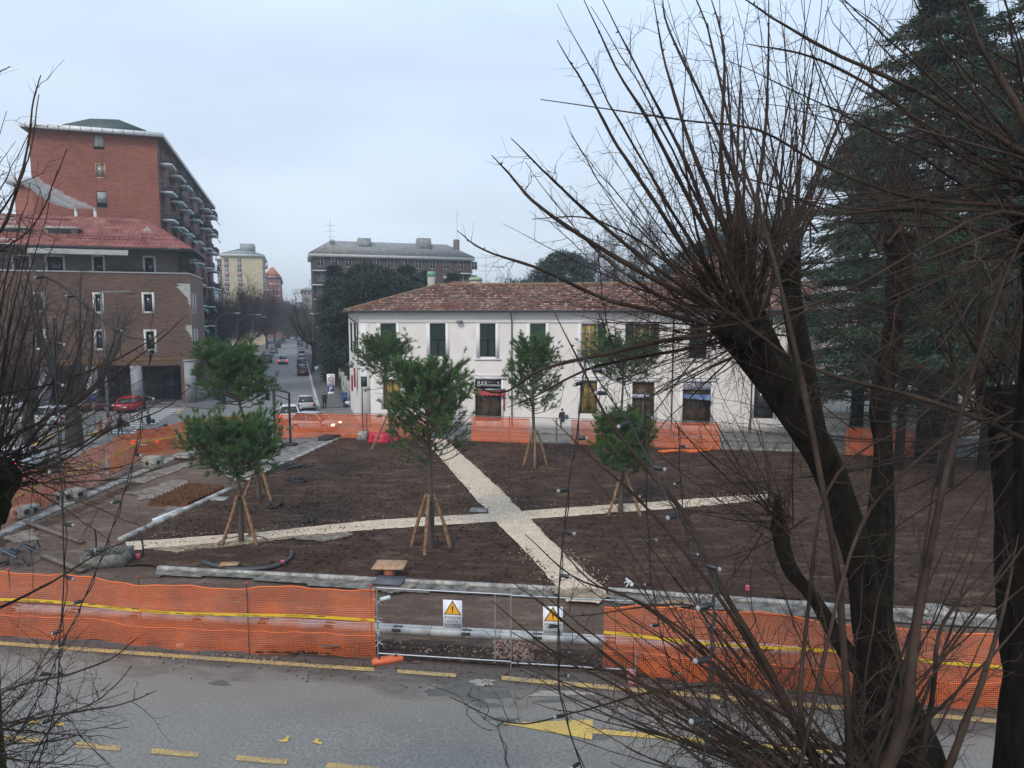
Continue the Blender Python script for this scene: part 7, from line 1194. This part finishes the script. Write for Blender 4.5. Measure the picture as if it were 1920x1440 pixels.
def cedar(base, H, R, lab, seed, nlay=22, z0=.12, n=26000, mat=None, ls=.55, up=.06, name='cedar_tree', group=None, tr=.5, droop=.35):
    r = np.random.default_rng(seed); base = np.array(base, float); o = thing(name, lab, 'tree', base, group=group); mb = MB(); mb.tube(np.array([base, base + [.1, 0, H * .5], base + [0, .1, H * .97]]), [tr, tr * .6, .06], 9); mb.build('trunk', TRK, o); br = Tw(); C = []; Dn = []; L_ = []
    for i in range(nlay):
        q = (i + r.uniform(-.3, .3)) / nlay; z = base[2] + H * (z0 + (1 - z0) * q * .97); rr = R * (1 - q) ** .62 * r.uniform(.6, 1.15)
        for j in range(7):
            a_ = r.uniform(0, 6.283); l = rr * r.uniform(.6, 1.15); d = np.array([math.cos(a_), math.sin(a_), up]); ts = np.linspace(0, 1, 8); c = np.array([base[0], base[1], z]) + np.outer(ts * l, d) + np.outer(ts ** 2.2, [0, 0, -.12 * l]); br.add(c, np.linspace(.11 * tr / .5, .02, 8), 4); m_ = int(n / nlay / 7); t_ = r.uniform(.12, 1.04, m_) ** .75; P0 = np.stack([np.interp(t_, ts, c[:, k]) for k in range(3)], 1); sd2 = np.array([-math.sin(a_), math.cos(a_), 0]); wd = (.24 * l * (1.15 - t_)) + .15; off = r.normal(0, 1, m_) * wd; P0 = P0 + off[:, None] * sd2 + np.stack([r.normal(0, .1, m_), r.normal(0, .1, m_), -np.abs(off) * .18 + r.normal(0, .14, m_)], 1); C.append(P0); Dn.append(unit(d * .6 + sd2 * np.sign(off)[:, None] * .5 + r.normal(0, .35, (m_, 3)) + [0, 0, -droop])); L_.append(ls * r.uniform(.5, 1.5, m_))
    br.build('branches', BARK, o, False); C, Dn, L_ = map(np.concatenate, (C, Dn, L_)); V, F = leaf_tris(C, Dn, L_, L_ * .24); mb = MB(); mb.add(V, F); mb.build('foliage', mat or CEDM, o); return o
for k, (x, y, D, ty, R, lab, n) in enumerate(((1745, 600, 43, -60, 11.5, 'huge dark cedar filling the upper right, the central one', 75000), (1960, 600, 38, -180, 9.5, 'huge dark cedar at the right edge of the picture', 60000), (1615, 600, 50, 190, 8.5, 'smaller dark cedar whose tips show left of the huge ones', 60000), (1850, 600, 52, 120, 8, 'dark cedar deeper behind the two huge ones', 42000))): b_ = P(x, 600, D); b_[2] = 0; cedar(b_, P(x, ty, D)[2], R, lab, 60 + k, 32 if k < 2 else 24, .2 if k != 2 else .13, int(n * 1.35), ls=.33)
for k, (px, D, lab) in enumerate(((1700, 40, 'dark conifer trunk before the net, left of the group'), (1768, 42, 'dark conifer trunk, middle of the group before the net'), (1790, 36, 'mossy conifer trunk nearer the camera on the bare soil'), (1862, 40, 'conifer trunk beside the right hand pollard'))): 
    b_ = P(px, 600, D); b_[2] = 0; cedar(b_, 15, 3.6, lab, 80 + k, 12, .45, 9000, ls=.42, tr=(.3, .55, .45, .35)[k], name='conifer')
o = thing('evergreen_tree', 'big bluish evergreen mass between far street and white building', 'tree', P(690, 600, 92) * [1, 1, 0]); r = np.random.default_rng(5)
def massive(o, px0, px1, D, tops, seed, n, mat, ls, dz=6):
    r = np.random.default_rng(seed); cs = []; rs = []; m_ = len(tops)
    for i in range(150): q = r.random(); x = px0 + (px1 - px0) * q; ty = np.interp(q, np.linspace(0, 1, m_), tops); Y = D + r.uniform(-dz, dz); zt_ = P(x, ty, Y)[2]; a = r.uniform(1.4, 2.6) * D / 95; z = r.uniform(.5, max(1, zt_ - a * .6)); cs.append([P(x, 600, Y)[0], Y, z]); rs.append([a, a, a * .62])
    for i in range(26): q = i / 25; x = px0 + (px1 - px0) * q; ty = np.interp(q, np.linspace(0, 1, m_), tops); zt_ = P(x, ty, D)[2]; a = 1.9 * D / 95; cs.append([P(x, 600, D)[0], D + r.uniform(-2, 2), zt_ - a * .6]); rs.append([a, a, a * .62])
    cs, rs = np.array(cs), np.array(rs); return cloud(o, cs, rs, n, ls, .3, mat, .15, seed)
mb = MB(); b_ = P(690, 600, 92); mb.bar([b_[0], 92, 0], [b_[0], 92, 9], .5, .25, 8); mb.build('trunk', BARK, o); massive(o, 622, 790, 92, (560, 520, 496, 505, 525, 540), 6, 90000, FCED, .55)
for k, (x, D, ty, R, lab, n) in enumerate(((628, 96, 485, 2.6, 'slender conifer spire left of the evergreen mass', 9000), (765, 105, 488, 5.0, 'layered blue green cedar rising right of the evergreen mass', 16000), (850, 118, 498, 4.6, 'dark cedar between the two green capped chimneys', 12000), (800, 125, 500, 5, 'misty cedar in front of the dark brick block', 12000))): b_ = P(x, 600, D); b_[2] = 0; cedar(b_, P(x, ty, D)[2], R, lab, 90 + k, 16, .2, n, FCED, ls=.8, tr=.3)
o = thing('evergreen_tree', 'round dark evergreen showing above the tiled roof', 'tree', P(1055, 600, 115) * [1, 1, 0]); mb = MB(); b_ = P(1055, 600, 115); mb.bar([b_[0], 115, 0], [b_[0], 115, 12], .5, .3, 8); mb.build('trunk', BARK, o); massive(o, 1008, 1102, 115, (520, 482, 470, 480, 495), 8, 42000, FCED, .6, 4)
o = thing('evergreen_tree', 'low dark evergreen clump left of the round one', 'tree', P(970, 600, 130) * [1, 1, 0]); massive(o, 952, 1004, 130, (532, 522, 528, 518), 9, 9000, FCED, .7, 3)
o = thing('evergreen_tree', 'distant evergreens seen through the pollard shoots', 'tree', P(1330, 600, 140) * [1, 1, 0]); massive(o, 1240, 1480, 140, (505, 470, 440, 400, 420, 380), 10, 40000, FCED, .9, 5)
o = thing('hedge', 'clipped green hedge behind the pale garden wall', 'hedge', G(640, 716)); a, b_ = G(664, 752), G(628, 700); cs = np.array([a + (b_ - a) * t_ + Fv * 1.0 + np.array([0, 0, z]) for t_ in np.linspace(0, 1, 16) for z in (1.2, 2.4)]); cloud(o, cs, np.full((len(cs), 3), 1.3), 26000, .22, .5, HEDG, 0, 4)
for k, (x0, x1, D, tp, lab, n, mt) in enumerate(((520, 560, 420, (578, 570, 575, 582), 'far blue green trees closing the end of the street', 9000, FCED), (560, 584, 300, (588, 580, 590), 'misty trees before the far pale block', 7000, FCED))): o = thing('tree_row', lab, 'trees', P((x0 + x1) / 2, 600, D) * [1, 1, 0]); massive(o, x0, x1, D, tp, 20 + k, n, mt, 2.2, 10)
# ================================================================ cars
CARP = {}
def paint(name, c): return M('car_' + name, c, .25, .05, 1, spec=.6)
CG = Mglass('car_glass', (.03, .035, .04), .06); TYR = M('tyre', (.015, .015, .016), .85); RIM = M('rim', (.30, .31, .32), .35, .1, metal=.7); TAIL = Memit('tail_lamp_lit', (.9, .02, .02), 2.2); TAILO = M('tail_lamp', (.30, .01, .015), .25); HEAD = Memit('head_lamp_lit', (1, .75, .35), 6.0); HEADO = M('head_lamp', (.6, .6, .6), .15); PLT = M('number_plate', (.62, .62, .6), .5); TRIMB = M('black_trim', (.02, .02, .022), .6)
def car(lab, pos, heading, pm, kind='hatch', lit_tail=False, lit_head=False, group=None):
    """built along +y (forward) around the origin, then placed"""
    o = local('car', lab, 'car', group); Lh = {'hatch': 2.0, 'suv': 2.2, 'small': 1.85, 'sedan': 2.25, 'van': 2.3}[kind]; W_ = .9; hb = {'suv': 1.0, 'van': 1.05}.get(kind, .92); hr = {'suv': 1.66, 'van': 1.95, 'sedan': 1.44}.get(kind, 1.50)
    def ring(y, w_, z0, z1, k=.12): return [[-w_ + k, y, z0], [w_ - k, y, z0], [w_, y, z0 + .14], [w_ + .01, y, (z0 + z1) / 2], [w_ - .03, y, z1 - .1], [w_ - .16, y, z1], [-w_ + .16, y, z1], [-w_ + .03, y, z1 - .1], [-w_ - .01, y, (z0 + z1) / 2], [-w_, y, z0 + .14]]
    mb = MB(); st = [(-Lh, W_ - .16, .42, hb - .22), (-Lh + .06, W_ - .06, .30, hb - .06), (-Lh + .35, W_, .22, hb), (-.6, W_, .2, hb), (.5, W_, .2, hb - .0), (Lh * .5, W_, .2, hb - .06), (Lh - .35, W_ - .04, .22, hb - .20), (Lh - .06, W_ - .14, .3, hb - .34), (Lh, W_ - .25, .38, hb - .45)]
    mb.loft([ring(*q)[::-1] for q in st]); mb.build('body', pm, o, smooth=False)
    rb_ = -Lh + {'hatch': .28, 'suv': .25, 'small': .3, 'sedan': .75, 'van': .12}[kind]; rt = rb_ + {'van': .15, 'sedan': .7}.get(kind, .45); ft = .35 if kind != 'van' else .9; fb = 1.05 if kind != 'van' else 1.6
    def gr(t_, inset=0): z = hb - .03 + (hr - hb) * t_; y0 = rb_ + (rt - rb_) * t_ + inset; y1 = fb + (ft - fb) * t_ - inset; w_ = W_ - .08 - .2 * t_ - inset * .3; return [[-w_, y0, z], [w_, y0, z], [w_, y1, z], [-w_, y1, z]]
    mb = MB(); mb.loft([gr(0), gr(.5), gr(.93)]); mb.build('windows', CG, o)
    mb = MB(); A = gr(.925); B = gr(1.0, .06); e = .03; mb.loft([[[x * 1.03, y + (-e if i < 2 else e), z] for i, (x, y, z) in enumerate(A)], [[x * 1.01, y, z] for x, y, z in B], [[x * .86, y + (.15 if i < 2 else -.15), z + .035] for i, (x, y, z) in enumerate(B)]]); mb.build('roof', pm, o)
    for i in range(4): a, b_ = np.array(gr(0)[i]), np.array(gr(.95)[i]); mb = MB(); mb.bar(a * [1.01, 1, 1], b_ * [1.01, 1, 1], .055, .045, 6); mb.build('pillar', pm, o)
    for sx in (-1, 1): m_ = (np.array(gr(0)[1]) + np.array(gr(0)[2])) / 2; n_ = (np.array(gr(.95)[1]) + np.array(gr(.95)[2])) / 2; mb = MB(); mb.bar(m_ * [sx * 1.01, 1, 1], n_ * [sx * 1.01, 1, 1], .04, .035, 4); mb.build('pillar', pm, o)
    for sx in (-1, 1):
        for y in (-Lh * .62, Lh * .64):
            mb = MB(); mb.bar([sx * (W_ - .2), y, .32], [sx * (W_ + .02), y, .32], .32, n=16); wh = mb.build('wheel', TYR, o); mb = MB(); mb.bar([sx * (W_ + .021), y, .32], [sx * (W_ + .03), y, .32], .2, n=12); mb.build('rim', RIM, wh)
        mb = MB(); mb.box(W0, sx * (W_ - .14) - .13, sx * (W_ - .14) + .10, -Lh - .015, -Lh + .16, hb - .36, hb - .10); mb.build('taillight', TAIL if lit_tail else TAILO, o); mb = MB(); mb.box(W0, sx * (W_ - .2) - .16, sx * (W_ - .2) + .1, Lh - .2, Lh + .01, hb - .44, hb - .30); mb.build('headlight', HEAD if lit_head else HEADO, o)
        mb = MB(); mb.sph([sx * (W_ + .12), fb - .25, hb + .06], (.11, .06, .08), 8, 5); mb.build('mirror', pm, o)
    mb = MB(); mb.box(W0, -.26, .26, -Lh - .02, -Lh, .52, .63); mb.build('number_plate', PLT, o); mb = MB(); mb.box(W0, -W_ + .12, W_ - .12, -Lh - .03, -Lh + .1, .28, .42); mb.build('bumper', TRIMB, o)
    mb = MB(); mb.box(W0, -.25, .25, Lh + .0, Lh + .02, .42, .52); mb.build('number_plate', PLT, o)
    p = np.array(pos); place(o, (p[0], p[1], 0.01), heading); return o
def hd(v): return math.atan2(-v[0], v[1])
HE = hd(E); WHC, GRC, BKC, SVC, DBL, RDC, BRC, LGC = paint('white', (.66, .67, .68)), paint('grey', (.12, .125, .13)), paint('black', (.014, .014, .016)), paint('silver', (.36, .37, .38)), paint('dark_blue', (.02, .03, .05)), paint('red', (.42, .012, .018)), paint('dark_red', (.07, .015, .018)), paint('light_grey', (.46, .48, .50))
def cp(px, py): return G(px, py)
car('bright red hatchback parked before the brown building arcade', cp(247, 770), hd(nrm(E + Fv * .12)), RDC, 'hatch')
car('white estate car parked by the left tree, with red rear lamps', cp(90, 797), hd(-Fv + E * .5), WHC, 'suv'); car('white car cut by the left edge of the picture', cp(8, 772), hd(-Fv + E * .5), WHC, 'hatch'); car('white car behind the net at the lower left edge', cp(38, 880), hd(nrm(Rn - Rr * .4)), WHC, 'sedan', lit_tail=True)
car('dark car with red bonnet half hidden behind the signpost', cp(176, 770), hd(Fv), BRC, 'hatch'); car('dark car with lit rear lamps behind the left orange net', cp(292, 838), hd(nrm(Rn - Rr * .35)), GRC, 'suv', lit_tail=True)
car('light grey car crossing behind the back net with lit headlamp', cp(590, 806), hd(Rr), LGC, 'hatch', lit_head=True); car('small white car with lit rear lamps waiting behind the net', cp(543, 789), HE, WHC, 'small', lit_tail=True); car('silver compact with dark windows parked before the white kerb', cp(574, 768), HE, SVC, 'small')
car('white car half hidden by the round pine crown', cp(465, 736), HE, WHC, 'hatch')
row = [(568, 703, BRC, 'suv', 'dark red black car, nearest of the parked row on the right'), (566, 687, BKC, 'hatch', 'black car second in the right parked row'), (566, 678, SVC, 'small', 'silver car third in the right parked row'), (565.5, 670, WHC, 'suv', 'white car fourth in the right parked row'), (564.5, 663, LGC, 'hatch', 'light grey car fifth in the right parked row'), (563.5, 657, GRC, 'hatch', 'grey car sixth in the right parked row'), (563, 651.5, DBL, 'hatch', 'dark blue car seventh in the right parked row'), (562, 645.5, BKC, 'hatch', 'black car eighth in the right parked row'), (561, 639, WHC, 'hatch', 'white car ninth in the right parked row'), (560, 633, GRC, 'hatch', 'grey car last in the right parked row')]
for x, y, m_, k, lab in row: car(lab, cp(x, y), HE, m_, k, group='cars parked along the right kerb of the far street')
lft = [(502, 680, DBL, 'suv', 'dark car nearest in the left parked row'), (514, 662, GRC, 'hatch', 'grey car second in the left parked row'), (521, 652, BKC, 'suv', 'black car third in the left parked row'), (525, 645, DBL, 'hatch', 'dark blue car fourth in the left parked row')]
for x, y, m_, k, lab in lft: car(lab, cp(x, y), HE, m_, k, group='cars parked along the left kerb of the far street')
car('pale crossover driving away with brake lamps lit, centre of the far street', cp(531, 682), HE, LGC, 'suv', lit_tail=True); car('dark car driving away further up the far street', cp(531, 641), HE, GRC, 'hatch'); car('car with glowing brake lamps just ahead of the dark one', cp(536, 634), HE, RDC, 'hatch', lit_tail=True); car('pale van ahead in the queue up the far street', cp(538, 626), HE, SVC, 'van'); car('grey car coming down the far street on the right lane', cp(549, 637), HE + math.pi, SVC, 'hatch')
car('tiny red lit car far ahead near the end of the street', cp(541, 620.5), HE, BKC, 'hatch', lit_tail=True); car('tiny white car far ahead near the end of the street', cp(545, 616.5), HE, WHC, 'hatch')

# ================================================================ people
SKIN = M('skin', (.42, .26, .19), .6, .08)
def skin(name, pts, edges, R, mat, par, lvl=1):
    me = bpy.data.meshes.new(name); me.from_pydata([tuple(p) for p in pts], edges, []); me.materials.append(mat); ob = bpy.data.objects.new(name, me); COL.objects.link(ob); ob.parent = par
    sm = ob.modifiers.new('skin', 'SKIN'); sm.use_smooth_shade = True; sv = me.skin_vertices[0].data
    for i, r_ in enumerate(R): sv[i].radius = (r_, r_) if not isinstance(r_, tuple) else r_
    sv[0].use_root = True; sb = ob.modifiers.new('sub', 'SUBSURF'); sb.levels = lvl; sb.render_levels = lvl; return ob
def person(lab, pos, heading, h=1.72, coat=(.02, .02, .025), legs=(.02, .022, .03), hair=(.03, .018, .012), long_hair=False, coat_len=.50, stride=.12, arms=((.22, .08), (.22, .08)), z0=0.0, bulk=1.0, shoes=(.02, .02, .02), lean=0.0, nm=''):
    k = h / 1.75; J = {}
    def a(n, x, y, z): J[n] = (x * k, y * k, z * k)
    a('pel', 0, 0, .95); a('wai', 0, lean * .3, 1.10); a('che', 0, lean * .8, 1.32); a('nek', 0, lean, 1.48); a('neh', 0, lean + .02, 1.56); a('hed', 0, lean + .03, 1.66); a('top', 0, lean + .03, 1.72)
    for s, n in ((-1, 'l'), (1, 'r')):
        st = stride * s; a('hip' + n, .10 * s, 0, .90); a('kne' + n, .11 * s, .03 + st * .6, .50); a('ank' + n, .11 * s, -.03 + st, .10); a('toe' + n, .12 * s, .13 + st, .04)
        f_, up_ = arms[0 if s < 0 else 1]; a('sho' + n, .18 * s, lean, 1.43); a('elb' + n, .25 * s, lean + f_ * .2, 1.15); a('wri' + n, .22 * s, lean + f_ + .02, .93 + up_ * 1.3)
    names = list(J); ix = {n: i for i, n in enumerate(names)}; pts = [J[n] for n in names]; ed = [('pel', 'wai'), ('wai', 'che'), ('che', 'nek'), ('nek', 'neh'), ('neh', 'hed'), ('hed', 'top')]
    for n in 'lr': ed += [('pel', 'hip' + n), ('hip' + n, 'kne' + n), ('kne' + n, 'ank' + n), ('ank' + n, 'toe' + n), ('che', 'sho' + n), ('sho' + n, 'elb' + n), ('elb' + n, 'wri' + n)]
    Rd = dict(pel=.13, wai=.115, che=.14, nek=.07, neh=.055, hed=.098, top=.07, hip=.09, kne=.058, ank=.042, toe=.038, sho=.062, elb=.043, wri=.03)
    R = [Rd.get(n, Rd.get(n[:-1], .05)) * k for n in names]; E_ = [(ix[x], ix[y]) for x, y in ed]
    for n, s in (('l', -1), ('r', 1)):                    # palms and separate fingers
        w_ = np.array(J['wri' + n]); dn = nrm(w_ - np.array(J['elb' + n])); pa_ = w_ + dn * .07 * k; pts.append(tuple(pa_)); R.append(.026 * k); ip = len(pts) - 1; E_.append((ix['wri' + n], ip))
        for q in range(4): b_ = pa_ + dn * (.04) * k + np.array([0, (q - 1.5) * .02, 0]) * k; c = b_ + nrm(dn + np.array([-s * .5, .2, 0])) * (.045 + .008 * (q in (1, 2))) * k; pts += [tuple(b_), tuple(c)]; R += [.009 * k, .007 * k]; E_ += [(ip, len(pts) - 2), (len(pts) - 2, len(pts) - 1)]
        t_ = pa_ - dn * .02 * k + np.array([-s * .02, .04, 0]) * k; pts.append(tuple(t_)); R.append(.010 * k); E_.append((ip, len(pts) - 1))
    root = skin('person', pts, E_, R, SKIN, None); tag(root, lab, 'person'); 
    def sub(nm_, ns, es, rd, mat): q = {n: i for i, n in enumerate(ns)}; return skin(nm_, [J[n] for n in ns], [(q[x], q[y]) for x, y in es], [r_ * k for r_ in rd], mat, root)
    CM = M('coat_%.2f_%.2f_%.2f' % coat, coat, .85, .2, 5); LM = M('trousers_%.2f_%.2f_%.2f' % legs, legs, .85, .15, 5); HM = M('hair_%.2f' % hair[0], hair, .7, .2, 8); SM = M('shoe_%.2f' % shoes[0], shoes, .6)
    zc = .95 - (coat_len - .18); J['hem'] = (0, 0, zc * k); b_ = bulk
    sub('coat', ['pel', 'hem', 'wai', 'che', 'nek', 'shol', 'elbl', 'wril', 'shor', 'elbr', 'wrir'], [('pel', 'hem'), ('pel', 'wai'), ('wai', 'che'), ('che', 'nek'), ('che', 'shol'), ('shol', 'elbl'), ('elbl', 'wril'), ('che', 'shor'), ('shor', 'elbr'), ('elbr', 'wrir')], [.165 * b_, .175 * b_, .15 * b_, .17 * b_, .08, .078 * b_, .06 * b_, .042, .078 * b_, .06 * b_, .042], CM)
    sub('trousers', ['pel', 'hipl', 'knel', 'ankl', 'hipr', 'kner', 'ankr'], [('pel', 'hipl'), ('hipl', 'knel'), ('knel', 'ankl'), ('pel', 'hipr'), ('hipr', 'kner'), ('kner', 'ankr')], [.14, .10, .07, .052, .10, .07, .052], LM)
    for n in 'lr': sub('shoe', ['ank' + n, 'toe' + n], [('ank' + n, 'toe' + n)], [.052, .045], SM)
    hx = np.array(J['hed']); mb = MB(); mb.sph(hx + np.array([0, -.018, .03]) * k, np.array([.092, .105, .105]) * k, 12, 8); 
    if long_hair: mb.sph(hx + np.array([0, -.06, -.10]) * k, np.array([.10, .06, .16]) * k, 10, 7)
    hb = mb.build('hair', HM, root); 
    for s in (-1, 1):
        mb = MB(); mb.sph(hx + np.array([s * .033, .088, .0]) * k, .011 * k, 6, 4); mb.build('eye', TRIMB, root); mb = MB(); mb.sph(hx + np.array([s * .088, .0, -.01]) * k, np.array([.012, .02, .03]) * k, 6, 5); mb.build('ear', SKIN, root)
    mb = MB(); mb.sph(hx + np.array([0, .10, -.02]) * k, np.array([.012, .018, .022]) * k, 6, 5); mb.build('nose', SKIN, root); mb = MB(); mb.sph(hx + np.array([0, .092, -.052]) * k, np.array([.026, .008, .006]) * k, 6, 4); mb.build('mouth', M('lips', (.30, .10, .09), .6), root)
    p = np.array(pos); root.location = (p[0], p[1], p[2] + z0); root.rotation_euler = (0, 0, heading); return root
def bagon(name, lab, pos, sz, mt, cat='bag'): mb = MB(); mb.sph(np.array(pos), sz, 10, 8); return tag(mb.build(name, mt), lab, cat)
toC = math.pi
w1 = G(204, 815); person('person in a pink and beige jacket with a pale backpack, walking away', w1, hd(E + Fv * .2), 1.68, (.42, .19, .16), (.03, .032, .05), long_hair=True, coat_len=.34, hair=(.04, .02, .015)); bagon('backpack', 'pale beige backpack on the back of the woman in pink', w1 + np.array([-.04, -.26, 1.15]), (.19, .14, .26), M('beige_cloth', (.46, .38, .30), .85))
w2 = G(226, 818); person('person in a long black hooded coat pushing a pram', w2, hd(Fv * .8 + E * .4), 1.78, (.014, .014, .016), (.015, .015, .02), coat_len=.62, bulk=1.35, arms=((.42, .12), (.42, .12)), lean=.06, hair=(.014, .014, .016))
p = G(241, 821); o = thing('pram', 'dark pram with pale cover before the person in the long coat', 'pram', p); f = Fr(p, Fv, -E); mb = MB(); mb.loft([[f.pt(x, -.24, z), f.pt(x, .24, z), f.pt(x, .24, z2), f.pt(x, -.24, z2)] for x, z, z2 in ((-.35, .62, .95), (0, .55, .92), (.45, .62, .80))]); mb.build('seat', M('pram_cream', (.42, .38, .34), .8), o); mb = MB(); mb.sph(f.pt(-.15, 0, .98), (.3, .28, .26), 12, 8); mb.build('hood', TRIMB, o)
for a_, b_ in ((-.35, -.25), (-.35, .25), (.4, -.2), (.4, .2)): mb = MB(); mb.bar(f.pt(a_, b_ - .02, .14), f.pt(a_, b_ + .02, .14), .14, n=12); mb.build('wheel', TYR, o)
mb = MB(); mb.bar(f.pt(-.35, 0, .2), f.pt(-.6, 0, 1.02), .02); mb.bar(f.pt(-.35, 0, .15), f.pt(.3, 0, .6), .02); mb.bar(f.pt(.4, 0, .15), f.pt(-.2, 0, .6), .02); mb.build('chassis', GREYM, o)
w3 = G(280, 809); person('person in a dark coat with a shoulder bag at the zebra crossing', w3, hd(-Fv * .6 - E * .1), 1.66, (.022, .026, .032), (.02, .02, .025), coat_len=.50, bulk=1.2, hair=(.06, .035, .02), arms=((.25, .12), (.1, .02))); bagon('shoulder_bag', 'black bag hanging behind the person at the zebra crossing', w3 + np.array([.34, .05, .85]), (.16, .13, .2), TRIMB)
w4 = G(609, 770.5); person('person in black looking down beside the parking sign', w4, toC + .3, 1.78, (.014, .013, .014), (.013, .013, .016), coat_len=.30, bulk=1.3, hair=(.10, .06, .035), arms=((.3, .25), (.3, .25)), stride=.05, z0=.13)
w5 = G(1054, 806); person('person in dark jacket and jeans standing behind the open mesh panel', w5, hd(E + Fv * .2), 1.76, (.02, .022, .028), (.03, .035, .055), coat_len=.26, hair=(.02, .015, .012), stride=.07, arms=((.05, .0), (.25, .15)), shoes=(.4, .4, .4)); bagon('satchel', 'grey blue satchel at the side of the person behind the open panel', w5 + np.array([.34, -.05, 1.1]), (.2, .14, .2), M('slate_cloth', (.08, .10, .15), .8))

# ================================================================ string lights
CAB = M('black_cable', (.010, .010, .011), .5); BULB = M('milky_bulb', (.26, .27, .28), .08, .05); SOC = M('black_socket', (.012, .012, .013), .4)
def string(lab, pts, gaps, seed, r=.0055, sc=1.0, doubled=True, group='strings of festoon bulbs hung in the pollards'):
    q = crom([PX(*p) for p in pts], 60); R_ = np.random.default_rng(seed); o = thing('string_lights', lab, 'string lights', q[-1], group=group); mb = MB(); w_ = np.cumsum(R_.normal(0, .0015, q.shape), 0); mb.tube(q + w_ * .3, r, 5)
    if doubled: mb.tube(q + np.array([.012, 0, 0]) * np.sin(np.linspace(0, 40, 60))[:, None] + [.006, .01, 0], r * .8, 5)
    mb.build('cable', CAB, o); L = np.concatenate([[0], np.cumsum(np.linalg.norm(np.diff(q, axis=0), axis=1))]); s = gaps * .5
    while s < L[-1]:
        c = np.array([np.interp(s, L, q[:, k]) for k in range(3)]); sg = 1 if R_.random() < .55 else -1; d = nrm([sg, R_.uniform(-.6, .2), R_.uniform(-.35, .1)]); mb = MB(); mb.tube(np.array([c, c + d * .018 * sc, c + d * .022 * sc, c + d * .066 * sc]), np.array([.010, .011, .015, .015]) * sc, 10); k_ = mb.build('socket', SOC, o, smooth=True); mb = MB(); mb.sph(c + d * .078 * sc, .014 * sc, 10, 7); mb.build('bulb', BULB, k_, smooth=True); s += gaps * R_.uniform(.85, 1.15)
string('string of bulbs hanging in the centre down past the right warning sign', [(1097, 672, 5.0), (1085, 790, 4.95), (1068, 900, 4.9), (1056, 1010, 4.85), (1048, 1110, 4.8), (1047, 1270, 4.8), (1062, 1350, 4.75), (1098, 1460, 4.7)], .36, 1)
string('short string of bulbs running diagonally from the crossing towards the lower right', [(1097, 672, 5.0), (1140, 740, 4.6), (1190, 810, 4.3), (1245, 920, 4.0), (1300, 1010, 3.9), (1338, 1090, 3.8)], .34, 2, sc=1.0)
string('heavy near string of bulbs hanging on the right with two large sockets', [(1340, 1080, 3.6), (1336, 1180, 3.5), (1332, 1260, 3.45), (1325, 1360, 3.4), (1318, 1470, 3.35)], .30, 3, .006, 1.1)
string('thin string of bulbs through the low dense pine', [(1208, 740, 6.5), (1210, 860, 6.5), (1213, 960, 6.5), (1220, 1080, 6.4), (1238, 1180, 6.3), (1262, 1270, 6.2), (1300, 1360, 6.1), (1330, 1460, 6.0)], .40, 4, .005)
string('thin string of bulbs falling right of the thin one to the soil', [(1272, 800, 7.0), (1276, 900, 7), (1286, 990, 7), (1302, 1080, 6.9), (1330, 1190, 6.8), (1352, 1290, 6.6), (1400, 1440, 6.4)], .42, 5, .005)
string('dark string of bulbs across the roof to the open shutter windows', [(1120, 440, 7.0), (1128, 545, 7.0), (1142, 625, 7.0), (1165, 700, 7.0), (1178, 745, 6.8)], .42, 6, .005)
string('left string of bulbs hanging straight down in front of the brown building', [(100, 596, 5.6), (105, 700, 5.6), (111, 830, 5.5), (118, 960, 5.4), (121, 1090, 5.3), (113, 1212, 5.2)], .40, 7)
string('left string of bulbs slanting down from the net corner to the near kerb', [(262, 810, 5.8), (240, 900, 5.7), (212, 985, 5.6), (180, 1070, 5.5), (145, 1150, 5.4), (112, 1214, 5.2)], .38, 8)
string('string of bulbs slanting out of the bottom left corner', [(112, 1216, 5.2), (92, 1270, 5.1), (60, 1330, 5.0), (30, 1380, 5.0), (-10, 1420, 5.0)], .38, 9); string('string of bulbs hanging below the knot at the left road edge', [(112, 1216, 5.2), (108, 1290, 5.1), (95, 1360, 5.0), (66, 1450, 4.9)], .36, 10)
string('high left string of bulbs sagging across the brown facade', [(-20, 440, 6.2), (60, 505, 6.2), (125, 542, 6.1), (190, 600, 6.1), (238, 632, 6.0), (278, 641, 6.0), (279, 690, 6.0), (268, 760, 5.9), (262, 810, 5.8)], .42, 11)
# ================================================================ air
haze = MB(); haze.box(W0, -460, 460, -12, 900, -1.0, 45.0)
mh, t, b, o = newmat('haze_air'); t.nodes.remove(b); pv = N(t, 'ShaderNodeVolumePrincipled'); pv.inputs['Color'].default_value = (0.86, 0.91, 0.98, 1); pv.inputs['Density'].default_value = 0.0006; pv.inputs['Anisotropy'].default_value = 0.0
t.links.new(pv.outputs[0], o.inputs['Volume']); tag(haze.build('haze', mh), kind='stuff')
